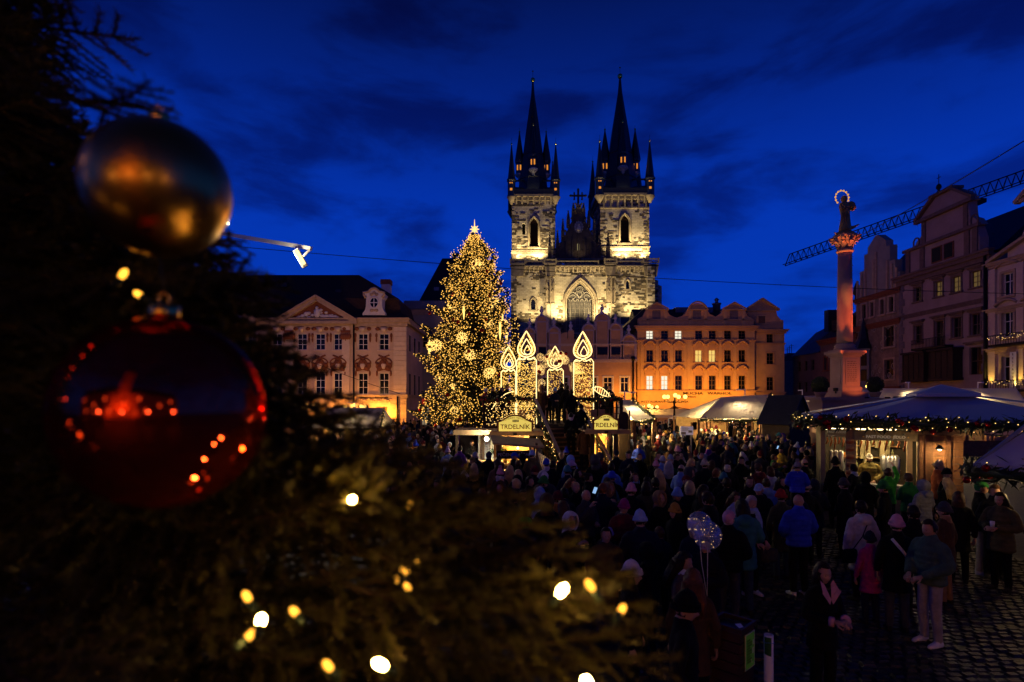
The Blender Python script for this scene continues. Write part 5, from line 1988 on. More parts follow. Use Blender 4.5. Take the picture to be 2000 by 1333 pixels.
flake = None
rr = random.Random(4)
for i in range(44):
	t = rr.random()
	j = 1 + t * 14
	i0 = int(j)
	p = Vector(pts[i0]).lerp(Vector(pts[min(i0 + 1, len(pts) - 1)]), j - i0)
	if t < .12 or t > .93:
		p.z *= rr.random()
	loc = (p.x + rr.uniform(-.22, .22), rr.uniform(-.3, .1), p.z + rr.uniform(-.18, .25))
	if flake is None:
		flake = snow_mesh(.20, .013).build('snowflake', M['flake'], arch, loc)
	else:
		share(flake, 'snowflake', arch, loc, (0, rr.uniform(0, 1), rr.uniform(-.3, .3)), rr.uniform(.6, 1.15))
bb = None
for i in range(10):
	p = Vector(pts[1 + int(rr.random() * 14)])
	loc = (p.x + rr.uniform(-.2, .2), -.3, p.z + rr.uniform(-.25, .2))
	if bb is None:
		bb = MB().ball((0, 0, 0), .085, 10, 8).build('bauble', M['red_bauble'], arch, loc)
	else:
		share(bb, 'bauble', arch, loc)
for sx, (a0, q0) in (('left', ((960, 800), (1004, 765))), ('right', ((1157, 758), (1192, 775)))):   # lit lattice wings
	w_ = root('lit_wing', ((a0[0] - 1000) * 25.3 / F, 25.3, 3.4 + (HY - max(a0[1], q0[1])) * 25.3 / F), 0, 'small curved lattice of rope light on the %s railing of the platform' % sx, 'light display')
	k_ = 25.3 / F
	L = (q0[0] - a0[0]) * k_
	dz = (a0[1] - q0[1]) * k_
	z0 = 0 if dz > 0 else -dz
	b = MB()
	b.tube([(L * t / 8, 0, z0 + dz * t / 8 + .2 * math.sin(PI * t / 8)) for t in range(9)], .015, 5)
	if sx == 'right':
		b.tube([(L * t / 8, 0, z0 + dz * t / 8 - .12 * math.sin(PI * t / 8)) for t in range(9)], .015, 5)
		for t in range(1, 8):
			b.bar((L * t / 8, 0, z0 + dz * t / 8 - .1), (L * (t + .5) / 8, 0, z0 + dz * t / 8 + .14), .018)
	b.build('rope_light', M['rope'], w_)

# ================================================================ SWEET PASTRY STALLS under the platform
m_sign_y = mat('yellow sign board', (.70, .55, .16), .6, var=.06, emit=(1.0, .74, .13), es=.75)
m_letter = mat('dark red lettering', (.20, .015, .01), .6, var=0)
m_inside = mat('varnished stall boards', (.50, .30, .10), .6, var=.3, scale=4, bump=.2)

def logo_roll(par, x, y, z, s):
	c = MB()
	for i in range(5):
		c.tube([(x - s + i * s * .5, y, z), (x - s + i * s * .5 + s * .36, y, z)], s * .52, 10)
	return c.build('pastry_emblem', mat('emblem blue brown', (.12, .10, .14), .6), par)

def pastry_stall(px0, px1, ysign, yroof, D, label, lab_sign, right):
	k = D / F
	xm = ((px0 + px1) / 2 - 1000) * k
	w = (px1 - px0) * k / 2
	o = root('pastry_stall', (xm, D, 0), 0, label, 'market stall')
	zr = CH + (HY - yroof) * k
	dep = 2.0
	b = MB()
	n = 8
	for i in range(n):                     # back wall of boards
		z = .1 + i * (zr - .2) / n
		b.cut().box(-w, w, dep - .06, dep, z, z + (zr - .2) / n - .015)
	b.build('board', m_inside, o)
	b = MB()
	for i in range(n):
		z = .1 + i * (zr - .2) / n
		xx = w if not right else -w
		b.cut().box(xx - .03, xx + .03, .1, dep - .08, z, z + (zr - .2) / n - .015)
	b.build('side_board', m_inside, o)
	b = MB()
	for x in (-w, w):
		b.cut().box(x - .07, x + .07, -.05, .09, 0, zr)
	b.build('post', M['wood_dark'], o)
	b = MB()
	b.box(-w - .35, w + .45, -.55, dep + .2, zr, zr + .06)
	b.box(-w - .36, w + .46, -.60, -.55, zr - .07, zr + .09)
	b.build('roof', M['wood_light'], o)
	b = MB()
	b.box(-w, w + .1, -.45, .2, .98, 1.04)
	b.box(-w, w, -.05, .02, 0, .98)
	b.build('counter', M['wood_light'], o)
	b = MB()
	for i in range(4):
		b.ball((-w * .6 + i * w * .4, -.1, 1.12), .09, 8, 6, (1, 1, .8))
	b.build('pastry', mat('baked pastry', (.35, .17, .05), .7, var=.3), o)
	# menu boards inside
	b = MB()
	b.box(-w * .5, w * .62, dep - .12, dep - .07, zr - .62, zr - .22)
	mb_ = b.build('menu_board', mat('brown menu board', (.16, .07, .025), .6), o)
	text(mb_, 'menu_lettering', 'TRDELNÍK', .2, (0, dep - .13, zr - .42), m_letter, depth=.004, sx=1.2)
	b = MB()
	b.box(.05, w * .8, dep - .16, dep - .12, 1.1, zr - .3) if right else b.box(-w * .9, -w * .4, dep - .16, dep - .12, 1.15, zr - .75)
	pb = b.build('price_board', mat('orange price board', (.62, .30, .05), .6), o)
	if right:
		for i in range(6):
			text(pb, 'menu_lettering', ('Klasik', 'Nutella', 'Vanilka', 'Káva', 'Čaj', 'Svařák')[i], .11, (.12, dep - .165, zr - .5 - i * .15), m_letter, depth=.003, align='LEFT')
	# arched sign
	zs = CH + (HY - ysign[1]) * k
	hs = (ysign[1] - ysign[0]) * k
	so = root('pastry_sign', (xm, D - .5, zs), 0, lab_sign, 'sign')
	b = MB()
	arc = lambda e: [(-w - e, -e), (-w - e, hs * .6 + e)] + [(-w * .82 + 1.64 * w * t / 10, hs * .66 + e + hs * .36 * math.sin(PI * t / 10)) for t in range(11)] + [(w + e, hs * .6 + e), (w + e, -e)]
	b.prism(arc(.06), -.02, .05)
	b.build('sign_frame', mat('red brown frame', (.16, .04, .02), .6), so)
	b = MB()
	b.prism(arc(0), -.05, -.021)
	b.build('sign_panel', m_sign_y, so)
	text(so, 'sign_lettering', 'TRDELNÍK', hs * .42, (0, -.06, hs * .30), m_letter, depth=.006, sx=1.0, bold=.003)
	ol = 'RESTAURANT PRODUCTER'
	for i, ch in enumerate(ol):
		t = (i + .5) / len(ol)
		x = -w * .72 + 1.44 * w * t
		text(so, 'sign_letter', ch, hs * .15, (x, -.06, hs * .66 + hs * .24 * math.sin(PI * (x + .82 * w) / (1.64 * w))), m_letter, rot=(PI / 2, (t - .5) * .7, 0), depth=.004)
	logo_roll(so, 0, -.06, hs * .70, hs * .17)
	# picture lamp in front of the sign and warm tube inside the stall
	b = MB()
	b.box(-.07, .07, -.16, -.06, -.14, -.06)
	b.box(-w * .9, w * .9, -.08, -.02, -.13, -.10)
	b.build('sign_lamp', M['black_iron'], so)
	la = root('stall_lamp', (xm + (.1 if right else .2), D + .9, zr - .08), 0, 'warm lamp under the roof of the %s pastry stall' % ('right' if right else 'left'), 'lamp')
	c = MB()
	c.lathe([(.05, .06), (.11, 0)], 10)
	c.build('lamp_shade', M['steel'], la)
	c = MB()
	c.ball((0, 0, -.03), .055, 8, 6)
	c.build('bulb', glow('stall bulb', (1, .72, .3), 9), la)
	light('POINT', (0, 0, -.12), 320, (1, .66, .22), la, .06)
	return o

pastry_stall(975, 1037, (813, 842), 846, 22.0, 'left pastry stall with lit yellow arched sign and glowing varnished boards left of the stairs', 'yellow arched pastry sign above the left stall with dark red letters', False)
pastry_stall(1157, 1201, (811, 838), 843, 22.3, 'right pastry stall with lit yellow arched sign and orange price board right of the stairs', 'yellow arched pastry sign above the right stall partly behind the handrail', True)
for px in (1218,):
	pb = root('barrel_board', ((px - 1000) * 23.3 / F, 23.3, 0), 0, 'dark round topped board standing right of the right pastry sign', 'board')
	c = MB()
	zs = CH + (HY - 845) * 23.3 / F
	c.prism([(-.2, 0), (-.2, zs + .65)] + [(-.2 * math.cos(PI * t / 8), zs + .65 + .2 * math.sin(PI * t / 8)) for t in range(1, 8)] + [(.2, zs + .65), (.2, 0)], 0, .06)
	c.build('panel', M['wood_dark'], pb)
	c = MB()
	c.box(.215, .26, -.02, .04, 0, zs + .9)
	c.build('post', M['wood_dark'], pb)
# chestnut cart in front of the left stall
ch = root('chestnut_cart', ((1006 - 1000) * 20.2 / F, 20.2, 0), .12, 'roast chestnut cart with dark lettered board and slanted wooden canopy below the left stall', 'market stall')
b = MB()
b.box(-.7, .72, -.5, .5, 0, .95)
b.build('cart_body', M['wood'], ch)
b = MB()
for x, y in ((-.68, -.45), (.7, -.45), (-.68, .45), (.7, .45)):
	b.box(x - .035, x + .035, y - .035, y + .035, .95, 1.95)
b.build('post', M['wood'], ch)
b = MB()
b.add([(-.85, -.62, 1.93), (.95, -.62, 1.78), (.95, .6, 1.98), (-.85, .6, 2.13), (-.85, -.62, 1.99), (.95, -.62, 1.84), (.95, .6, 2.04), (-.85, .6, 2.19)], [(0, 3, 2, 1), (4, 5, 6, 7), (0, 1, 5, 4), (1, 2, 6, 5), (2, 3, 7, 6), (3, 0, 4, 7)])
b.build('canopy', M['wood_light'], ch)
b = MB()
b.box(-.72, .62, -.70, -.66, 1.44, 1.72)
bo = b.build('sign_board', M['wood_dark'], ch)
text(bo, 'sign_lettering', 'PEČENÉ KAŠTANY', .155, (-.05, -.705, 1.58), mat('pale sign letters', (.55, .5, .45), .6), depth=.004, sx=1.0)
b = MB()
for i in range(7):
	x = .75 + i * .075
	b.cut().tube([(x, -.45 + i * .06, 1.65 - .05 * i), (x + .12, -.4 + i * .06, 1.2), (x + .3, -.38 + i * .06, .75)], .025, 5)
b.build('striped_cloth_strip', M['canvas'], ch)
c = MB()
c.ball((0, 0, 0), .045, 8, 6)
c.build('cart_bulb', glow('cart bulb', (1, .7, .28), 8), ch, (.1, 0, 1.75))
light('POINT', (.1, -.05, 1.68), 30, (1, .66, .24), ch, .05)
# white lit stall further left with a harsh work lamp
ws = root('white_lit_stall', ((935 - 1000) * 23.5 / F, 23.5, 0), 0, 'narrow stall with pale glass front and harsh white lamp left of the pastry stall', 'market stall')
kk = 23.5 / F
zr = CH + (HY - 845) * kk
w = 47 * kk
b = MB()
b.box(-w, w, -.5, 2.2, zr, zr + .09)
b.box(-w, w, -.55, -.5, zr - .08, zr + .12)
b.build('roof', M['wood_light'], ws)
b = MB()
for x in (-w + .1, .18, w - .1):
	b.cut().box(x - .06, x + .06, -.05, .07, 0, zr)
b.build('post', M['wood_dark'], ws)
b = MB()
b.box(-.05, .9, .5, .55, .9, zr - .05)
for i in range(6):
	b.box(-.02 + i * .15, .02 + i * .15, .46, .5, .9, zr - .1)
for z in (1.2, 1.6, 2.0):
	b.box(-.05, .9, .42, .5, z, z + .03)
b.build('pale_cabinet', mat('pale glazed cabinet', (.55, .58, .58), .35, var=.3, scale=6), ws)
b = MB()
b.box(-w, w, -.5, .1, .95, 1.0)
b.box(-w, w, -.1, -.05, 0, .95)
b.build('counter', M['wood_light'], ws)
b = MB()
b.box(-w, w, 2.1, 2.2, 0, zr)
b.build('back_wall', M['wood_dark'], ws)
la = root('work_lamp', ((950.5 - 1000) * 22.7 / F, 22.7, CH + (HY - 858) * 22.7 / F), 0, 'harsh white work lamp on the post of the white lit stall', 'lamp')
c = MB()
c.box(-.08, .08, .02, .08, -.07, .07)
c.bar((0, .05, 0), (0, .7, .1), .04)
c.build('lamp_housing', M['black_iron'], la)
c = MB()
c.ball((0, 0, 0), .09, 10, 8)
c.build('bulb', glow('white work bulb', (1, .93, .75), 14), la)
light('POINT', (0, -.15, 0), 170, (1, .9, .68), la, .08)
bk = root('flower_basket', ((973 - 1000) * 22.2 / F, 22.2, 1.35), 0, 'hanging green fir basket with white angel figure beside the white work lamp', 'decoration')
c = MB()
rr = random.Random(6)
for i in range(220):
	v = Vector((rr.gauss(0, .16), rr.gauss(0, .12), abs(rr.gauss(0, .14))))
	d = Vector((rr.gauss(0, 1), rr.gauss(0, 1), rr.gauss(.5, 1))).normalized() * .12
	s_ = d.cross(Vector((.3, 1, .2))).normalized() * .02
	c.add([v - s_, v + d, v + s_], [(0, 1, 2)])
c.build('foliage', mat('bright fir', (.06, .12, .025), .6, var=.4), bk)
c = MB()
c.loft([((0, -.05, .2), (.2, 0, 0), (0, .12, 0)), ((0, -.05, .55), (.1, 0, 0), (0, .08, 0)), ((0, -.05, .68), (.05, 0, 0), (0, .05, 0))], 10)
c.ball((0, -.05, .76), .08, 10, 8)
c.build('angel', M['canvas'], bk)
c = MB()
c.bar((0, 0, .1), (0, 0, -1.35), .035)
c.build('pole', M['steel'], bk)

# ================================================================ CANVAS ROOFED STALLS
def canvas_roof(name, A, B, C_, D_, par, seg=8, sag=.08):
	"""roof slope A-B along the ridge, D_-C_ along the eave, with seams, sag and thickness"""
	A, B, C_, D_ = map(Vector, (A, B, C_, D_))
	b = MB()
	n, m_ = seg, 6
	nrm = (B - A).cross(D_ - A).normalized()
	top = []
	for i in range(n * 3 + 1):
		for j in range(m_ + 1):
			u, v = i / (n * 3), j / m_
			p = A.lerp(B, u).lerp(D_.lerp(C_, u), v)
			p = p - Vector((0, 0, sag * math.sin(PI * v) * (.6 + .4 * abs(math.sin(PI * u * n)))))
			top.append(p)
	b.add(top, [(i * (m_ + 1) + j, (i + 1) * (m_ + 1) + j, (i + 1) * (m_ + 1) + j + 1, i * (m_ + 1) + j + 1) for i in range(n * 3) for j in range(m_)], True)
	b.add([p - Vector((0, 0, .03)) for p in top], [(i * (m_ + 1) + j, i * (m_ + 1) + j + 1, (i + 1) * (m_ + 1) + j + 1, (i + 1) * (m_ + 1) + j) for i in range(n * 3) for j in range(m_)], True)
	return b.build(name, M['canvas'], par)

def tent_stall(pxr, pxe, yr, ye, Dr, De, label, rng, inside=60, open_l=True, back=True, gar=True, goods=True, warm=(1, .68, .26), front=True):
	"""stall with a long canvas roof: pxr ridge ends, pxe eave ends in the photograph"""
	A, B = P(pxr[0], yr[0], Dr), P(pxr[1], yr[1], Dr)
	D_, C_ = P(pxe[0], ye[0], De), P(pxe[1], ye[1], De)
	o = root('tent_stall', ((A.x + B.x) / 2, De, 0), 0, label, 'market stall')
	L = lambda v: v - o.location
	A, B, C_, D_ = map(L, (A, B, C_, D_))
	canvas_roof('canvas_roof', A, B, C_, D_, o)
	dy = 2 * (A.y - D_.y)
	A2, B2 = D_ + Vector((0, dy, 0)), C_ + Vector((0, dy, 0))
	canvas_roof('canvas_roof', B, A, A2, B2, o)
	b = MB()
	for e0, e1, rd in ((D_, A2, A), (C_, B2, B)):
		b.add([e0, e1, rd], [(0, 1, 2)])
	b.build('gable_cloth', M['canvas'], o)
	b = MB()
	for p in (D_, C_, A2, B2):
		b.cut().bar((p.x, p.y + (.1 if p.y < 1 else -.1), 0), (p.x, p.y + (.1 if p.y < 1 else -.1), p.z - .02), .1)
	b.build('post', M['wood'], o)
	x0, x1 = min(D_.x, A2.x) + .1, max(C_.x, B2.x) - .1
	b = MB()
	b.box(x0, x1, .15, .5, .92, .98)
	b.box(x0, x1, .2, .26, 0, .92)
	b.build('counter', M['wood'], o)
	b = MB()
	b.box(x0, x1, dy - .2, dy - .12, 0, D_.z)
	b.build('back_wall', M['wood_light'], o)
	if goods:
		b = MB()
		for i in range(int((x1 - x0) * 5)):
			x = rng.uniform(x0 + .2, x1 - .2)
			if rng.random() < .5:
				b.box(x - .08, x + .08, .25, .4, .98, 1.0 + rng.uniform(.1, .35))
			else:
				b.lathe([(.05, .98), (.06, 1.15), (.02, 1.28)], 6, (x, .33, 0))
		for i in range(int((x1 - x0) * 2.2)):
			x = rng.uniform(x0 + .2, x1 - .2)
			b.box(x - .16, x + .16, dy - .4, dy - .2, rng.choice((1.2, 1.55, 1.9)), 2.05)
		tag(b.build('goods', mat('mixed stall goods', (.42, .22, .12), .6, var=.6, scale=4), o), kind='stuff')
	if gar:
		garland('garland', [D_ + Vector((0, -.05, -.06)), D_.lerp(C_, .5) + Vector((0, -.05, -.12)), C_ + Vector((0, -.05, -.06))], o, rng, .14, 90, 4, .5, 'bulb', .03)
		garland('garland', [C_ + Vector((.06, -.05, 0)), C_.lerp(B, .5) + Vector((.08, -.05, -.05)), B + Vector((.06, -.05, .05))], o, rng, .13, 90, 5, .3, 'bulb', .032)
	for u in ((.3, .75) if (x1 - x0) > 5 else (.5,)):     # arm lamps over the canvas
		r0 = A.lerp(B, u)
		e0 = r0.lerp(D_.lerp(C_, u), .45)
		hd = Vector((e0.x, e0.y, r0.z + .35))
		c = MB()
		c.bar(r0, (r0.x, r0.y, r0.z + .42), .05)
		c.bar((r0.x, r0.y, r0.z + .4), hd, .045)
		c.box(hd.x - .12, hd.x + .12, hd.y - .08, hd.y + .08, hd.z - .03, hd.z + .04)
		c.build('roof_lamp', M['white_paint'], o)
		light('SPOT', hd - Vector((0, 0, .08)), 230, (1, .70, .34), o, .08, e0 + Vector((.3, -.3, 0)) - hd, 135, 1.0)
	n = max(1, int((x1 - x0) / 2))
	for i in range(n):
		x = x0 + (x1 - x0) * (i + .5) / n
		c = MB()
		c.ball((x, .9, D_.z - .05), .07, 8, 6)
		c.build('stall_bulb', glow('tent bulb', warm, 7), o)
		light('POINT', (x, .8, D_.z - .16), inside / n, warm, o, .07)
	return o

rs = random.Random(31)
tent_stall((1408, 1502), (1366, 1486), (776, 771), (818, 819), 35.0, 32.4, 'long white canvas roofed stall with lit garland in front of the ochre gallery house', rs, 900)
tent_stall((1208, 1232), (1240, 1276), (781, 781), (822, 818), 29.5, 27.0, 'small steep canvas roofed stall right behind the pastry stall and platform', rs, 420)
tent_stall((1528, 1606), (1520, 1596), (775, 773), (815, 812), 37.5, 35.5, 'white canvas roofed stall directly left of the column plinth', rs, 300, gar=False)
tent_stall((1684, 1985), (1668, 2010), (759, 759), (792, 794), 37, 35.2, 'long white canvas roof behind the blue umbrella tent', rs, 420, gar=False)
tent_stall((640, 749), (590, 741), (797, 797), (836, 836), 38, 35.5, 'white canvas roofed stall before the rococo palace with a lit garland gable', rs, 320)
# dark hut between the two white roofs
hut = root('dark_hut', ((1534 - 1000) * 30 / F, 30, 0), .5, 'dark gabled wooden hut between two white canvas roofs', 'market stall')
b = MB()
zt = CH + (HY - 775) * 30 / F
b.box(-.8, .8, -.8, .8, 0, 2.3)
b.prism([(-.9, 2.3), (.9, 2.3), (0, zt)], -.9, .9)
b.build('hut_body', M['wood_dark'], hut)
b = MB()
for sg in (-1, 1):
	b.bar((sg * 1.0, 0, 2.2), (0, 0, zt + .06), 2.0, .06)
b.build('roof', M['roof_slate'], hut)
# little pyramid pavilion and flat white awning in front of the cafe
pv = root('pyramid_pavilion', ((1345 - 1000) * 47 / F, 47, 0), 0, 'pale pointed pavilion tent among the crowd before the ochre gallery house', 'tent')
kk = 47 / F
b = MB()
zt, ze = CH + (HY - 801) * kk, CH + (HY - 819) * kk
b.add([(-1.35, -1.35, ze), (1.35, -1.35, ze), (1.35, 1.35, ze), (-1.35, 1.35, ze), (0, 0, zt)], [(0, 1, 4), (1, 2, 4), (2, 3, 4), (3, 0, 4)])
b.build('canopy', M['canvas'], pv)
b = MB()
for x in (-1.3, 1.3):
	for y in (-1.3, 1.3):
		b.cut().bar((x, y, 0), (x, y, ze), .07)
b.build('post', M['steel'], pv)
for x in (-.9, 0.1, .9):
	c = MB()
	c.ball((x, -1.3, ze - .12), .06, 6, 5)
	c.build('bulb', glow('pavilion bulb', (1, .9, .7), 7), pv)
light('POINT', (0, -.8, ze - .25), 60, (1, .8, .5), pv, .1)
aw = root('cafe_awning', ((1322 - 1000) * 62 / F, 62, 0), 0, 'long flat white cafe awning below the restaurant lettering', 'awning')
kk = 62 / F
b = MB()
z1, z0 = CH + (HY - 800) * kk, CH + (HY - 811) * kk
b.add([(-2.7, 0, z0), (2.7, 0, z0), (2.6, 3, z1), (-2.6, 3, z1)], [(0, 1, 2, 3)])
b.add([(-2.7, 0, z0), (2.7, 0, z0), (2.7, 0, z0 - .3), (-2.7, 0, z0 - .3)], [(0, 1, 2, 3)])
b.build('canopy', M['canvas'], aw)
b = MB()
for x in (-2.6, 0, 2.6):
	b.cut().bar((x, .1, 0), (x, .1, z0), .08)
b.build('post', M['black_iron'], aw)

# ================================================================ FAST FOOD STALL WITH UMBRELLA TENT
TH = math.radians(25)

def ffx(px):
	a = (px - 1000) / F
	return (16.5 * a - 9.01) / (math.cos(TH) + math.sin(TH) * a)

ffz = lambda py: CH + (HY - py) * 15.8 / F
ff = root('fast_food_stall', (9.01, 16.5, 0), -TH, 'wooden fast food stall with bright serving hatch and lettered fascia under the blue umbrella tent', 'market stall')

def ffw(x, y, z):
	return Vector((9.01 + x * math.cos(TH) + y * math.sin(TH), 16.5 - x * math.sin(TH) + y * math.cos(TH), z))

m_fas = mat('olive fascia board', (.30, .23, .11), .6, var=.15)
m_brick = mat('brown stall planks', (.28, .13, .05), .65, var=.3, scale=4, bump=.3)
b = MB()    # hatch frame, posts
for px in (1607, 1656, 1667, 1776, 1796):
	b.cut().box(ffx(px) - .06, ffx(px) + .06, -.06, .08, 0, ffz(838))
b.build('post', mat('tan post', (.34, .24, .12), .65, var=.2), ff)
b = MB()
b.box(ffx(1667), ffx(1790), -.12, -.04, ffz(861), ffz(841))
fo = b.build('fascia', m_fas, ff)
for dx, tx in ((1704, 'FAST'), (1729, 'FOOD'), (1759, 'JÍDLO')):
	text(fo, 'sign_lettering', tx, .105, (ffx(dx) - .05, -.125, ffz(854)), mat('cream letters', (.80, .74, .56), .6, var=0, emit=(1, .85, .5), es=.12), depth=.004, sx=1.05, bold=.003)
c = MB()
for px in (1740, 1685, 1772):
	c.octa((ffx(px), -.13, ffz(854)), .025)
c.build('sign_dot', mat('gold dot', (.7, .4, .05), .5), fo)
b = MB()
b.box(ffx(1615), ffx(1652), -.12, -.04, ffz(852), ffz(840))
b.box(ffx(1611), ffx(1656), -.1, -.03, ffz(856), ffz(853))
b.build('side_fascia', m_fas, ff)
text(ff, 'sign_lettering', 'FAST FOOD', .09, (ffx(1633), -.125, ffz(846)), bpy.data.materials['cream letters'], depth=.004)
b = MB()
b.box(ffx(1607), ffx(1800), -.45, .5, .98, 1.04)
b.box(ffx(1607), ffx(1796), -.1, -.04, 0, .98)
b.build('counter', M['steel'], ff)
b = MB()
b.box(ffx(1607), ffx(1900), 2.5, 2.6, 0, ffz(838))
b.box(ffx(1607) - .04, ffx(1607) + .02, .1, 2.5, 0, ffz(838))
b.build('back_wall', mat('dark stall lining', (.03, .022, .015), .6, var=.3), ff)
b = MB()
b.box(ffx(1603), ffx(1905), -.2, 2.6, ffz(838), ffz(836))
b.build('ceiling', M['wood_light'], ff)
b = MB()     # plank wall right of the hatch
n = 13
for i in range(n):
	z = .05 + i * (ffz(848) - .05) / n
	b.cut().box(ffx(1797), ffx(1880), -.08, .0, z, z + (ffz(848) - .05) / n - .014)
b.build('plank', m_brick, ff)
b = MB()
for px in (1797, 1809, 1816, 1850):
	b.cut().box(ffx(px) - .05, ffx(px) + .05, -.14, -.08, 0, ffz(848))
b.build('batten', M['wood'], ff)
b = MB()
b.box(ffx(1776), ffx(1900), -.2, -.15, ffz(847), ffz(840))
b.build('beam', M['wood_light'], ff)
b = MB()
b.box(ffx(1660), ffx(1664), -.05, .02, .9, ffz(842))
rr = random.Random(9)
for i in range(6):
	z = 1.15 + i * .22
	b.mat(1).ball((ffx(1659.5), -.09, z), .11, 8, 6, (1.0, .4, .45))
	b.mat(0).ball((ffx(1659.5), -.10, z + .06), .10, 8, 6, (1.1, .4, .35))
b.build('hot_dog_panel', [mat('hot dog print', (.60, .33, .12), .6, var=.3, scale=8), mat('sausage print', (.35, .09, .03), .5)], ff)
b = MB()    # stainless equipment and jars inside
for px in (1742, 1752, 1760, 1767):
	b.cut().lathe([(.10, 1.05), (.10, 1.75), (.04, 1.82)], 12, (ffx(px), 1.3, 0))
for px in (1626, 1636, 1646):
	b.cut().lathe([(.07, 1.05), (.07, 1.92), (.03, 1.97)], 12, (ffx(px), .5, 0))
b.build('steel_urn', M['steel'], ff)
b = MB()
for i in range(14):
	x = ffx(rr.uniform(1672, 1772))
	b.cut().box(x - .06, x + .06, 2.2, 2.4, rr.choice((1.2, 1.6, 1.95)), rr.choice((2.05, 2.15, 2.25)))
b.build('shelf_box', mat('shelf goods', (.45, .36, .2), .6, var=.5), ff)
b = MB()
for z in (1.25, 1.62, 1.98):
	b.cut().box(ffx(1668), ffx(1790), 2.28, 2.48, z, z + .03)
b.build('shelf', M['wood_light'], ff)
b = MB()
for i in range(30):
	x, z = ffx(rr.uniform(1670, 1786)), rr.choice((1.28, 1.65, 2.01))
	b.cut().lathe([(.035, 0), (.04, .16), (.015, .2), (.015, .25)], 8, (x, 2.36, z))
b.build('bottle', mat('bottle glass', (.30, .30, .14), .2, var=.8, scale=2), ff)
b = MB()
for i in range(14):
	x = ffx(1672 + i * 12.5 if i < 9 else 1617 + (i - 9) * 8)
	b.cut().tube([(x, .35, ffz(858)), (x + .02, .35, ffz(858) - .12), (x - .02, .36, ffz(858) - .2 - .08 * (i % 3))], [.012, .03, .02], 6)
b.build('hanging_sausage', mat('smoked sausage', (.30, .09, .03), .5, var=.3), ff)
b = MB()
for px in (1680, 1700, 1730, 1755):
	b.cut().box(ffx(px) - .12, ffx(px) + .12, -.35, -.1, 1.04, 1.12)
b.build('food_tray', M['steel'], ff)
for px, e in ((1633, 16), (1690, 45), (1740, 80)):
	c = MB()
	c.box(ffx(px) - .25, ffx(px) + .25, .75, .83, ffz(838) - .09, ffz(838) - .04)
	c.build('ceiling_lamp', glow('stall tube', (1, .80, .42), 5), ff)
	light('POINT', (ffx(px), .75, ffz(838) - .2), e, (1, .76, .36), ff, .1)
la = root('wall_lamp', ffw(ffx(1828), -.4, ffz(872)), -TH, 'small bright wall lamp on the plank side of the fast food stall', 'lamp')
c = MB()
c.lathe([(.02, .09), (.09, .02), (.09, -.02)], 10)
c.bar((0, 0, .08), (0, .3, .08), .03)
c.build('lamp_shade', M['black_iron'], la)
c = MB()
c.ball((0, 0, -.01), .05, 8, 6)
c.build('bulb', glow('plank wall bulb', (1, .72, .36), 12), la)
light('POINT', (0, -.05, -.08), 22, (1, .66, .3), la, .05)
# umbrella tent over it
m_tent = mat('grey blue tent cloth', (.46, .49, .55), .75, var=.08, scale=.8, bump=.2, bscale=3)
ut = root('umbrella_tent', (13.26, 17.57, 0), -TH, 'large blue umbrella tent with a small cap and bauble garland over the fast food stall', 'tent')

def peaked(par, w, d, ze, zt, cap, rot=0):
	b = MB()
	n = 10
	cs = [(-w, -d), (w, -d), (w, d), (-w, d)]
	for i in range(4):
		a, q = Vector((*cs[i], ze)), Vector((*cs[(i + 1) % 4], ze))
		top = Vector((0, 0, zt))
		vs, fs = [], []
		for j in range(n + 1):
			t = j / n
			for kk_ in range(n + 1):
				u = kk_ / n
				p = a.lerp(q, u).lerp(top, t)
				p.z -= .22 * math.sin(PI * t) * (1 + .5 * math.sin(PI * u)) + .10 * math.sin(PI * u) * (1 - t)
				vs.append(p)
		for j in range(n):
			for kk_ in range(n):
				fs.append((j * (n + 1) + kk_, j * (n + 1) + kk_ + 1, (j + 1) * (n + 1) + kk_ + 1, (j + 1) * (n + 1) + kk_))
		b.add(vs, fs, True)
		b.add([a, q, q - Vector((0, 0, .18)), a - Vector((0, 0, .18))], [(0, 1, 2, 3)])
	o = b.build('canopy', m_tent, par)
	if cap:
		b = MB()
		s_ = cap
		b.add([(-s_, -s_, zt - .17), (s_, -s_, zt - .17), (s_, s_, zt - .17), (-s_, s_, zt - .17), (0, 0, zt + .12)], [(0, 1, 4), (1, 2, 4), (2, 3, 4), (3, 0, 4)])
		for i in range(4):
			c0, c1 = ((-s_, -s_), (s_, -s_), (s_, s_), (-s_, s_))[i], ((-s_, -s_), (s_, -s_), (s_, s_), (-s_, s_))[(i + 1) % 4]
			b.add([(*c0, zt - .17), (*c1, zt - .17), (*c1, zt - .27), (*c0, zt - .27)], [(0, 1, 2, 3)])
		b.build('cap', m_tent, par)
	b = MB()
	for sx in (-1, 1):
		for sy in (-1, 1):
			b.bar((sx * (w - .05), sy * (d - .05), ze), (0, 0, zt - .1), .05)
	b.bar((0, 0, 0), (0, 0, zt - .1), .1)
	b.build('mast', M['steel'], par)
	return o

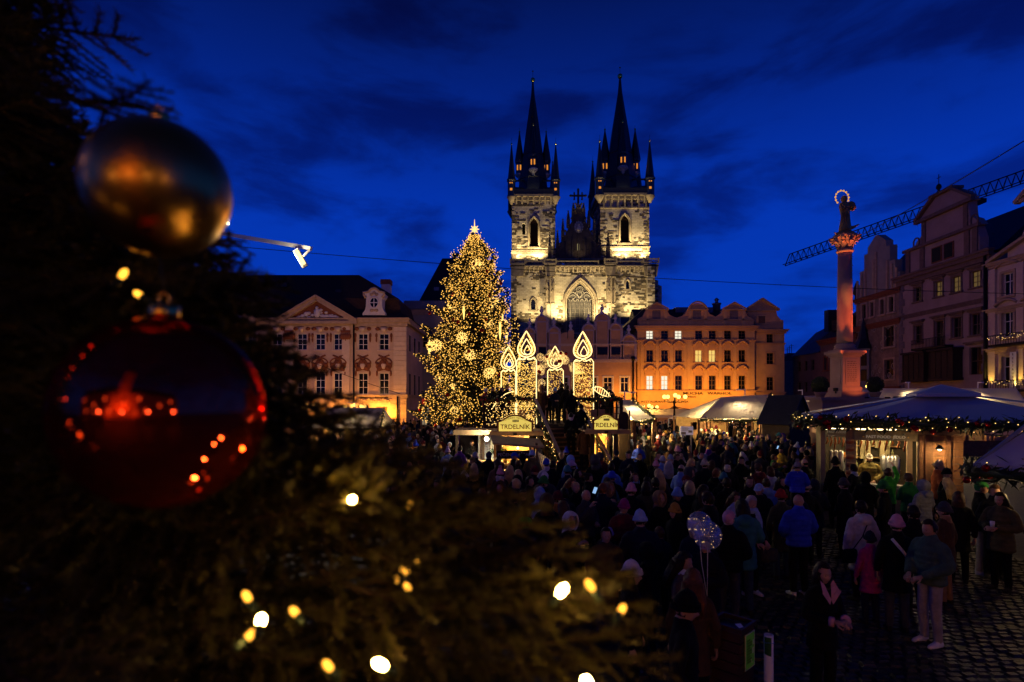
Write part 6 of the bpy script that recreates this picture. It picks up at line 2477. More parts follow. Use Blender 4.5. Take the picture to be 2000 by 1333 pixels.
zt, ze = 3.82, 2.93
w, d = 3.9, 3.0
peaked(ut, w, d, ze, zt, .78)
garland('garland', [(-w, -d - .05, ze - .08), (-w * .4, -d - .1, ze - .13), (w * .2, -d - .1, ze - .15), (w, -d - .05, ze - .08)], ut, rs, .22, 150, 8, 3, 'bulb', .016)
garland('garland', [(-w - .05, -d, ze - .12), (-w - .05, 0, ze - .2), (-w - .05, d, ze - .12)], ut, rs, .2, 80, 5, 2, 'bulb', .016)
ut2 = root('umbrella_tent', (11.65, 10.28, 0), math.radians(-50), 'nearer blue umbrella tent with a dark bauble garland cut by the right edge', 'tent')
peaked(ut2, 2.2, 2.2, 2.26, 4.9, 0)
garland('garland', [(-2.2, -2.25, 2.12), (0, -2.3, 2.02), (2.2, -2.25, 2.1)], ut2, rs, .2, 160, 3, 2, 'bulb', .014)
garland('garland', [(-2.25, -2.2, 2.12), (-2.25, 0, 2.02), (-2.25, 2.2, 2.1)], ut2, rs, .2, 160, 3, 2, 'bulb', .014)
b = MB()
c = MB()
c.ball((-1.3, -1.3, 1.98), .05, 8, 6)
c.build('stall_bulb', glow('near tent bulb', (1, .68, .26), 8), ut2)
light('POINT', (-1.42, -1.42, 1.86), 22, (1, .62, .24), ut2, .06)
b.box(-1.5, 2.0, -1.3, 1.8, 0, .95)
b.box(-1.6, 2.0, -1.5, -1.2, .95, 1.02)
b.build('counter', M['wood_dark'], ut2)

# ================================================================ STREET LAMPS
def street_lamp(px, ytop, D, label, hs=1.0, e=1100, lc=(1, .46, .08)):
	k = D / F
	o = root('street_lamp', ((px - 1000) * k, D, 0), 0, label, 'street lamp', 'globe candelabra lamps')
	zt = CH + (HY - ytop) * k
	b = MB()
	b.lathe([(.28, 0), (.3, .5), (.18, .7), (.11, 1.0), (.085, zt - .9), (.16, zt - .8), (.06, zt - .6), (.05, zt)], 12)
	b.build('post', M['black_iron'], o)
	gm = glow('lamp globe', (1.0, .58, .12), 3.2)
	gl = MB().ball((0, 0, 0), .19 * hs, 12, 9)
	g0 = None
	b = MB()
	xs = (-.95, -.5, 0, .5, .95)
	for i, x in enumerate(xs):
		y = (-.15, .35, -.3, .35, -.15)[i]
		z = zt - .42 + (.3 if i == 2 else .16)
		b.tube([(0, 0, zt - .7), (x * .55, y * .6, zt - .78), (x, y, zt - .6), (x, y, z - .17)], .03, 6)
		if g0 is None:
			g0 = gl.build('globe', gm, o, (x * hs, y, z))
		else:
			share(g0, 'globe', o, (x * hs, y, z))
	b.build('arms', M['black_iron'], o)
	light('POINT', (0, -.1, zt + .25), e, lc, o, .35)
	return o

street_lamp(1317, 770, 52, 'five globe candelabra lamp standing in the crowd before the cafe lettering')
street_lamp(1266, 791, 64, 'lower looking five globe lamp behind the small steep canvas roof')
street_lamp(694, 789, 56, 'five globe candelabra lamp standing before the rococo palace behind the white canvas roof', 1.0, 1900, (1, .47, .18))
street_lamp(600, 789, 55, 'added five globe lamp brightening the palace, half hidden by the fir branches', 1.0, 1700, (1, .52, .26))  # extra lamp added to brighten the palace front
# floodlight on a white arm above the palace roof
fp = root('floodlight_mast', (*P(325, 785, 35.5).xy, 0), 0, 'white floodlight on a long bare arm above the palace roof left of the tree', 'floodlight mast')
a = P(325, 438, 35.5) - fp.location
q = P(608, 486, 31) - fp.location
b = MB()
b.bar((a.x, a.y, 0), (a.x, a.y, a.z + .25), .2)
b.build('mast', M['white_paint'], fp)
b = MB()
b.bar(a, q, .16, .2)
b.bar(q + Vector((0, 0, .02)), q + Vector((-.45, 0, -.45)), .1)
b.build('arm', M['white_paint'], fp)
lp = P(587, 505, 31) - fp.location
b = MB()
b.bar(lp + Vector((-.28, .05, .48)), lp + Vector((.24, .05, -.45)), .32, .12, (0, 1, .2))
b.build('lamp_housing', M['white_paint'], fp)
b = MB()
b.bar(lp + Vector((-.22, -.05, .38)), lp + Vector((.19, -.05, -.34)), .22, .1, (0, 1, .2))
b.build('lens', glow('floodlight lens', (1, .74, .28), 2.3), fp)
light('SPOT', lp + Vector((-.1, -.35, 0)), 1400, (1, .82, .5), fp, .2, lp + Vector((6, -10, -9)), 110, .8)
light('POINT', lp + Vector((-.25, -.25, .1)), 110, (1, .82, .5), fp, .15)
b = MB()
b.ball(P(445, 437, 34) - fp.location, .1, 8, 6)
b.build('small_lamp', glow('small mast lamp', (1, .8, .4), 4), fp)

# ================================================================ WIRES, CRANE, BOARD
def wire(name, p0, p1, sag, r, label):
	b = MB()
	p0, p1 = Vector(p0), Vector(p1)
	pts = [p0.lerp(p1, t / 24) - Vector((0, 0, sag * 4 * (t / 24) * (1 - t / 24))) for t in range(25)]
	o = b.tube(pts, r, 5).build(name, M['black_iron'])
	return tag(o, label, 'cable', 'cables strung over the square')

wire('overhead_cable', P(330, 470, 36), P(2060, 576, 42), .55, .022, 'thin dark cable strung across the whole square before the church')
wire('overhead_cable', P(1688, 457, 45), P(2080, 226, 26), .15, .03, 'dark cable rising from behind the column to the upper right corner')
wire('festoon_cable', P(1268, 790, 63), P(1317, 795, 52), .4, .03, 'thin cable slung between the two globe lamps')
wire('festoon_cable', P(1319, 795, 52), P(1440, 790, 80), .6, .03, 'thin cable slung from the middle globe lamp to the right')
wire('facade_cable', P(552, 684, 66), P(782, 770, 69), .2, .03, 'thin cable sloping across the windows of the rococo palace')
cr_ = root('tower_crane', (120, 120, 0), 0, 'dark lattice tower crane whose long jib slants behind the gabled houses', 'crane')
p0, p1 = P(1531, 519, 118) - cr_.location, P(2010, 352, 92) - cr_.location
b = MB()
d = (p1 - p0)
L = d.length
up_ = Vector((0, 0, 1))
side = d.cross(up_).normalized()
n = 34
hh = 1.9
for s_ in (-.7, .7):
	b.bar(p0 + side * s_, p1 + side * s_, .14)
b.bar(p0 + up_ * (hh * .0) + d * .03 + Vector((0, 0, hh)), p1 + Vector((0, 0, hh)), .16)
for i in range(n):
	t0, t1 = .03 + .97 * i / n, .03 + .97 * (i + .5) / n
	t2 = .03 + .97 * (i + 1) / n
	top = p0 + d * t1 + Vector((0, 0, hh))
	for s_ in (-.7, .7):
		b.bar(p0 + d * t0 + side * s_, top, .07)
		b.bar(top, p0 + d * min(1, t2) + side * s_, .07)
	b.bar(p0 + d * t0 - side * .7, p0 + d * t0 + side * .7, .1)
b.bar(p0 + side * -.7, p0 + d * .03 + Vector((0, 0, hh)), .14)
b.build('jib', M['black_iron'], cr_)
b = MB()
q = p0 + d * .82
b.box(q.x - 1.2, q.x + 1.2, q.y - .9, q.y + .9, q.z - .9, q.z - .2)
b.bar(q + Vector((0, 0, -.9)), q + Vector((0, 0, -4)), .1)
b.build('trolley', M['black_iron'], cr_)
b = MB()
q = p1 + d * .25
b.bar(p1, q, 1.2, 1.2)
for sx in (-.8, .8):
	for sy in (-.8, .8):
		b.bar((q.x + sx, q.y + sy, 0), (q.x + sx, q.y + sy, q.z + 5), .25)
for i in range(24):
	z = i * q.z / 24
	b.bar((q.x - .8, q.y - .8, z), (q.x + .8, q.y - .8, z + q.z / 24), .14)
	b.bar((q.x - .8, q.y + .8, z), (q.x - .8, q.y - .8, z + q.z / 24), .14)
b.build('mast', M['black_iron'], cr_)
ib = root('info_board', ((1341 - 1000) * 25 / F, 25, 0), 0, 'white notice board with small pictures standing above the heads in the crowd', 'notice board')
kk = 25 / F
z0, z1 = CH + (HY - 850) * kk, CH + (HY - 833.5) * kk
b = MB()
b.box(-12.5 * kk, 12.5 * kk, -.03, .03, z0, z1)
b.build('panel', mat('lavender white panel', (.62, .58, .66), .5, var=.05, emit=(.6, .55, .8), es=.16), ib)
b = MB()
for i in range(5):
	b.box(-10 * kk, (2 + 3 * (i % 2)) * kk, -.034, -.03, z1 - .06 - i * .035, z1 - .045 - i * .035)
b.box(3 * kk, 10 * kk, -.036, -.03, z0 + .1, z0 + .2)
b.box(-11 * kk, -2 * kk, -.036, -.03, z0 + .02, z0 + .13)
b.build('printed_block', mat('board print', (.2, .16, .14), .6, var=.4, scale=20), ib)
b = MB()
b.cut().bar((-.2, 0, 0), (-.2, 0, z0), .05)
b.cut().bar((.2, 0, 0), (.2, 0, z0), .05)
b.build('post', M['steel'], ib)

# ================================================================ NEAR BIN, BOLLARD TUBE, BALLOONS
D = 5.85
kk = D / F
bx = root('litter_bin', ((1440 - 1000) * kk, D + .15, 0), .78, 'dark wooden litter bin with green notice sticker beside the white tube', 'litter bin')
m_bin = mat('dark brown bin', (.05, .02, .012), .5, var=.3)
zt = CH + (HY - 1228) * kk
b = MB()
for i in range(9):
	z = .08 + i * (zt - .1) / 9
	b.cut().box(-.165, .165, -.165, .165, z, z + (zt - .1) / 9 - .012)
b.build('slat', m_bin, bx)
b = MB()
for x in (-1, 1):
	b.box(x * .17 - .015, x * .17 + .015, -.185, .185, zt - .02, zt + .025)
	b.box(-.155, .155, x * .17 - .015, x * .17 + .015, zt - .02, zt + .025)
b.box(-.155, .155, -.155, .155, zt - .16, zt - .15)
b.build('rim', m_bin, bx)
b = MB()
b.add([(-.16, -.15, zt + .03), (-.10, -.17, zt + .032), (-.06, -.12, zt + .045), (-.13, -.09, zt + .05)], [(0, 1, 2, 3)])
b.build('paper_scrap', M['white_paint'], bx)
b = MB()
b.box(-.075, .135, -.181, -.173, zt - .42, zt - .07)
sk_ = b.build('sticker', mat('green sticker', (.10, .30, .04), .5, var=.08, emit=(.2, .5, .05), es=.03), bx)
b = MB()
b.box(-.084, -.075, -.183, -.175, zt - .43, zt - .06)
b.box(.135, .143, -.183, -.175, zt - .43, zt - .06)
b.box(-.075, .135, -.183, -.175, zt - .43, zt - .42)
b.box(-.075, .135, -.183, -.175, zt - .07, zt - .06)
for i in range(9):
	b.mat(1).box(-.05, .06 + (.01 if i % 3 else -.03), -.184, -.182, zt - .14 - i * .028, zt - .125 - i * .028)
b.mat(0).box(.095, .12, -.184, -.182, zt - .20, zt - .15)
b.box(.08, .12, -.184, -.182, zt - .29, zt - .23)
b.tube([(.08 + .03 * math.cos(t), -.184, zt - .35 + .03 * math.sin(t)) for t in (2.6, 3.2, 3.8, 4.4, 5.0)], .006, 4)
b.build('sticker_print', [mat('pale sticker border', (.6, .65, .4), .5), mat('dark sticker print', (.02, .05, .01), .5)], sk_)
tb = root('marker_tube', ((1497 - 1000) * kk, D - .05, 0), 0, 'white plastic tube with a green panel and blue wire loop beside the bin', 'tube')
zt2 = CH + (HY - 1236) * kk
b = MB()
n = 20
r = .046
b.lathe([(r, 0), (r, zt2), (r - .006, zt2 + .002), (r - .007, zt2 - .05)], 20)
b.build('tube_wall', M['white_paint'], tb)
b = MB()
vs, fs = [], []
for i in range(9):
	a = math.radians(190 + i * 11)
	for z in (zt2 - .19 - .002 * i, zt2 - .015):
		vs.append((math.cos(a) * (r + .002), math.sin(a) * (r + .002), z))
fs = [(2 * i, 2 * i + 2, 2 * i + 3, 2 * i + 1) for i in range(8)]
b.add(vs, fs, True)
b.build('green_panel', mat('dark green print', (.02, .10, .02), .5), tb)
b = MB()
b.tube([(math.cos(t * PI / 10) * (r + .004), math.sin(t * PI / 10) * (r + .004), zt2 - .07 + .005 * math.sin(t)) for t in range(20)], .003, 5, closed=True)
b.build('wire_loop', mat('blue wire', (.05, .2, .5), .4), tb)
m_bal = bpy.data.materials.new('clear balloon film')
m_bal.use_nodes = True
bs = m_bal.node_tree.nodes['Principled BSDF']
bs.inputs['Base Color'].default_value = (.5, .6, .9, 1)
bs.inputs['Roughness'].default_value = .04
bs.inputs['IOR'].default_value = 1.25
bs.inputs['Alpha'].default_value = .30
bs.inputs['Specular IOR Level'].default_value = 1.0
bs.inputs['Metallic'].default_value = .35
for i, (px, py, r, Db) in enumerate(((1366, 1024, .135, 6.3), (1382, 1046, .15, 6.1))):
	p = P(px, py, Db)
	o = root('clear_balloon', p, 0, ('upper clear balloon with tiny lights held over the long haired person', 'lower larger clear balloon with tiny lights on a string over the long haired person')[i], 'balloon')
	b = MB()
	b.ball((0, 0, 0), r, 24, 16, (1, 1, 1.03))
	b.build('film', m_bal, o)
	b = MB()
	rr = random.Random(i + 40)
	for q in range(16):
		a = q * .8
		z = r * (-.9 + 1.8 * q / 16)
		rad = math.sqrt(max(0, r * r - z * z)) * .96
		b.octa((math.cos(a) * rad, math.sin(a) * rad, z * .95), .0045)
	tag(b.build('fairy_bulbs', M['bulb'], o), kind='stuff')
	b = MB()
	tgt = P(1381, 1165, 5.95) - p
	b.tube([(0, 0, -r), (tgt.x * .3, tgt.y * .3, -r + (tgt.z + r) * .5), tgt], .004, 5)
	b.build('string', M['canvas'], o)
# ================================================================ THE BIG LIT CHRISTMAS TREE
TD = 58.0
tk = TD / F
tx, tz = (lambda px: (px - 927) * tk), (lambda py: CH + (HY - py) * tk)
big = root('christmas_tree', ((927 - 1000) * tk, TD, 0), 0, 'huge fir tree covered in golden lights with a bright star on top', 'tree')
rt_ = random.Random(77)
ZT = tz(464)
PROF = [(0.0, 104), (.05, 112), (.12, 112), (.22, 106), (.32, 98), (.42, 92), (.52, 84), (.62, 73), (.72, 60), (.80, 50), (.88, 40), (.94, 26), (1.0, 6)]

def trad(f):
	return float(np.interp(f, [p[0] for p in PROF], [p[1] for p in PROF])) * tk

c = MB()
c.lathe([(.5, 0), (.42, 3), (.32, 10), (.16, 17), (.04, ZT)], 14)
c.build('trunk', M['bark'], big)
limb, fol, bulbs, outer = MB(), MB(), [], []
ZB = 1.2
NB = 760
for i in range(NB):
	f = (i + rt_.random()) / NB
	f = 1 - (1 - f) ** 1.15 if f < 1 else 1
	f = min(.995, f)
	z = ZB + (ZT - ZB) * f
	a = i * 2.399963 + rt_.uniform(-.3, .3)
	ph = (f * 13 + .25 * math.sin(a * 3 + f * 20) + .2 * math.sin(a * 5)) % 1.0
	R_ = trad(f) * rt_.choice((rt_.uniform(.5, .85), rt_.uniform(.8, 1.08))) * (1.16 - .42 * ph)
	if .16 < f < .62 and abs((a + PI / 2 + PI) % (2 * PI) - PI) < .10 and rt_.random() < .8:
		continue
	rise = rt_.uniform(.02, .30) * R_ + .15
	d = Vector((math.cos(a), math.sin(a), 0))
	sidev = Vector((-d.y, d.x, 0))
	pts = []
	for t in (0, .35, .7, 1.0):
		p = d * (R_ * t) + Vector((0, 0, z - .25 * R_ * math.sin(PI * t * .8) * .55 + rise * t * t))
		pts.append(p)
	limb.tube(pts, [.06 + .02 * R_, .05, .03, .01], 4, caps=False)
	n = int(10 + R_ * 9)
	for k in range(n):
		t = 1 - rt_.random() ** 1.4 * .85
		j = min(2, int(t * 3))
		tt = (0, .35, .7, 1.0)
		j = 0 if t < .35 else (1 if t < .7 else 2)
		p = pts[j].lerp(pts[j + 1], (t - tt[j]) / (tt[j + 1] - tt[j]))
		wid = .52 * R_ * (1.12 - t) * .8 + .10
		c = p + sidev * rt_.gauss(0, wid * .5) + Vector((0, 0, rt_.gauss(-.03, .16)))
		q = (d * rt_.uniform(.3, 1) + sidev * rt_.uniform(-.7, .7) + Vector((0, 0, rt_.uniform(-.25, .35)))).normalized() * rt_.uniform(.28, .6)
		s = q.cross(Vector((rt_.uniform(-.4, .4), rt_.uniform(-.4, .4), 1))).normalized() * rt_.uniform(.05, .1)
		fol.add([c - q * .5, c - s, c + q * .6, c + s], [(0, 1, 2, 3)])
		fol.add([c - q * .3 + Vector((0, 0, .05)), c + Vector((s.x * .4, s.y * .4, -.10)), c + q * .5, c + Vector((0, 0, .09))], [(0, 1, 2, 3)])
		if rt_.random() < .72 and t > .42:
			bulbs.append(c + q * .55 + d * .05 + Vector((0, 0, rt_.uniform(-.05, .1))))
	outer.append((pts[-1], R_, a, z, f))
tag(limb.build('branch', M['bark'], big), kind='stuff')
tag(fol.build('foliage', M['fir'], big), kind='stuff')
# strings of little golden bulbs hung on it (those facing the square first)
sl = root('string_lights', tuple(big.location), 0, 'thousands of little golden bulbs strung through the huge fir tree', 'string lights')
bulbs.sort(key=lambda p: p.y)
bm_ = MB().octa((0, 0, 0), .052)
b0 = None
for p in bulbs[:300]:
	if b0 is None:
		b0 = bm_.build('bulb', M['bulb_far'], sl, p)
	else:
		share(b0, 'bulb', sl, p, (0, 0, rt_.random()), rt_.uniform(.7, 1.2))
b = MB()
for p in bulbs[300:]:
	if p.y > 3.2 and rt_.random() < .7:
		continue
	b.octa(p, rt_.uniform(.028, .056))
tag(b.build('small_bulbs', M['bulb_far'], sl), kind='stuff')
# star finial and hanging stars, baubles
sp = root('tree_star', (big.location.x, TD - .1, 0), 0, 'bright pointed star on the very top of the huge lit tree', 'tree topper')
b = MB()
zc = tz(449)
for q in range(4):
	a = q * PI / 4
	r = .46
	b.bar((-math.cos(a) * r, 0, zc - math.sin(a) * r), (math.cos(a) * r, 0, zc + math.sin(a) * r), .07)
b.tube([(.27 * math.cos(t * PI / 8), 0, zc + .27 * math.sin(t * PI / 8)) for t in range(16)], .035, 5, closed=True)
b.loft([((0, 0, tz(471)), (.05, 0, 0), (0, .05, 0)), ((0, 0, zc), (.075, 0, 0), (0, .06, 0)), ((0, 0, tz(430)), (.015, 0, 0), (0, .015, 0))], 6)
b.build('star_rays', glow('star light', (1, .64, .20), 1.7), sp)
b = MB()
b.bar((0, .1, tz(473)), (0, .1, tz(462)), .06)
b.build('mount', M['black_iron'], sp)
vis = [o for o in outer if o[0].y < .6 * o[1]]
rt_.shuffle(vis)
sn = snow_mesh(.50, .045)
lab = {'s': 'glowing eight pointed star hung among the branches of the huge lit tree', 'i': 'glowing icicle rod hung among the branches of the huge lit tree',
       'r': 'glossy red bauble hung on the huge lit tree', 'g': 'glossy gold bauble hung on the huge lit tree'}
m_star = glow('star ornament', (1.0, .58, .14), 2.2)
protos = {}
grp = {'s': 'lit stars on the huge tree', 'i': 'lit icicles on the huge tree', 'r': 'red baubles on the huge tree', 'g': 'gold baubles on the huge tree'}
nm = {'s': 'star_ornament', 'i': 'icicle_ornament', 'r': 'bauble', 'g': 'bauble'}
ct = {'s': 'star ornament', 'i': 'icicle ornament', 'r': 'bauble', 'g': 'bauble'}
for i, (p, R_, a, z, f) in enumerate(vis[:96]):
	kd = 's' if i < 26 else ('i' if i < 38 else ('r' if i < 78 else 'g'))
	loc = big.location + p * rt_.uniform(.8, 1.0) + Vector((0, -.3, -.25))
	if kd not in protos:
		if kd == 's':
			m_ = sn.build('star_ornament', m_star)
		elif kd == 'i':
			m_ = MB().lathe([(.03, -.75), (.10, -.2), (.09, .5), (.03, .75)], 8).build('icicle_ornament', m_star)
		else:
			m_ = MB().ball((0, 0, 0), .2, 12, 9).lathe([(.05, .18), (.05, .25)], 8).build('bauble', M['red_bauble'] if kd == 'r' else M['gold_bauble'])
		protos[kd] = m_
	else:
		m_ = protos[kd].copy()
		COL.objects.link(m_)
	m_.location = loc
	m_.rotation_euler = (0, rt_.uniform(0, .7) if kd == 's' else 0, rt_.uniform(-.4, .4))
	s = rt_.uniform(.8, 1.25) if kd in 'si' else rt_.uniform(.8, 1.1)
	m_.scale = (s, s, s)
	row = 'near the top' if f > .75 else ('in the upper half' if f > .5 else ('in the lower half' if f > .22 else 'near the foot'))
	sd = 'on the left flank' if p.x < -.35 * R_ else ('on the right flank' if p.x > .35 * R_ else 'on the front')
	tag(m_, lab[kd].split(' hung')[0] + ' ' + row + ' ' + sd + ' of huge lit tree', ct[kd], grp[kd])
# ================================================================ PEOPLE
def m_cloth(name, col, var=.3, rough=.85, bump=.55):
	return mat(name, col, rough, var=var, scale=7, bump=bump, bscale=13, spec=.15)

m_skin = mat('skin', (.42, .235, .165), .55, var=.08, scale=12, spec=.4)
m_eye = mat('eyes', (.02, .015, .012), .3, var=0, spec=.6)
m_lip = mat('lips', (.30, .10, .085), .5, var=0)
m_shoe = m_cloth('dark shoes', (.02, .018, .017))
m_shoe_w = m_cloth('white sneakers', (.62, .62, .62))
CM = {}

def cloth(key):
	if key in CM:
		return CM[key]
	pal = {'black': (.004, .004, .005), 'dark': (.008, .008, .011), 'navy': (.007, .010, .032), 'grey': (.05, .05, .056), 'lgrey': (.20, .20, .22), 'brown': (.07, .035, .018), 'camel': (.26, .15, .07),
           'white': (.60, .59, .59), 'cream': (.62, .53, .49), 'blue': (.02, .05, .50), 'sky': (.20, .36, .66), 'lblue': (.30, .42, .62), 'green': (.02, .16, .035), 'lime': (.05, .42, .03), 'olive': (.085, .075, .03), 'khaki': (.16, .13, .045),
           'sage': (.055, .10, .075), 'orange': (.62, .20, .025), 'rust': (.42, .10, .025), 'yellow': (.55, .36, .04), 'red': (.38, .02, .02), 'wine': (.12, .012, .02), 'magenta': (.30, .02, .16), 'pink': (.62, .30, .36), 'lilac': (.40, .30, .52),
           'purple': (.12, .03, .30), 'teal': (.03, .15, .17), 'jean': (.025, .04, .08), 'beige': (.44, .38, .28), 'stone': (.30, .28, .26), 'mustard': (.45, .24, .04), 'blond': (.50, .34, .14), 'hair_b': (.018, .011, .007), 'hair_br': (.07, .034, .016),
           'hair_g': (.36, .34, .33), 'hair_r': (.14, .05, .02), 'shiny': (.16, .08, .05), 'plaid': (.34, .04, .03)}
	CM[key] = m_cloth(key + ' cloth', pal[key], rough=.85 if not key.startswith(('hair', 'blond')) else .5)
	return CM[key]

def rot_to(d):
	return Vector((0, 0, 1)).rotation_difference(Vector(d).normalized())

def limb_loft(b, pts, rad, n=12, puff=0.0):
	"""tapered limb through joints, with the joints rounded by in-between rings"""
	pts = [Vector(p) for p in pts]
	out, rr = [], []
	for i in range(len(pts) - 1):
		for k in range(6):
			t = k / 6
			p = pts[i].lerp(pts[i + 1], t)
			r = rad[i] * (1 - t) + rad[i + 1] * t
			out.append(p)
			rr.append(r * (1 + (puff if k % 2 else -puff * .3)))
	out.append(pts[-1])
	rr.append(rad[-1])
	for i in range(1, len(out) - 1):
		if i % 6 == 0:
			out[i] = (out[i - 1] + out[i] * 2 + out[i + 1]) / 4
	b.tube(out, rr, n)

def hand_mesh(b, w, fwd, up, side):
	"""palm and five separate bent fingers; fwd along the hand, up out of its back, side towards the thumb"""
	fwd, up = Vector(fwd).normalized(), Vector(up)
	up = (up - fwd * up.dot(fwd)).normalized()
	s = fwd.cross(up) * side
	w = Vector(w)
	b.loft([(w - fwd * .03, s * .026, up * .019), (w + fwd * .02, s * .034, up * .017), (w + fwd * .06, s * .041, up * .015), (w + fwd * .092, s * .040, up * .012)], 10)
	for k, (off, L) in enumerate(((.030, .070), (.010, .080), (-.011, .074), (-.030, .058))):
		p = w + fwd * .088 + s * off
		a1, a2, a3 = .35 + .08 * k, .9 + .06 * k, 1.35 + .05 * k
		q = [p]
		for ln, an in ((.42, a1), (.33, a2), (.25, a3)):
			q.append(q[-1] + (fwd * math.cos(an) - up * math.sin(an)) * L * ln)
		b.tube(q, [.0095, .009, .0082, .0065], 6)
	p = w + fwd * .02 + s * .03
	q = [p, p + s * .026 + fwd * .022 - up * .008, p + s * .036 + fwd * .05 - up * .02, p + s * .030 + fwd * .072 - up * .03]
	b.tube(q, [.013, .0115, .010, .0075], 6)

def head_vert(d):
	"""displaced point of a human head for a unit direction d (face towards -y)"""
	x, y, z = d
	rx, ry, rz = .076, .097, .118
	px_, py_, pz_ = x * rx, y * ry, z * rz
	if z < 0:
		k = (-z) ** 1.4
		px_ *= 1 - .30 * k
		if y > 0:
			py_ *= 1 - .38 * min(1, -z * 1.3)
	if y < 0:
		fr = -y
		g = lambda cx_, cz_, sx, sz: math.exp(-((x - cx_) / sx) ** 2 - ((z - cz_) / sz) ** 2)
		py_ -= fr * (.024 * g(0, -.20, .13, .15) + .013 * g(0, -.02, .10, .18))       # nose
		py_ += fr * .010 * (g(.36, .08, .2, .13) + g(-.36, .08, .2, .13))              # eye sockets
		py_ -= fr * .006 * (g(.30, .27, .3, .09) + g(-.30, .27, .3, .09))              # brows
		py_ -= fr * .006 * g(0, -.47, .22, .09)                                        # mouth
		py_ -= fr * .012 * g(0, -.82, .35, .16)                                        # chin
		py_ -= fr * .005 * (g(.5, -.18, .2, .2) + g(-.5, -.18, .2, .2))                # cheeks
	return Vector((px_, py_, pz_))

def head_mesh(b, c, q, slots=(3, 4, 5), s=1.0):
	n, m_ = 46, 38
	dirs = []
	for i in range(m_ + 1):
		z = -math.cos(PI * i / m_)
		r = math.sin(PI * i / m_)
		for k in range(n):
			a = 2 * PI * (k + .5) / n
			dirs.append(Vector((r * math.cos(a), r * math.sin(a), z)))
	V = [q @ (head_vert(d) * s) + c for d in dirs]
	f = []
	for i in range(m_):
		for k in range(n):
			f.append((i * n + k, i * n + (k + 1) % n, (i + 1) * n + (k + 1) % n, (i + 1) * n + k))
	o = len(b.v)
	b.v.extend(tuple(v) for v in V)
	for F_ in f:
		d = sum((dirs[i] for i in F_), Vector()) / 4
		sl = slots[0]
		if d.y < 0:
			if abs(abs(d.x) - .35) < .105 and abs(d.z - .07) < .036:
				sl = slots[1]
			elif abs(abs(d.x) - .36) < .14 and abs(d.z - .25) < .020:
				sl = slots[1]
			elif abs(d.x) < .20 and abs(d.z + .49) < .05:
				sl = slots[2]
		b.f.append(tuple(i + o for i in F_))
		b.m.append(sl)
		b.sm.append(True)
	b.mi = slots[0]
	for sx in (-1, 1):
		pts = []
		e = MB()
		e.ball((sx * .078, .012, -.005), .03, 8, 6, (.35, .75, 1.1))
		b.add([q @ (Vector(v) * s) + c for v in e.v], e.f, True)

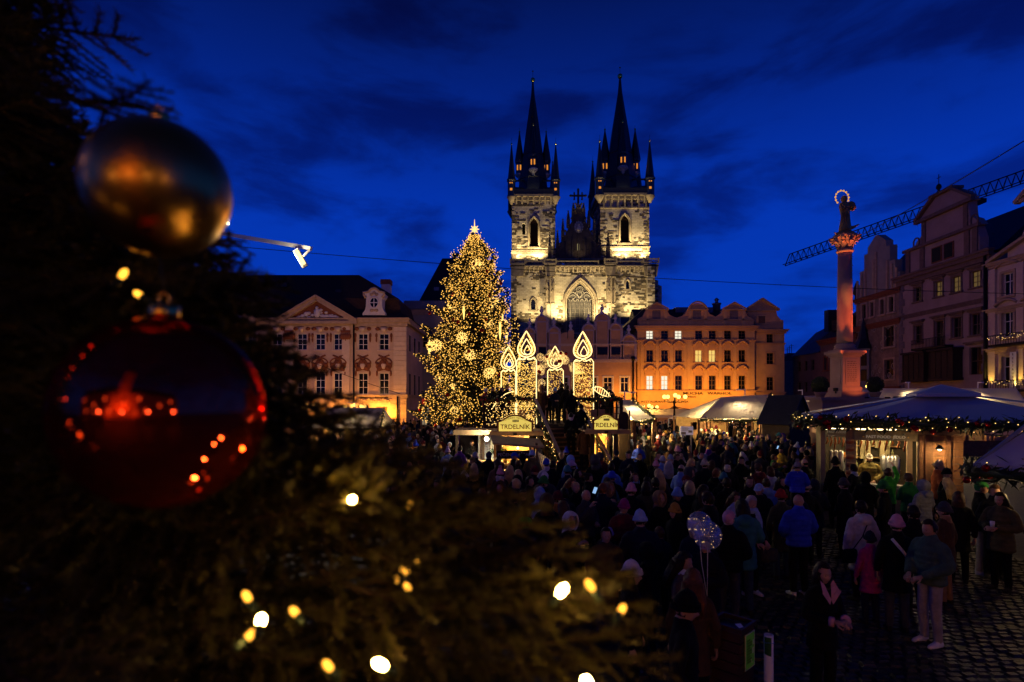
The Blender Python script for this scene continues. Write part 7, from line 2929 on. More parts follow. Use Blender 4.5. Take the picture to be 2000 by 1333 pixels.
def hair_mesh(kind):
	"""hair, hats and hoods around a head at the origin (face towards -y)"""
	b = MB()
	n, m_ = 30, 22

	def shell(cond, off, noise=.0, grow=(1, 1, 1), seed=1):
		r_ = random.Random(seed)
		ids = {}
		vs, fs = [], []
		dd = {}
		for i in range(m_ + 1):
			z = -math.cos(PI * i / m_)
			r = math.sin(PI * i / m_)
			for k in range(n):
				a = 2 * PI * (k + .5) / n
				d = Vector((r * math.cos(a), r * math.sin(a), z))
				v = head_vert(d)
				o = off(d) if callable(off) else off
				v = v + d * (o + r_.uniform(-noise, noise))
				dd[(i, k)] = (d, Vector((v.x * grow[0], v.y * grow[1], v.z * grow[2])))
		for i in range(m_):
			for k in range(n):
				ks = [(i, k), (i, (k + 1) % n), (i + 1, (k + 1) % n), (i + 1, k)]
				d = sum((dd[q][0] for q in ks), Vector()) / 4
				if cond(d):
					f = []
					for q in ks:
						if q not in ids:
							ids[q] = len(vs)
							vs.append(dd[q][1])
						f.append(ids[q])
					fs.append(tuple(f))
		b.add(vs, fs, True)

	hairline = lambda d: (d.z > .60 + .08 * abs(d.x) if d.y < -.35 else d.z > -.30 + .45 * max(0, -d.y) - .30 * max(0, d.y))
	if kind == 'short':
		shell(hairline, lambda d: .014 + .012 * max(0, d.z), .004)
	elif kind == 'bald':
		shell(lambda d: d.y > -.1 and -.35 < d.z < .12, .004, .002)
	elif kind == 'bob':
		shell(hairline, .022, .005)
		b.loft([((0, .02, .03), (.098, 0, 0), (0, .10, 0)), ((0, .03, -.06), (.108, 0, 0), (0, .095, 0)), ((0, .04, -.14), (.098, 0, 0), (0, .08, 0)), ((0, .04, -.17), (.07, 0, 0), (0, .06, 0))], 16)
	elif kind == 'long':
		shell(hairline, .022, .005)
		b.loft([((0, .03, .04), (.098, 0, 0), (0, .092, 0)), ((0, .045, -.08), (.112, 0, 0), (0, .085, 0)), ((0, .075, -.18), (.118, 0, 0), (0, .07, 0)), ((0, .10, -.27), (.115, 0, 0), (0, .05, 0)), ((0, .12, -.35), (.085, 0, 0), (0, .03, 0)), ((0, .125, -.38), (.04, 0, 0), (0, .02, 0))], 16)
		r_ = random.Random(3)
		for i in range(14):
			a = PI * (i + .5) / 14
			x, y = .11 * math.cos(a), .05 + .08 * math.sin(a)
			b.tube([(x * .9, y, 0), (x * 1.12, y + .04, -.2), (x * 1.05, y + .06, -.34 + r_.uniform(-.05, .03))], [.018, .02, .006], 5)
	elif kind == 'bun':
		shell(hairline, .014, .003)
		b.ball((0, .10, .07), .045, 10, 8)
	elif kind in ('beanie', 'pompom'):
		shell(lambda d: d.z > .10 - .12 * d.y, lambda d: .017 + .045 * max(0, d.z) ** 3, .0)
		L = []
		for k in range(24):
			a = 2 * PI * k / 24
			d = Vector((math.cos(a), math.sin(a), 0))
			v = head_vert(Vector((d.x * .97, d.y * .97, .2 - .12 * d.y)).normalized())
			L.append(v + d * .016)
		b.tube(L, .021, 6, closed=True)
		for k in range(24):
			a = 2 * PI * k / 24
			p = L[k]
			b.tube([p + Vector((math.cos(a) * .018, math.sin(a) * .018, -.016)), p + Vector((math.cos(a) * .004, math.sin(a) * .004, .045))], .0045, 4)
		if kind == 'pompom':
			r_ = random.Random(2)
			b.ball((0, .01, .205), .042, 10, 8)
			for i in range(70):
				v = Vector((r_.gauss(0, 1), r_.gauss(0, 1), r_.gauss(0, 1))).normalized()
				b.octa((v.x * .045, .01 + v.y * .045, .205 + v.z * .045), .012)
		else:
			b.ball((0, .005, .172), .016, 8, 6)
	elif kind == 'cap':
		shell(lambda d: d.z > .30 - .18 * d.y, lambda d: .016 + .012 * max(0, d.z), 0)
		vs = []
		for i in range(9):
			a = -PI / 2 + (i - 4) * .24
			vs.append((math.cos(a) * .088, math.sin(a) * .108, .055))
		for i in range(9):
			a = -PI / 2 + (i - 4) * .24
			vs.append((math.cos(a) * .095, math.sin(a) * .185 + .0, .045))
		b.add(vs + [(x, y, z - .008) for x, y, z in vs], [(i, i + 1, i + 10, i + 9) for i in range(8)] + [(i + 18, i + 27, i + 28, i + 19) for i in range(8)] + [(i + 9, i + 10, i + 28, i + 27) for i in range(8)])
		shell(lambda d: d.y > -.1 and -.35 < d.z < .35, .006, .003)
	elif kind in ('hood', 'furhood'):
		shell(lambda d: not (d.y < -.30 and abs(d.x) < .78 and -.95 < d.z < .72) and d.z > -.97, lambda d: .034 + .022 * max(0, d.y) + .012 * max(0, d.z), .003, (1.05, 1.08, 1.04))
		L = []
		for k in range(22):
			a = 2 * PI * k / 22
			L.append((.105 * math.cos(a), -.055 + .02 * math.sin(a) * (1 if math.sin(a) > 0 else .2), .012 + .140 * math.sin(a)))
		b.tube(L, .016 if kind == 'hood' else .03, 7, closed=True)
		if kind == 'furhood':
			r_ = random.Random(5)
			for i in range(240):
				p = Vector(L[r_.randrange(22)])
				v = Vector((r_.gauss(0, 1), r_.gauss(0, 1), r_.gauss(0, 1))).normalized()
				b.add([p + v * .02, p + v * .055 + Vector((.004, 0, .004)), p + v * .02 + Vector((.008, .006, 0))], [(0, 1, 2)])
		b.loft([((0, .03, -.10), (.10, 0, 0), (0, .10, 0)), ((0, .03, -.17), (.115, 0, 0), (0, .11, 0)), ((0, .03, -.23), (.13, 0, 0), (0, .11, 0))], 16)
	me = b.build('hair', cloth('hair_b'))
	data = me.data
	bpy.data.objects.remove(me)
	return data

HAIR = {}

def hair_data(kind):
	if kind not in HAIR:
		HAIR[kind] = hair_mesh(kind)
	return HAIR[kind]

def body_mesh(name, arms='down', legs='stand', hem=.82, puff=.0, wide=1.0, collar='stand', look=0.0, nod=0.0, lean=0.0, flare=1.0, voxel=.017):
	"""one continuous clothed body, 1.72 m tall, facing -y. slots: 0 coat 1 trousers 2 shoes 3 skin 4 eyes 5 lips 6 collar"""
	parts = []

	def part(slot):
		b = MB()
		parts.append((slot, b))
		return b

	st = .0 if legs == 'stand' else .20
	hip = .91
	for sx, ph in ((-1, 1), (1, -1)):
		b = part(1)
		y = st * ph
		limb_loft(b, [(sx * .082, 0, hip), (sx * .096, -.02 + y * .5 - (.03 if st else 0), .50), (sx * .103, .02 + y, .09)], [.084, .070, .054], 12)
		b = part(2)
		fy = .02 + y
		b.loft([((sx * .11, fy + .055, .045), (.034, 0, 0), (0, 0, .045)), ((sx * .11, fy + .0, .055), (.042, 0, 0), (0, 0, .055)), ((sx * .115, fy - .09, .042), (.047, 0, 0), (0, 0, .040)), ((sx * .118, fy - .16, .030), (.040, 0, 0), (0, 0, .030)), ((sx * .118, fy - .195, .026), (.018, 0, 0), (0, 0, .020))], 12)
	b = part(0)
	prof = [(hem, .185 * flare, .150 * flare), (hem + .10, .182, .146), (.92, .176, .138), (1.04, .160, .122), (1.18, .172, .125), (1.30, .188, .128), (1.38, .170, .112), (1.44, .118, .090), (1.49, .080, .075)]
	prof = sorted([p for p in prof if p[0] >= hem])
	zz = np.arange(hem, 1.4901, .03)
	rings = []
	for i, z in enumerate(zz):
		rx = np.interp(z, [p[0] for p in prof], [p[1] for p in prof]) * wide
		ry = np.interp(z, [p[0] for p in prof], [p[2] for p in prof]) * wide
		if puff and z < 1.40:
			k = puff * (abs(math.sin((z - hem) / .085 * PI)) - .35)
			rx, ry = rx + k, ry + k
		rings.append(((0, lean * max(0, z - .95) * -1.0, z), (rx, 0, 0), (0, ry, 0)))
	b.loft(rings, 22)
	ly = -lean * .45
	nk = part(3)
	nk.loft([((0, ly + .012, 1.44), (.056, 0, 0), (0, .058, 0)), ((0, ly + .005, 1.54), (.052, 0, 0), (0, .056, 0)), ((0, ly, 1.60), (.05, 0, 0), (0, .055, 0))], 12)
	if collar == 'stand':
		b = part(6)
		b.loft([((0, ly + .01, 1.43), (.10, 0, 0), (0, .092, 0)), ((0, ly + .005, 1.49), (.083, 0, 0), (0, .082, 0)), ((0, ly + .01, 1.525), (.078, 0, 0), (0, .078, 0))], 16)
	elif collar == 'hood':      # hood lying on the back
		b = part(6)
		b.loft([((0, ly + .01, 1.43), (.105, 0, 0), (0, .095, 0)), ((0, ly + .02, 1.50), (.095, 0, 0), (0, .09, 0))], 16)
		b.ball((0, ly + .12, 1.43), .12, 14, 10, (1.05, .62, .85))
	elif collar == 'scarf':
		b = part(6)
		b.tube([(.088 * math.cos(2 * PI * k / 16), ly + .005 + .088 * math.sin(2 * PI * k / 16), 1.49 + .012 * math.sin(k * 1.1)) for k in range(16)], .042, 10, closed=True)
		b.tube([(.05, ly - .10, 1.47), (.06, ly - .155, 1.32), (.065, ly - .165, 1.12)], [.04, .042, .038], 8)
	A = {'down': ((.245, .03, 1.13), (.245, -.06, .88)), 'pocket': ((.275, .05, 1.13), (.205, -.11, .95)), 'hold': ((.25, -.01, 1.13), (.075, -.25, 1.13)), 'phone': ((.24, -.10, 1.15), (.07, -.29, 1.31)),
         'up': ((.27, -.14, 1.52), (.22, -.24, 1.76)), 'eat': ((.25, -.14, 1.16), (.06, -.22, 1.43)), 'low': ((.25, .0, 1.13), (.10, -.25, .99))}
	mode = {'down': ('down', 'down'), 'pocket': ('pocket', 'pocket'), 'hold': ('hold', 'hold'), 'phone': ('phone', 'phone'), 'up': ('up', 'hold'), 'eat': ('eat', 'hold'), 'low': ('low', 'low'), 'one': ('hold', 'down')}[arms]
	hands = []
	for sx, md in ((-1, mode[0]), (1, mode[1])):
		e, w = A[md]
		e, w = Vector((sx * e[0] * wide, e[1] + ly * .8, e[2])), Vector((sx * w[0], w[1] + ly * .8, w[2]))
		b = part(0)
		r0 = .066 + puff * .9
		limb_loft(b, [(sx * .07, ly, 1.425), (sx * .158 * wide, ly, 1.375), e, w], [.05, r0 * .92, r0 * .88, r0 * .66], 12, .07 if puff else 0)
		d = (w - e).normalized()
		if md != 'pocket':
			up_ = Vector((0, -1, .4)) if md in ('down',) else Vector((sx * .5, .0, 1))
			if md == 'down':
				up_ = Vector((sx, -.3, 0))
			hands.append((w + d * .012, d, up_, 1 if sx < 0 else -1, md))
	# join, remesh to one skin
	src, tags = MB(), []
	for slot, b in parts:
		src.add(b.v, b.f)
		tags += [slot] * len(b.f)
	tmp = src.build('person_source', m_skin)
	md = tmp.modifiers.new('r', 'REMESH')
	md.mode = 'VOXEL'
	md.voxel_size = voxel
	sm_ = tmp.modifiers.new('s', 'SMOOTH')
	sm_.factor = .5
	sm_.iterations = 3 if puff < .01 else 2
	dg = bpy.context.evaluated_depsgraph_get()
	ev = tmp.evaluated_get(dg)
	me = bpy.data.meshes.new_from_object(ev)
	tree = BVHTree.FromPolygons([Vector(v) for v in src.v], src.f)
	out = MB()
	out.v = [tuple(v.co) for v in me.vertices]
	for p in me.polygons:
		r = tree.find_nearest(p.center)
		out.f.append(tuple(p.vertices))
		out.m.append(tags[r[2]] if r[2] is not None else 0)
		out.sm.append(True)
	bpy.data.objects.remove(tmp)
	bpy.data.meshes.remove(me)
	hc = Vector((0, ly - .012, 1.60))
	q = Quaternion((0, 0, 1), look) @ Quaternion((1, 0, 0), nod)
	head_mesh(out, hc, q)
	out.mi = 3
	for w, d, u, s, mdn in hands:
		hand_mesh(out, w, d, u, s)
	o = out.build('person', [cloth('black'), cloth('dark'), m_shoe, m_skin, m_eye, m_lip, cloth('black')])
	data = o.data
	bpy.data.objects.remove(o)
	return data, hc, q, hands

BODY = {}

def body(key):
	if key not in BODY:
		kw = {'coat': dict(arms='down', hem=.62, flare=1.12), 'coat_pocket': dict(arms='pocket', hem=.58, flare=1.12, nod=.15), 'jacket': dict(arms='hold', hem=.84, nod=.25), 'jacket_down': dict(arms='down', hem=.84, look=.3),
              'puffer': dict(arms='hold', hem=.70, puff=.020, wide=1.12, collar='hood', nod=.2), 'puffer_down': dict(arms='down', hem=.55, puff=.018, wide=1.10, collar='hood'), 'puffer_short': dict(arms='low', hem=.86, puff=.024, wide=1.14, nod=.2),
              'phone': dict(arms='phone', hem=.74, collar='stand', nod=.1), 'raise': dict(arms='up', hem=.84, nod=-.15), 'eat': dict(arms='eat', hem=.84, nod=.2, look=.2), 'walk': dict(arms='down', legs='walk', hem=.84, lean=.05, look=.2),
              'walk_puffer': dict(arms='one', legs='walk', hem=.80, puff=.022, wide=1.12, collar='hood'), 'scarf': dict(arms='low', hem=.66, collar='scarf', nod=.25, flare=1.1), 'blazer': dict(arms='hold', hem=.74, collar='none', nod=.12, look=-.15, voxel=.013)}[key]
		BODY[key] = body_mesh('person', **kw)
	return BODY[key]

def person(key, loc, yaw, h, coat, legs='dark', shoes=None, hair='short', hcol='hair_b', collar=None, label=None, group=None, s_w=1.0):
	"""one person: a continuous body with hair or hat as a child; yaw 0 faces the camera, pi shows the back"""
	data, hc, q, hands = body(key)
	o = bpy.data.objects.new('person', data)
	COL.objects.link(o)
	o.location = loc
	o.rotation_euler = (0, 0, yaw)
	s = h / 1.72
	o.scale = (s * s_w, s * s_w, s)
	ms = [cloth(coat), cloth(legs), shoes or m_shoe, m_skin, m_eye, m_lip, cloth(collar or coat)]
	for sl, m_ in zip(o.material_slots, ms):
		if sl.material is not m_:
			sl.link = 'OBJECT'
			sl.material = m_
	if hair:
		nm_ = {'beanie': 'beanie', 'pompom': 'bobble_hat', 'cap': 'cap', 'hood': 'hood', 'furhood': 'fur_hood'}.get(hair, 'hair')
		hd = bpy.data.objects.new(nm_, hair_data(hair))
		COL.objects.link(hd)
		hd.parent = o
		hd.location = hc
		hd.rotation_mode = 'QUATERNION'
		hd.rotation_quaternion = q
		hd.material_slots[0].link = 'OBJECT'
		hd.material_slots[0].material = cloth(hcol)
		if hair in ('beanie', 'pompom', 'cap') and hcol != 'hair_b':
			h2 = bpy.data.objects.new('hair', hair_data('bob' if s_w < .99 else 'bald'))
			COL.objects.link(h2)
			h2.parent = o
			h2.location = hc
			h2.rotation_mode = 'QUATERNION'
			h2.rotation_quaternion = q
			h2.scale = (.97, .97, .97)
	return tag(o, label, 'person', group)

def at(px, py, h, z0=0.0):
	"""ground position of someone whose head top is seen at a pixel"""
	d = F * (CH - z0 - h) / (py - HY)
	return Vector(((px - 1000) / F * d, d, z0))

used = []
B_ = PI
# (head px, head py, height, body, yaw, coat, legs, hair, hair colour, collar, extra, label)
PEOPLE = [
	(1606, 1100, 1.62, 'blazer', .25, 'black', 'black', 'bob', 'hair_b', None, {}, 'woman in black jacket over a pink collar with short dark hair, hands clasped'),
	(1466, 970, 1.74, 'scarf', .35, 'dark', 'black', 'short', 'hair_g', 'lblue', {'shoes': 1}, 'white haired man in dark coat with long pale scarf'),
	(1497, 936, 1.66, 'puffer', B_ - .2, 'sky', 'dark', 'short', 'hair_br', None, {}, 'person in sky blue puffer jacket seen from behind beside the white haired man'),
	(1560, 966, 1.78, 'puffer_short', B_ + .1, 'blue', 'black', None, 'hair_b', None, {'shoes': 1}, 'broad man in bright blue puffer jacket carrying a child on his shoulders'),
	(1682, 980, 1.70, 'puffer_down', B_ + .15, 'cream', 'black', 'short', 'hair_b', None, {}, 'person in long cream white puffer coat with crossbody strap seen from behind'),
	(1752, 1012, 1.68, 'coat', B_ - .35, 'black', 'grey', 'beanie', 'pink', None, {}, 'person in black coat and pale pink beanie with a white strap across the back'),
	(1700, 1043, 1.38, 'coat', B_, 'magenta', 'navy', 'beanie', 'navy', None, {}, 'child in magenta jacket and navy hat between cream coat and pink beanie'),
	(1817, 1017, 1.74, 'puffer_short', -1.35, 'sage', 'stone', 'short', 'hair_b', None, {'shoes': 1}, 'man in quilted green jacket and pale trousers in profile'),
	(1846, 986, 1.68, 'coat', B_ + .5, 'brown', 'camel', 'beanie', 'grey', 'camel', {}, 'person in brown fur trimmed coat and grey knitted hat'),
	(1914, 942, 1.82, 'eat', .9, 'black', 'beige', 'cap', 'green', None, {'shoes': 1}, 'man in green cap, black jacket and wide beige trousers eating'),
	(1955, 963, 1.76, 'puffer', -1.2, 'olive', 'black', 'bob', 'hair_b', None, {}, 'woman in long olive puffer coat holding a cup near the right edge'),
	(1942, 948, 1.80, 'jacket', -.4, 'dark', 'dark', 'short', 'hair_br', None, {}, 'brown haired man in glasses behind the olive puffer coat'),
	(1727, 944, 1.72, 'coat_pocket', B_ + .7, 'black', 'black', 'beanie', 'green', None, {}, 'person in black coat and dark green beanie behind the cream coat'),
	(1775, 926, 1.70, 'jacket', B_, 'green', 'dark', 'short', 'hair_br', None, {}, 'person in dark green jacket at the fast food counter'),
	(1735, 916, 1.70, 'raise', B_ - .2, 'lime', 'dark', 'short', 'hair_br', None, {}, 'person in bright lime green jacket reaching up at the fast food counter'),
	(1804, 941, 1.62, 'puffer', B_ + .3, 'lgrey', 'dark', 'hood', 'lgrey', None, {}, 'person in pale grey hooded jacket below the plank wall'),
	(1831, 903, 1.83, 'jacket', 1.2, 'rust', 'dark', 'beanie', 'blond', None, {}, 'person with blond hat and orange jacket at the counter by the plank wall'),
	(1848, 918, 1.66, 'coat', .4, 'black', 'black', 'beanie', 'black', None, {}, 'person in black with black beanie right of the orange jacket'),
	(1850, 934, 1.66, 'coat', B_ + .2, 'black', 'black', 'long', 'blond', None, {}, 'person with long fair hair and black coat below the plank wall'),
	(1632, 896, 1.87, 'coat', B_, 'black', 'black', 'beanie', 'black', None, {}, 'tall figure in black coat and black beanie before the serving hatch'),
	(1668, 908, 1.72, 'coat_pocket', B_ + .4, 'dark', 'dark', 'short', 'hair_b', 'cream', {}, 'dark haired person with pale collar before the serving hatch'),
	(1690, 925, 1.70, 'coat', B_ - .4, 'black', 'black', 'hood', 'black', None, {}, 'hooded figure in black left of the lime green jacket'),
	(1087, 964, 1.70, 'jacket', 2.2, 'orange', 'black', 'beanie', 'wine', 'orange', {}, 'person in dark red beanie with bright orange hood in the near crowd'),
	(1114, 1005, 1.66, 'phone', .55, 'black', 'black', 'hood', 'white', 'white', {}, 'person in white hood and black coat looking down'),
	(1189, 1034, 1.24, 'jacket', .3, 'dark', 'dark', 'beanie', 'lilac', 'wine', {}, 'small child in lilac blue beanie left of the plaid vest'),
	(1260, 1045, 1.20, 'puffer_short', .5, 'plaid', 'grey', 'beanie', 'lilac', 'yellow', {}, 'small child in blue beanie and red and yellow plaid vest'),
	(1231, 1103, 1.66, 'coat', 1.2, 'black', 'black', 'beanie', 'white', None, {'w': .97}, 'woman in white knitted beanie and black coat facing right'),
	(1333, 1079, 1.65, 'jacket', 1.0, 'shiny', 'black', 'long', 'hair_b', 'white', {}, 'dark haired woman in shiny brown jacket turned to the right'),
	(1353, 1114, 1.64, 'coat', B_ - .3, 'brown', 'black', 'long', 'hair_r', None, {}, 'person with long auburn hair seen from behind holding the balloon string'),
	(1335, 1163, 1.72, 'coat_pocket', 1.25, 'black', 'black', 'beanie', 'black', None, {}, 'man in black beanie in right profile at the bottom'),
	(1218, 979, 1.66, 'puffer', .25, 'wine', 'black', 'beanie', 'magenta', 'grey', {}, 'woman in magenta knitted hat and patterned dark coat'),
	(1319, 988, 1.66, 'coat', -1.1, 'black', 'black', 'beanie', 'mustard', None, {'w': .97}, 'person in mustard beanie and black coat facing left'),
	(1144, 957, 1.72, 'eat', .5, 'grey', 'dark', 'bald', 'hair_g', None, {}, 'bald man in grey jacket sipping from a cup'),
	(1288, 963, 1.66, 'coat', .6, 'black', 'black', 'furhood', 'camel', None, {}, 'person in black coat with pale fur hood'),
	(1322, 957, 1.70, 'coat_pocket', .2, 'dark', 'dark', 'beanie', 'sky', None, {}, 'person in striped sky blue beanie behind the mustard beanie'),
	(1194, 906, 1.76, 'coat', B_, 'sky', 'dark', 'short', 'hair_b', 'sky', {}, 'person in pale blue hooded sweatshirt seen from behind'),
	(1330, 908, 1.78, 'jacket', B_ - .8, 'lblue', 'dark', 'bald', 'hair_b', None, {}, 'bald man in pale blue hooded jacket'),
	(1347, 916, 1.74, 'coat_pocket', .9, 'black', 'black', 'furhood', 'grey', None, {}, 'man in black coat with big grey fur collar'),
	(1187, 934, 1.66, 'puffer', B_ + .4, 'teal', 'dark', 'long', 'hair_br', None, {}, 'person with long brown hair and pale teal jacket'),
	(1064, 924, 1.72, 'puffer_down', B_, 'grey', 'dark', 'cap', 'white', None, {}, 'person in white cap and long grey puffer coat'),
	(996, 910, 1.66, 'coat', B_ - .2, 'lgrey', 'dark', 'long', 'blond', None, {}, 'person with long blond hair and grey coat near the chestnut cart'),
	(977, 918, 1.60, 'coat', B_, 'brown', 'dark', 'pompom', 'pink', None, {}, 'person in pink bobble hat beside the long blond hair'),
	(1022, 958, 1.64, 'coat', .2, 'black', 'black', 'bob', 'hair_b', None, {}, 'smiling dark haired woman in black coat left of the orange hood'),
	(1009, 929, 1.74, 'jacket', 1.0, 'black', 'black', 'cap', 'black', None, {}, 'man in black flat cap beside the grey coat'),
	(1034, 932, 1.70, 'coat', .9, 'dark', 'dark', 'short', 'hair_b', None, {}, 'dark haired man in dark coat right of the black cap'),
	(1025, 984, 1.70, 'puffer_down', B_, 'black', 'black', 'hood', 'black', 'lime', {}, 'broad figure in black hooded jacket with a green piped collar'),
	(1054, 956, 1.66, 'coat_pocket', B_, 'lblue', 'dark', 'hood', 'lblue', None, {}, 'person in pale blue hooded coat behind the orange hood'),
	(875, 878, 1.64, 'puffer', B_ + .5, 'lblue', 'dark', 'pompom', 'lilac', None, {}, 'person in lilac bobble hat and pale blue jacket left of the stalls'),
	(898, 872, 1.74, 'jacket', B_ - .5, 'purple', 'dark', 'short', 'hair_b', None, {}, 'person in purple jacket left of the white lamp'),
	(922, 894, 1.72, 'jacket', .8, 'black', 'dark', 'cap', 'khaki', None, {}, 'man in khaki cap turned towards the white lamp'),
	(926, 906, 1.66, 'coat', B_, 'black', 'dark', 'long', 'blond', None, {}, 'person with long golden hair and black coat below the white lamp'),
	(906, 924, 1.68, 'coat', .9, 'black', 'dark', 'beanie', 'white', None, {}, 'person in white and black knitted hat near the fir branches'),
	(955, 884, 1.78, 'coat', B_ - .2, 'black', 'dark', 'cap', 'grey', None, {}, 'man in grey flat cap and black coat beside the chestnut cart'),
	(942, 956, 1.64, 'coat', B_ + .2, 'grey', 'dark', 'bob', 'hair_r', 'lgrey', {}, 'person with auburn bob and grey hood nearest the fir branches'),
	(1004, 885, 1.78, 'jacket', 1.1, 'dark', 'dark', 'cap', 'blue', None, {}, 'person in blue cap in front of the chestnut cart'),
	(1012, 900, 1.72, 'coat', B_, 'black', 'dark', 'short', 'hair_br', None, {}, 'brown haired person in black seen from behind at the chestnut cart'),
	(1043, 913, 1.68, 'jacket', 1.0, 'dark', 'dark', 'beanie', 'wine', None, {}, 'person in wine red beanie below the stair foot'),
	(804, 860, 1.72, 'jacket', .3, 'orange', 'dark', 'short', 'hair_b', None, {}, 'man in orange jacket at the far left of the crowd'),
	(790, 862, 1.70, 'jacket', .6, 'stone', 'dark', 'short', 'hair_br', None, {}, 'man in pale jacket beside the orange jacket far left'),
	(1247, 866, 1.72, 'jacket', -.3, 'blue', 'dark', 'short', 'hair_b', None, {}, 'man in blue jacket right of the right pastry stall'),
	(1394, 851, 1.80, 'jacket', 0, 'khaki', 'dark', 'short', 'hair_br', None, {}, 'man in glasses and khaki jacket in mid crowd'),
	(1488, 849, 1.92, 'coat', B_ + .2, 'khaki', 'khaki', 'bald', 'hair_b', None, {}, 'very tall bald man in long khaki coat seen from behind'),
	(1526, 875, 1.70, 'jacket', -.9, 'yellow', 'dark', 'short', 'hair_b', None, {}, 'dark haired man in yellow jacket holding a cup'),
	(1597, 853, 1.80, 'jacket', .1, 'rust', 'dark', 'short', 'hair_b', None, {}, 'bearded man in rust orange coat beside the serving hatch'),
	(1583, 877, 1.66, 'coat', B_, 'black', 'dark', 'bob', 'blond', None, {}, 'blond bobbed person left of the other blond before the hatch'),
	(1603, 880, 1.66, 'coat', B_ - .3, 'black', 'dark', 'bob', 'blond', None, {}, 'blond bobbed person right of the other blond before the hatch'),
	(1566, 874, 1.74, 'jacket', .5, 'black', 'dark', 'bald', 'hair_g', None, {}, 'bald man in black left of the rust orange coat'),
	(1555, 869, 1.64, 'jacket', 1.0, 'white', 'dark', 'pompom', 'white', None, {}, 'person all in white with white bobble hat in mid crowd'),
	(1309, 891, 1.66, 'coat', .2, 'sky', 'dark', 'beanie', 'lblue', None, {}, 'person in pale blue beanie and blue scarf in mid crowd'),
	(1285, 884, 1.76, 'coat_pocket', .3, 'black', 'dark', 'short', 'hair_b', None, {}, 'bearded dark haired man in black coat in mid crowd'),
	(1293, 893, 1.64, 'jacket', .4, 'sky', 'dark', 'beanie', 'white', None, {}, 'person in white beanie and sky blue jacket in mid crowd'),
	(1321, 887, 1.74, 'jacket', .6, 'black', 'dark', 'short', 'hair_br', None, {}, 'brown haired man in black right of the pale blue beanie'),
	(1384, 866, 1.72, 'jacket', .8, 'purple', 'dark', 'short', 'hair_b', 'yellow', {}, 'person in purple jacket with a yellow collar in mid crowd'),
	(1370, 872, 1.72, 'coat', B_, 'lblue', 'dark', 'bob', 'hair_b', None, {}, 'person in pale blue seen from behind in mid crowd'),
	(1454, 871, 1.66, 'coat', .7, 'black', 'dark', 'beanie', 'stone', None, {}, 'person in grey white beanie left of the tall khaki coat'),
	(1467, 868, 1.66, 'coat', -.5, 'black', 'dark', 'pompom', 'white', None, {}, 'person in white bobble hat left of the tall khaki coat'),
	(1447, 893, 1.74, 'jacket', .2, 'black', 'dark', 'short', 'hair_b', None, {}, 'man with dark hair and lit face below the white bobble hat'),
	(1505, 912, 1.66, 'coat', B_ + .3, 'white', 'dark', 'bob', 'hair_br', None, {}, 'brown haired person in white jacket above the sky blue puffer'),
	(1552, 900, 1.66, 'coat_pocket', 1.2, 'black', 'dark', 'beanie', 'black', 'camel', {}, 'person in black hat with pale fur collar in right profile'),
	(1526, 932, 1.66, 'coat', .4, 'black', 'black', 'long', 'hair_b', None, {}, 'woman with long black hair left of the child on shoulders'),
	(1510, 868, 1.76, 'phone', 2.6, 'black', 'dark', 'short', 'hair_b', None, {}, 'person holding up a lit phone in mid crowd'),
	(1340, 930, 1.72, 'jacket_down', .3, 'black', 'dark', 'cap', 'wine', None, {}, 'person in wine red cap in near crowd'),
	(1400, 915, 1.70, 'coat', B_ - .5, 'green', 'dark', 'bob', 'hair_br', None, {}, 'brown bobbed person in dark green coat in mid crowd'),
	(1420, 935, 1.74, 'coat', B_, 'black', 'black', 'short', 'hair_b', None, {}, 'broad man in black jacket with back turned in near crowd'),
	(1380, 965, 1.70, 'puffer', B_ + .6, 'brown', 'black', 'furhood', 'brown', None, {}, 'person in brown puffer coat with dark fur hood behind the balloons'),
	(1240, 925, 1.66, 'coat', .15, 'black', 'black', 'long', 'hair_br', 'lblue', {}, 'brown haired woman with pale blue scarf in near crowd'),
	(1262, 942, 1.72, 'coat', B_ - .3, 'olive', 'dark', 'bob', 'hair_b', None, {}, 'person in olive coat carrying a bag in near crowd'),
	(1115, 935, 1.70, 'jacket', 1.0, 'black', 'dark', 'long', 'hair_r', None, {}, 'person with long auburn hair near the stair foot'),
	(1148, 925, 1.72, 'jacket', 1.3, 'black', 'dark', 'bun', 'hair_b', None, {}, 'person in black with hair in a bun handing over cups'),
	(1102, 955, 1.70, 'coat', B_, 'navy', 'dark', 'short', 'hair_b', None, {}, 'person in navy coat behind the orange hood'),
	(1650, 938, 1.72, 'coat_pocket', B_ + .5, 'dark', 'black', 'beanie', 'grey', None, {}, 'person in dark coat and grey beanie left of the cream coat'),
	(1872, 962, 1.70, 'coat', B_ - .6, 'black', 'black', 'bob', 'hair_br', None, {}, 'brown bobbed person in black coat between the grey knitted hat and green cap'),
	(1590, 940, 1.68, 'puffer', B_ - .3, 'navy', 'dark', 'hood', 'navy', None, {}, 'person in navy hooded puffer right of the bright blue jacket'),
	(1436, 962, 1.64, 'jacket', .4, 'white', 'dark', 'long', 'hair_br', None, {}, 'brown haired woman in white jacket left of the white haired man'),
	(1785, 990, 1.70, 'coat', B_ + .1, 'black', 'black', 'short', 'hair_b', None, {}, 'dark haired person in black coat between pink beanie and green quilted jacket'),
	(1106, 879, 1.66, 'jacket', B_, 'black', 'dark', 'pompom', 'blue', None, {}, 'person in blue bobble hat at the foot of the stairs'),
]
for (px, py, h, key, yaw, coat, legs, hr, hcx, col, ex, lb) in PEOPLE:
	p = at(px, py, h)
	used.append((p.x, p.y))
	person(key, p, yaw, h, coat, legs, m_shoe_w if ex.get('shoes') else None, hr, hcx, col, lb, None, ex.get('w', 1.0))
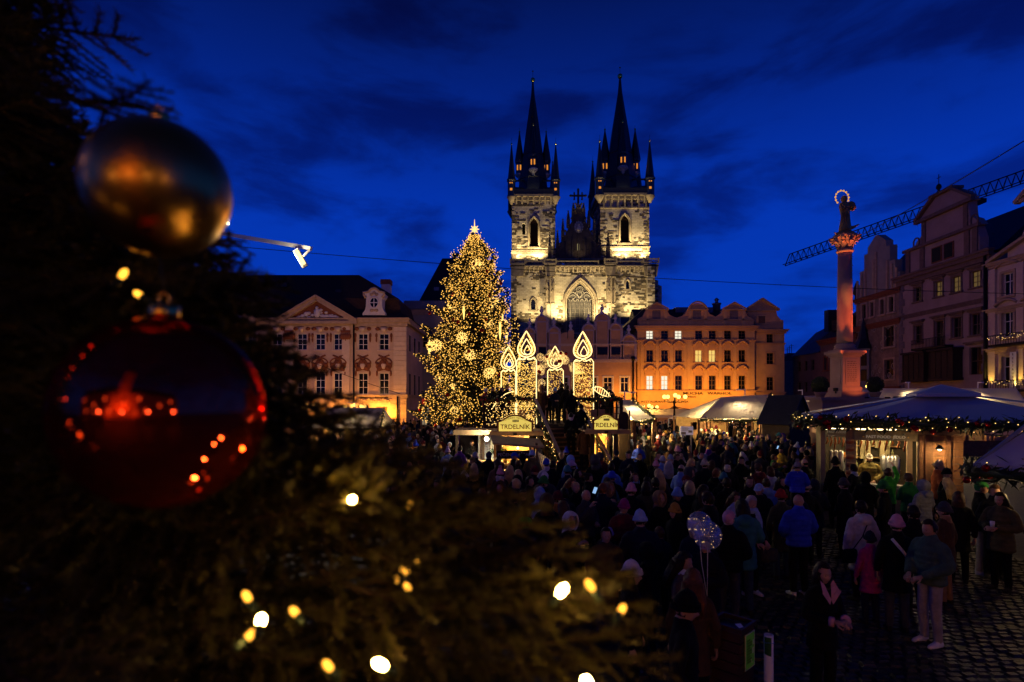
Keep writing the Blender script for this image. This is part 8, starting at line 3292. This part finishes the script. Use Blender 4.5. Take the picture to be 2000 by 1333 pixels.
# people on the platform and the stairs (head px, distance, floor height)
UPPER = [
	(1058, 25.6, 2.4, 1.72, 'coat', B_, 'brown', 'hood', 'camel', 'person in brown fur hood at the top left of the stairs'),
	(1097, 26.6, 2.4, 1.86, 'coat', B_ - .2, 'black', 'short', 'hair_b', 'tall person in black at the top of the stairs'),
	(1072, 25.9, 2.4, 1.30, 'jacket', B_, 'black', 'beanie', 'red', 'child in red beanie at the top of the stairs'),
	(1084, 25.8, 2.4, 1.60, 'jacket', .2, 'navy', 'beanie', 'sky', 'person in blue beanie at the top of the stairs'),
	(1108, 25.9, 2.4, 1.74, 'coat_pocket', B_, 'dark', 'short', 'hair_b', 'person in dark coat right of the tall one at the stair top'),
	(1119, 25.2, 2.27, 1.70, 'coat', B_, 'black', 'short', 'hair_b', 'person in black coat and white trousers on the top step'),
	(990, 26.2, 2.4, 1.78, 'jacket', .6, 'black', 'short', 'hair_b', 'man with lit face behind the left platform railing'),
	(981, 26.4, 2.4, 1.66, 'coat', .4, 'black', 'long', 'hair_b', 'woman beside the man behind the left platform railing'),
	(963, 26.5, 2.4, 1.68, 'jacket', -.3, 'black', 'short', 'hair_br', 'person leaning at the middle of the left platform railing'),
	(949, 26.8, 2.4, 1.60, 'jacket', .2, 'red', 'beanie', 'white', 'person in white beanie and red jacket at the left end of the platform'),
	(1190, 26.0, 2.4, 1.74, 'phone', .2, 'black', 'short', 'hair_b', 'man in black holding something at the right platform railing'),
	(1164, 27.0, 2.4, 1.72, 'coat', -.4, 'dark', 'bob', 'hair_b', 'person beside the front right candle on the platform'),
	(1178, 27.6, 2.4, 1.66, 'jacket', .1, 'grey', 'beanie', 'grey', 'person in grey beanie behind the right platform railing'),
	(1115, 23.3, 1.20, 1.74, 'coat', B_, 'black', 'short', 'hair_b', 'person in black coat with pale collar climbing the stairs'),
	(1143, 23.7, 1.54, 1.72, 'coat_pocket', B_ - .3, 'black', 'beanie', 'black', 'person in black beanie climbing beside the right handrail'),
	(1140, 22.6, .69, 1.76, 'coat', B_ + .2, 'brown', 'short', 'hair_b', 'person in dark brown coat low on the stairs holding the right handrail'),
]
for (px, d, z, h, key, yaw, coat, hr, hcx, lb) in UPPER:
	p = Vector(((px - 1000) / F * d, d, z))
	if z < 2.39:     # stand on the nearest real step
		best = min(range(NS), key=lambda i: abs((FZ - (i + 1) * FZ / (NS + 1)) - z))
		c_ = st_dir * (.02 + (best + .5) * run)
		base = Vector((1.945, PD + .1, 0)) + c_
		off = max(-.65, min(.65, (p.x - base.x)))
		p = Vector((base.x + off, base.y + off * .24, FZ - (best + 1) * FZ / (NS + 1)))
	person(key, p, yaw, h, coat, 'white' if 'white trousers' in lb else 'dark', None, hr, hcx, 'cream' if 'pale collar' in lb else None, lb)
# stall keepers
person('puffer_short', ffw(ffx(1722) - .2, .75, .12), -.45, 1.74, 'khaki', 'dark', None, 'cap', 'stone', 'black', 'seller in quilted khaki jacket and pale cap leaning in the serving hatch')
person('eat', ffw(ffx(1674) - .2, .9, .12), .5, 1.72, 'grey', 'dark', None, 'beanie', 'orange', 'black', 'seller in orange hat and grey sleeves inside the fast food stall')
person('jacket', ((922 - 1000) / F * 24.1, 24.1, 0), .2, 1.76, 'black', 'dark', None, 'short', 'hair_b', None, 'seller in black behind the counter of the white lit stall')
# child on the shoulders of the man in blue
p = at(1560, 966, 1.78)
s = .60
ck = MB()
data, hc, q, _h = body('puffer_short')
child = person('puffer_short', (p.x, p.y + .05, 1.30), B_ - .4, 1.02, 'blue', 'black', None, 'pompom', 'lgrey', 'yellow', 'small child in blue jacket and grey hat on the shoulders of the man in blue')
# ---- packed crowd: named onlookers, then the far mass
rc = random.Random(101)
coats = ['black'] * 9 + ['dark'] * 8 + ['navy'] * 4 + ['grey', 'brown', 'olive', 'khaki', 'wine', 'lgrey', 'camel', 'sky', 'white', 'blue', 'green', 'purple', 'teal', 'cream', 'red']
hairs = ['short'] * 6 + ['bob'] * 3 + ['long'] * 4 + ['bun'] + ['beanie'] * 7 + ['pompom'] * 2 + ['hood'] * 3 + ['cap'] * 2 + ['furhood'] * 2 + ['bald']
hatc = ['black', 'black', 'dark', 'grey', 'wine', 'white', 'lblue', 'blue', 'mustard', 'red', 'pink', 'stone', 'green', 'lilac', 'teal']
hcs = ['hair_b'] * 5 + ['hair_br'] * 4 + ['blond'] * 2 + ['hair_g', 'hair_r']
keys = ['coat', 'coat_pocket', 'jacket', 'jacket_down', 'puffer', 'puffer_down', 'puffer_short', 'phone', 'eat', 'walk', 'scarf', 'raise']
wts = [5, 5, 4, 3, 3, 3, 3, 2, 1, 1, 3, .3]

def free(x, y, r):
	if any((x - a) ** 2 + (y - b_) ** 2 < r * r for a, b_ in used):
		return False
	if -2.6 < x < 5.6 and y > 19.2 and y < 32.6:
		return False
	px = 1000 + x / y * F
	if px > 1585 and y > 14.0:
		return False
	if y < 7.2 or (y < 9 and px > 1430):
		return False
	if y < 13.5 and px > 1640 - (13.5 - y) * 38:
		return False
	return True

n = 0
CD_ = {'coat': 'long coat', 'coat_pocket': 'half length coat', 'jacket': 'short jacket', 'jacket_down': 'plain jacket', 'puffer': 'puffer coat', 'puffer_down': 'long puffer coat', 'puffer_short': 'short puffer jacket', 'phone': 'buttoned coat', 'eat': 'jacket', 'walk': 'cropped jacket', 'scarf': 'scarfed coat', 'raise': 'jacket'}
CN_ = {'lgrey': 'pale grey', 'lblue': 'pale blue', 'sky': 'sky blue', 'jean': 'denim', 'stone': 'stone grey', 'hair_b': 'black', 'hair_br': 'brown', 'hair_g': 'grey', 'hair_r': 'auburn'}
HN_ = {'short': '%s short hair', 'bob': '%s bob', 'long': 'long %s hair', 'bun': '%s hair bun', 'beanie': '%s beanie', 'pompom': '%s bobble hat', 'hood': 'hood up', 'cap': '%s cap', 'furhood': '%s fur hood', 'bald': 'bald head'}

def zone(px, y):
	a = 'by the fir' if px < 960 else ('below the stairs' if px < 1180 else ('below the cafe' if px < 1360 else ('under the roofs' if px < 1520 else 'left of the hatch')))
	return ('near' if y < 15 else ('mid' if y < 25 else 'far')) + ' crowd ' + a

tries = 0
while n < 178 and tries < 40000:
	tries += 1
	y = rc.uniform(9, 40) if rc.random() < .5 else rc.uniform(7.2, 17)
	px = rc.uniform(750, 1650)
	x = (px - 1000) / F * y
	if px < 960 and y < 13 or px < 1120 and y < 9:
		continue
	if not free(x, y, .52 if y < 18 else .62):
		continue
	used.append((x, y))
	hr = rc.choice(hairs)
	hc_ = rc.choice(hatc) if hr in ('beanie', 'pompom', 'hood', 'cap') else rc.choice(hcs)
	co = rc.choice(coats)
	if y < 15 and co not in ('black', 'dark', 'navy', 'brown', 'grey', 'olive', 'wine', 'teal'):
		co = rc.choice(('black', 'dark', 'navy'))
	if hr == 'hood':
		hc_ = co
	if hr == 'furhood':
		hc_ = rc.choice(('camel', 'grey', 'brown'))
	yaw = rc.choice((B_ + rc.gauss(0, .5), B_ + rc.gauss(0, .5), rc.uniform(-1.3, 1.3)))
	ky = rc.choices(keys, wts)[0]
	hd_ = HN_[hr]
	lb = 'onlooker in %s %s and %s, %s crowd' % (CN_.get(co, co), CD_[ky], hd_ % CN_.get(hc_, hc_) if '%s' in hd_ else hd_, 'X')
	lb = lb.replace('X crowd', zone(px, y))
	person(ky, (x, y, 0), yaw, rc.gauss(1.70, .08), co, rc.choice(('dark', 'black', 'jean', 'grey')), None, hr, hc_, None, lb, 'onlookers packed into the square')
	n += 1
# the remaining far mass beyond the first three hundred: one joined crowd of small figures
cm = MB()
cmats = [cloth(k) for k in ('black', 'dark', 'navy', 'brown', 'grey', 'white', 'wine', 'camel')] + [m_skin, cloth('hair_b'), cloth('hair_br'), cloth('blond')]
m_ = 0
tries = 0
while m_ < 420 and tries < 30000:
	tries += 1
	y = rc.uniform(19, 62)
	px = rc.uniform(640, 1700)
	x = (px - 1000) / F * y
	if not free(x, y, .42):
		continue
	if -9.5 < x < 1.5 and 50 < y < 66:
		continue
	used.append((x, y))
	h = rc.gauss(1.70, .09)
	w = rc.uniform(.9, 1.1)
	an = rc.uniform(0, PI)
	ca, sa = math.cos(an), math.sin(an)
	ax = lambda r: (r * ca * w, r * sa * w, 0)
	ay = lambda r: (-r * sa * w, r * ca * w, 0)
	cm.mi = rc.choices(range(8), (8, 7, 4, 2, 2, 1, 1, 1))[0]
	cm.loft([((x, y, .45), ax(.2), ay(.15)), ((x, y, h * .55), ax(.19), ay(.14)), ((x, y, h * .78), ax(.22), ay(.13)), ((x, y, h * .83), ax(.12), ay(.09)), ((x, y, h * .865), ax(.06), ay(.06))], 8)
	for sg in (-1, 1):
		p0 = Vector((x, y, h * .80)) + Vector(ax(.2)) * sg
		p1 = Vector((x, y, h * .60)) + Vector(ax(.26)) * sg
		p2 = Vector((x, y, h * .58)) + Vector(ax(.10)) * sg - Vector(ay(.2))
		cm.tube([p0, p1, p2], [.06, .055, .04], 5)
	cm.mi = 1
	for sg in (-1, 1):
		cm.tube([Vector((x, y, .5)) + Vector(ax(.09)) * sg, Vector((x, y, 0)) + Vector(ax(.1)) * sg], [.08, .06], 5)
	cm.mi = 8
	cm.ball((x, y - .01, h * .93), .095, 8, 6, (.85, 1, 1.2))
	cm.mi = rc.choices((9, 10, 11, 0, 5, 6, 2), (5, 4, 2, 3, .8, 1, 1))[0]
	back = 1 if rc.random() < .65 else -1
	cm.ball((x, y - .03 * back, h * .95), .106, 8, 6, (.9, .95, 1.05))
	m_ += 1
tag(cm.build('distant_crowd', cmats), 'dense dark mass of far onlookers filling the square under the lamps', None, None, 'stuff')
# ---- bags and things held
def bag(loc, rz, m_key, label, strap=None):
	o = root('handbag', loc, rz, label, 'handbag')
	b = MB()
	b.loft([((0, 0, 0), (.15, 0, 0), (0, .05, 0)), ((0, 0, .06), (.17, 0, 0), (0, .07, 0)), ((0, 0, .18), (.155, 0, 0), (0, .06, 0)), ((0, 0, .22), (.14, 0, 0), (0, .035, 0))], 14)
	b.build('bag_body', cloth(m_key), o)
	b = MB()
	b.tube(strap or [(-.12, 0, .2), (-.08, 0, .36), (.08, 0, .36), (.12, 0, .2)], .009, 5)
	b.build('strap', cloth('black'), o)
	return o

p = at(1682, 980, 1.70)
bag((p.x - .26, p.y - .12, .70), .3, 'black', 'black handbag on the hip of the cream puffer coat', [(.05, 0, .2), (.12, -.13, .45), (.30, -.10, .72), (.42, .02, .74)])
p = at(1466, 970, 1.74)
bag((p.x + .30, p.y - .05, .62), 0, 'grey', 'grey handbag held by the white haired man')
p = at(1752, 1012, 1.68)
st_ = MB()
st_.tube([(-.16, -.13, 1.40), (-.02, -.165, 1.22), (.14, -.155, 1.0), (.2, -.08, .88)], .022, 6)
ob = tag(st_.build('shoulder_strap', cloth('white'), None, (p.x, p.y, 0)), 'white shoulder strap across the back of the black coat with pink beanie', 'strap')
p = at(1606, 1100, 1.62)
b = MB()      # shirt collar, cuffs, necklace
lapel = root('shirt_collar', (p.x, p.y, 0), .25, 'pink shirt collar and cuffs of the woman in the black jacket', 'collar')
s_ = 1.62 / 1.72
for sx in (-1, 1):
	b.add([(sx * .02, -.125, 1.28 * s_), (sx * .11, -.125, 1.43 * s_), (sx * .085, -.06, 1.54 * s_), (sx * .045, -.075, 1.50 * s_), (sx * .0, -.125, 1.34 * s_)], [(0, 1, 2, 3, 4)])
	b.add([(sx * .02, -.135, 1.28 * s_), (sx * .125, -.135, 1.42 * s_), (sx * .09, -.13, 1.45 * s_), (sx * .0, -.13, 1.34 * s_)], [(0, 1, 2, 3)])
b.build('collar_flap', cloth('pink'), lapel)
b = MB()
for sx in (-1, 1):
	b.tube([(sx * .105, -.205, 1.13 * s_), (sx * .075, -.245, 1.13 * s_)], .052, 10)
b.build('cuff', cloth('pink'), lapel)
b = MB()
b.tube([(.05 * math.cos(t * PI / 10), -.055 - .035 * math.sin(t * PI / 10), (1.50 - .055 * math.sin(t * PI / 10)) * s_) for t in range(11)], .005, 5)
b.build('necklace', m_gild, lapel)
p = at(1955, 963, 1.76)
b = MB()
b.lathe([(.03, 0), (.038, .10)], 12)
cp_ = b.build('paper_cup', M['white_paint'], None, (p.x - .24, p.y - .10, 1.17))
tag(cp_, 'white paper cup in the hands of the olive puffer coat', 'cup')
for i, (px, py, d) in enumerate(((1519, 874, 24.0), (1162, 958, 11.2))):
	b = MB()
	b.box(-.036, .036, -.004, .004, -.075, .075)
	ph = b.build('phone_body', M['black_iron'])
	ph.name = 'phone'
	ph.location = P(px, py, d)
	ph.rotation_euler = (.3, .3, 0)
	tag(ph, ('phone with a lit blue screen raised in the mid crowd', 'phone with a dim blue screen beside the bald man')[i], 'phone')
	b = MB()
	b.box(-.032, .032, -.006, -.004, -.068, .068)
	b.build('screen', glow('phone screen', (.35, .6, 1), .8), ph)
# ================================================================ NEAR FIR TREE WITH BAUBLES
rf = random.Random(5)
m_needle = mat('near fir needles', (.060, .052, .012), .5, var=.45, scale=6, spec=.45)
near = root('fir_tree', (-1.55, 1.45, 0), 0, 'dark fir tree with bulbs and big baubles filling the near left of the view', 'tree')
c = MB()
c.lathe([(.10, 0), (.085, 2), (.05, 4), (.01, 5.6)], 10)
c.build('trunk', M['bark'], near)

def fir_branch(seed, L=.62):
	"""branch along +x: stem, side twigs, real needles"""
	r = random.Random(seed)
	b = MB()

	def needles(p0, p1, dens, ln):
		d = p1 - p0
		n = int(d.length * dens)
		d.normalize()
		u = d.cross(Vector((.2, .3, 1))).normalized()
		v = d.cross(u)
		for i in range(n):
			t = i / n
			p = p0.lerp(p1, t)
			a = r.uniform(0, 2 * PI)
			out = (u * math.cos(a) + v * math.sin(a)) * .85 + d * .75
			if out.z < -.3:
				out.z *= .3
			out = out.normalized() * ln * r.uniform(.7, 1.15)
			s = out.cross(d).normalized() * .0020
			b.add([p - s, p + s, p + out], [(0, 1, 2)])
			w = out.cross(s).normalized() * .0018
			b.add([p - w, p + w, p + out], [(0, 1, 2)])

	pts = [Vector((L * t / 5, .02 * math.sin(t + seed), -.05 * math.sin(PI * t / 5) + .012 * t)) for t in range(6)]
	b.mi = 1
	b.tube(pts, [.008, .007, .006, .005, .004, .002], 5)
	b.mi = 0
	for a, q in zip(pts, pts[1:]):
		needles(a, q, 420, .024)
	for i in range(13):
		t = .12 + .85 * i / 13
		j = min(4, int(t * 5))
		p = pts[j].lerp(pts[j + 1], t * 5 - j)
		for sg in (-1, 1):
			l_ = (.26 * (1 - t) + .06) * r.uniform(.8, 1.15)
			an = r.uniform(.75, 1.0)
			e = p + Vector((math.cos(an), sg * math.sin(an), r.uniform(-.18, .22))) * l_
			b.mi = 1
			b.tube([p, e], [.003, .0015], 4, caps=False)
			b.mi = 0
			needles(p, e, 400, .022)
	o = b.build('branch', [m_needle, M['bark']])
	d = o.data
	bpy.data.objects.remove(o)
	return d

BR = [fir_branch(s) for s in (1, 2, 3, 4)]

def place_branch(tip, droop=.12, sc=1.0, base=None):
	tip = Vector(tip)
	ax = Vector((near.location.x, near.location.y, 0))
	base = base or Vector((ax.x, ax.y, tip.z + rf.uniform(-.05, .45)))
	d = (tip - base).normalized()
	q = Vector((1, 0, 0)).rotation_difference(d) @ Quaternion((1, 0, 0), rf.uniform(-.5, .5))
	o = bpy.data.objects.new('branch', rf.choice(BR))
	COL.objects.link(o)
	o.parent = near
	o.rotation_mode = 'QUATERNION'
	o.rotation_quaternion = q
	o.scale = (sc, sc, sc)
	o.location = tip - d * .62 * sc - near.location
	return o

TIPS = [(95, 40, 1.35), (70, -30, 1.4), (105, 110, 1.3), (100, 190, 1.3), (125, 250, 1.3), (150, 300, 1.35), (170, 345, 1.4), (120, 150, 1.5), (130, 220, 1.6),
		(455, 500, 1.25), (400, 535, 1.3), (350, 520, 1.3), (480, 560, 1.2), (545, 590, 1.25), (515, 645, 1.2), (560, 700, 1.2), (600, 740, 1.15), (640, 770, 1.15), (580, 790, 1.1), (675, 815, 1.1), (715, 850, 1.1), (770, 868, 1.1),
		(800, 905, 1.05), (845, 935, 1.05), (890, 955, 1.05), (930, 985, 1.0), (985, 1010, 1.0), (1040, 1015, 1.0), (1065, 1045, .98), (1110, 1075, .98), (1140, 1105, .96), (1190, 1150, .95), (1225, 1195, .95), (1235, 1170, .9), (1260, 1240, .92), (1290, 1290, .9), (1320, 1335, .9), (1200, 1230, .85), (430, 520, 1.2), (440, 560, 1.25), (500, 600, 1.2), (470, 640, 1.15), (520, 680, 1.15), (545, 725, 1.15), (480, 590, 1.3), (500, 760, 1.1), (545, 640, 1.25), (570, 760, 1.2), (610, 820, 1.15), (650, 840, 1.15), (740, 900, 1.05), (120, 60, 1.3), (110, 10, 1.35), (140, 270, 1.3), (95, 90, 1.4), (160, 420, 1.3)]
for px, py, d in TIPS:
	place_branch(P(px, py, d), sc=rf.uniform(.7, .95))
for k in range(210):     # inner branches of the crown
	f = rf.random()
	py = rf.uniform(-60, 1420)
	edge = np.interp(py, [0, 300, 450, 560, 700, 850, 950, 1100, 1250, 1333], [70, 130, 290, 500, 530, 640, 800, 1060, 1200, 1260])
	px = rf.uniform(-160, edge - 20)
	d = rf.uniform(1.05, 1.6) if py < 600 else rf.uniform(.95, 1.5)
	place_branch(P(px, py, d), sc=rf.uniform(.75, 1.15))
for k in range(110):     # deep inner branches that close the crown
	py = rf.uniform(620, 1450)
	edge = np.interp(py, [560, 700, 850, 950, 1100, 1250, 1333], [440, 500, 600, 740, 1000, 1120, 1180])
	place_branch(P(rf.uniform(-200, edge), py, rf.uniform(1.35, 1.9)), sc=rf.uniform(1.0, 1.3))
for k in range(70):      # the side towards and beyond the camera, seen in the baubles and from beside
	z = rf.uniform(1.2, 4.6)
	a = rf.uniform(-2.6, .2)
	R_ = np.interp(z, [1, 2.6, 3.2, 3.9, 4.6, 5.4], [1.7, 1.6, 1.2, .75, .5, .1])
	tip = Vector((near.location.x + math.cos(a) * R_, near.location.y + math.sin(a) * R_, z))
	if (tip - Vector((0, 0, CH))).length < .75:
		continue
	place_branch(tip, sc=.95)
# baubles
m_gold = mat('satin bronze bauble', (.50, .27, .07), .30, metal=1.0, var=.06)
m_redb = mat('wine red glass bauble', (.50, .05, .028), .05, metal=.955, var=0)
m_redb.node_tree.nodes['Principled BSDF'].inputs['Specular Tint'].default_value = (1, .25, .18, 1)

def bauble(px, py, d, r, m_, label, tip):
	p = P(px, py, d)
	o = root('bauble', p, 0, label, 'bauble')
	b = MB()
	b.ball((0, 0, 0), r, 48, 32)
	b.build('glass', m_, o)
	b = MB()
	b.lathe([(r * .13, r * .985), (r * .15, r * 1.0), (r * .15, r * 1.12), (r * .05, r * 1.14)], 16)
	b.tube([(r * .06 * math.cos(t * PI / 6), 0, r * 1.19 + r * .06 * math.sin(t * PI / 6)) for t in range(12)], r * .012, 5, closed=True)
	b.build('cap', m_gild, o)
	b = MB()
	b.tube([(0, 0, r * 1.25), Vector((tip[0], tip[1], tip[2]))], .0012, 4)
	b.build('hook', M['black_iron'], o)
	return o

bauble(310, 370, .86, .101, m_gold, 'satin bronze gold bauble at the upper left of the near fir', (-.05, .04, .2))
bauble(321, 806, .80, .1335, m_redb, 'large glossy wine red bauble reflecting lights, below the bronze one', (-.04, .05, .25))
place_branch(P(285, 205, .9), sc=.6)
place_branch(P(330, 560, .95), sc=.8)
# bulbs of the near tree
m_led = glow('near warm bulb', (1.0, .58, .13), 260)
m_led2 = glow('near dim bulb', (1.0, .40, .035), 3.2)
m_led3 = glow('near side bulb', (1.0, .52, .09), 14)
m_sock = mat('green bulb socket', (.01, .02, .012), .5)
LED = [(688, 977, .92, 1), (1098, 1153, .80, 1), (1152, 1143, .82, 0), (510, 1212, .78, 1), (490, 1240, .8, 0), (742, 1298, .74, 1), (241, 535, .95, 0), (1146, 1332, .75, 1), (790, 1115, .98, 0), (796, 1148, .97, 0), (772, 1132, 1.0, 0),
       (812, 1098, 1.0, 0), (575, 1195, .86, 0), (482, 1165, .88, 0), (803, 985, 1.02, 0), (1215, 1190, .9, 0), (640, 1300, .82, 0), (270, 575, 1.0, 0)]
sl2 = root('string_lights', tuple(near.location), 0, 'string of warm bulbs with green sockets on the near dark fir tree', 'string lights')
prev = None
bm1 = MB()
bm1.loft([((0, 0, -.009), (.0035, 0, 0), (0, .0035, 0)), ((0, 0, -.005), (.0055, 0, 0), (0, .0055, 0)), ((0, 0, .004), (.0055, 0, 0), (0, .0055, 0)), ((0, 0, .009), (.002, 0, 0), (0, .002, 0))], 10)
mbig = bm1.build('bulb', m_led)
msm = MB()
msm.v, msm.f, msm.m, msm.sm = bm1.v, bm1.f, bm1.m, bm1.sm
msm = msm.build('bulb', m_led2)
msd = MB()
msd.v, msd.f, msd.m, msd.sm = bm1.v, bm1.f, bm1.m, bm1.sm
msd = msd.build('bulb', m_led3)
firsts = {1: mbig, 0: msm, 2: msd}
took = {1: False, 0: False, 2: False}
locs = []
for px, py, d, big_ in LED:
	p = P(px, py, d)
	locs.append((p, big_))
for q in range(26):      # the side of the tree towards the camera, mirrored in the red bauble
	z = rf.uniform(2.6, 4.4)
	a = rf.uniform(-1.9, -.2)
	R_ = np.interp(z, [1, 2.6, 3.2, 3.9, 4.6, 5.4], [1.7, 1.6, 1.2, .75, .5, .1]) * 1.02
	p = Vector((near.location.x + math.cos(a) * R_, near.location.y + math.sin(a) * R_, z))
	v = p - Vector((0, 0, CH))
	if v.length < .5 or (v.y > .2 and abs(v.x) < v.y * .95):
		continue
	locs.append((p, 2))
for p, big_ in locs:
	if not took[big_]:
		o = firsts[big_]
		o.parent = sl2
		took[big_] = True
	else:
		o = share(firsts[big_], 'bulb', sl2, (0, 0, 0))
	o.location = p - near.location
	o.rotation_euler = (rf.uniform(.5, 1.2), rf.uniform(-.6, .6), rf.uniform(0, 6))
	c = MB()
	c.lathe([(.004, -.028), (.006, -.024), (.006, -.009)], 8)
	so = c.build('socket', m_sock, o)
b = MB()
ps = sorted([p for p, _ in locs], key=lambda v: v.z)
for a, q in zip(ps, ps[1:]):
	if (a - q).length < .6 and len(b.v) < 1:
		m_ = (a + q) / 2 - near.location - Vector((0, -.04, .05))
		b.tube([a - near.location + Vector((0, .02, 0)), m_ + Vector((0, .1, 0)), q - near.location + Vector((0, .02, 0))], .0014, 4)
b.build('cord', m_sock, sl2)

# ================================================================ BEHIND THE CAMERA (mirrored in the baubles)
for i, (x, y) in enumerate(((-9, -13), (-3, -16), (4, -15), (10, -12), (-16, -20), (1, -24))):
	o = root('street_lamp', (x, y, 0), 0, ('globe lamp on a plain post behind the viewing place, nearest the fir side', 'globe lamp on a plain post behind the viewing place, second from the fir side', 'globe lamp on a plain post directly behind the viewing place', 'globe lamp on a plain post at the far right behind the viewing place', 'globe lamp on a plain post at the far left behind the viewing place', 'globe lamp on a plain post in the rear middle behind the viewing place')[i], 'street lamp')
	b = MB()
	b.lathe([(.2, 0), (.12, .6), (.06, 1), (.05, 3.6)], 10)
	b.build('post', M['black_iron'], o)
	b = MB()
	b.ball((0, 0, 3.8), .24, 12, 9)
	b.build('globe', glow('rear globe', (1, .52, .12), 7), o)
	if i < 4:
		light('POINT', (0, .3, 3.8), 110, (1, .5, .18), o, .2)
hall = root('town_hall', (-7, -38, 0), PI, 'dark old town hall with an orange lit tower behind the viewing place', 'building')
b = MB()
hw = [(-42 + i * 5, -40.4 + i * 5, z, z + 2.6) for i in range(17) for z in (4, 8.5, 13)]
b.wall(-45, 45, 0, 18, 0, hw, .3)
b.box(-45, 45, .35, 10, 0, 18)
b.build('wall', M['plaster_orange'], hall)
for i, r in enumerate(hw):
	window(hall, r, .1, 2, 3, M['frame_brown'], glow('added hall glow pane', (1, .5, .12), 4) if i % 5 == 0 else None, .1)  # glowing panes added as orange light points for the bauble reflections
b = MB()
b.box(-4, 4, -.5, 8, 18, 38)
b.box(-4.5, 4.5, -1, 8.5, 38, 39)
b.build('tower', M['plaster_orange'], hall)
b = MB()
b.lathe([(6, 39), (4, 44), (1, 52), (.1, 58)], 4, (0, 3.7, 0), False, PI / 4)
b.prism([(-45, 18), (45, 18), (41, 24), (-41, 24)], 1, 9)
b.build('roof', M['roof_slate'], hall)
for x, z, e, tz_ in ((0, 2, 16000, 22), (-12, 2, 3500, 8), (13, 2, 4500, 8)):
	light('SPOT', (x, -8, z), e, SOD, hall, .3, (-0 * x, 8, tz_ - z), 90, .7)
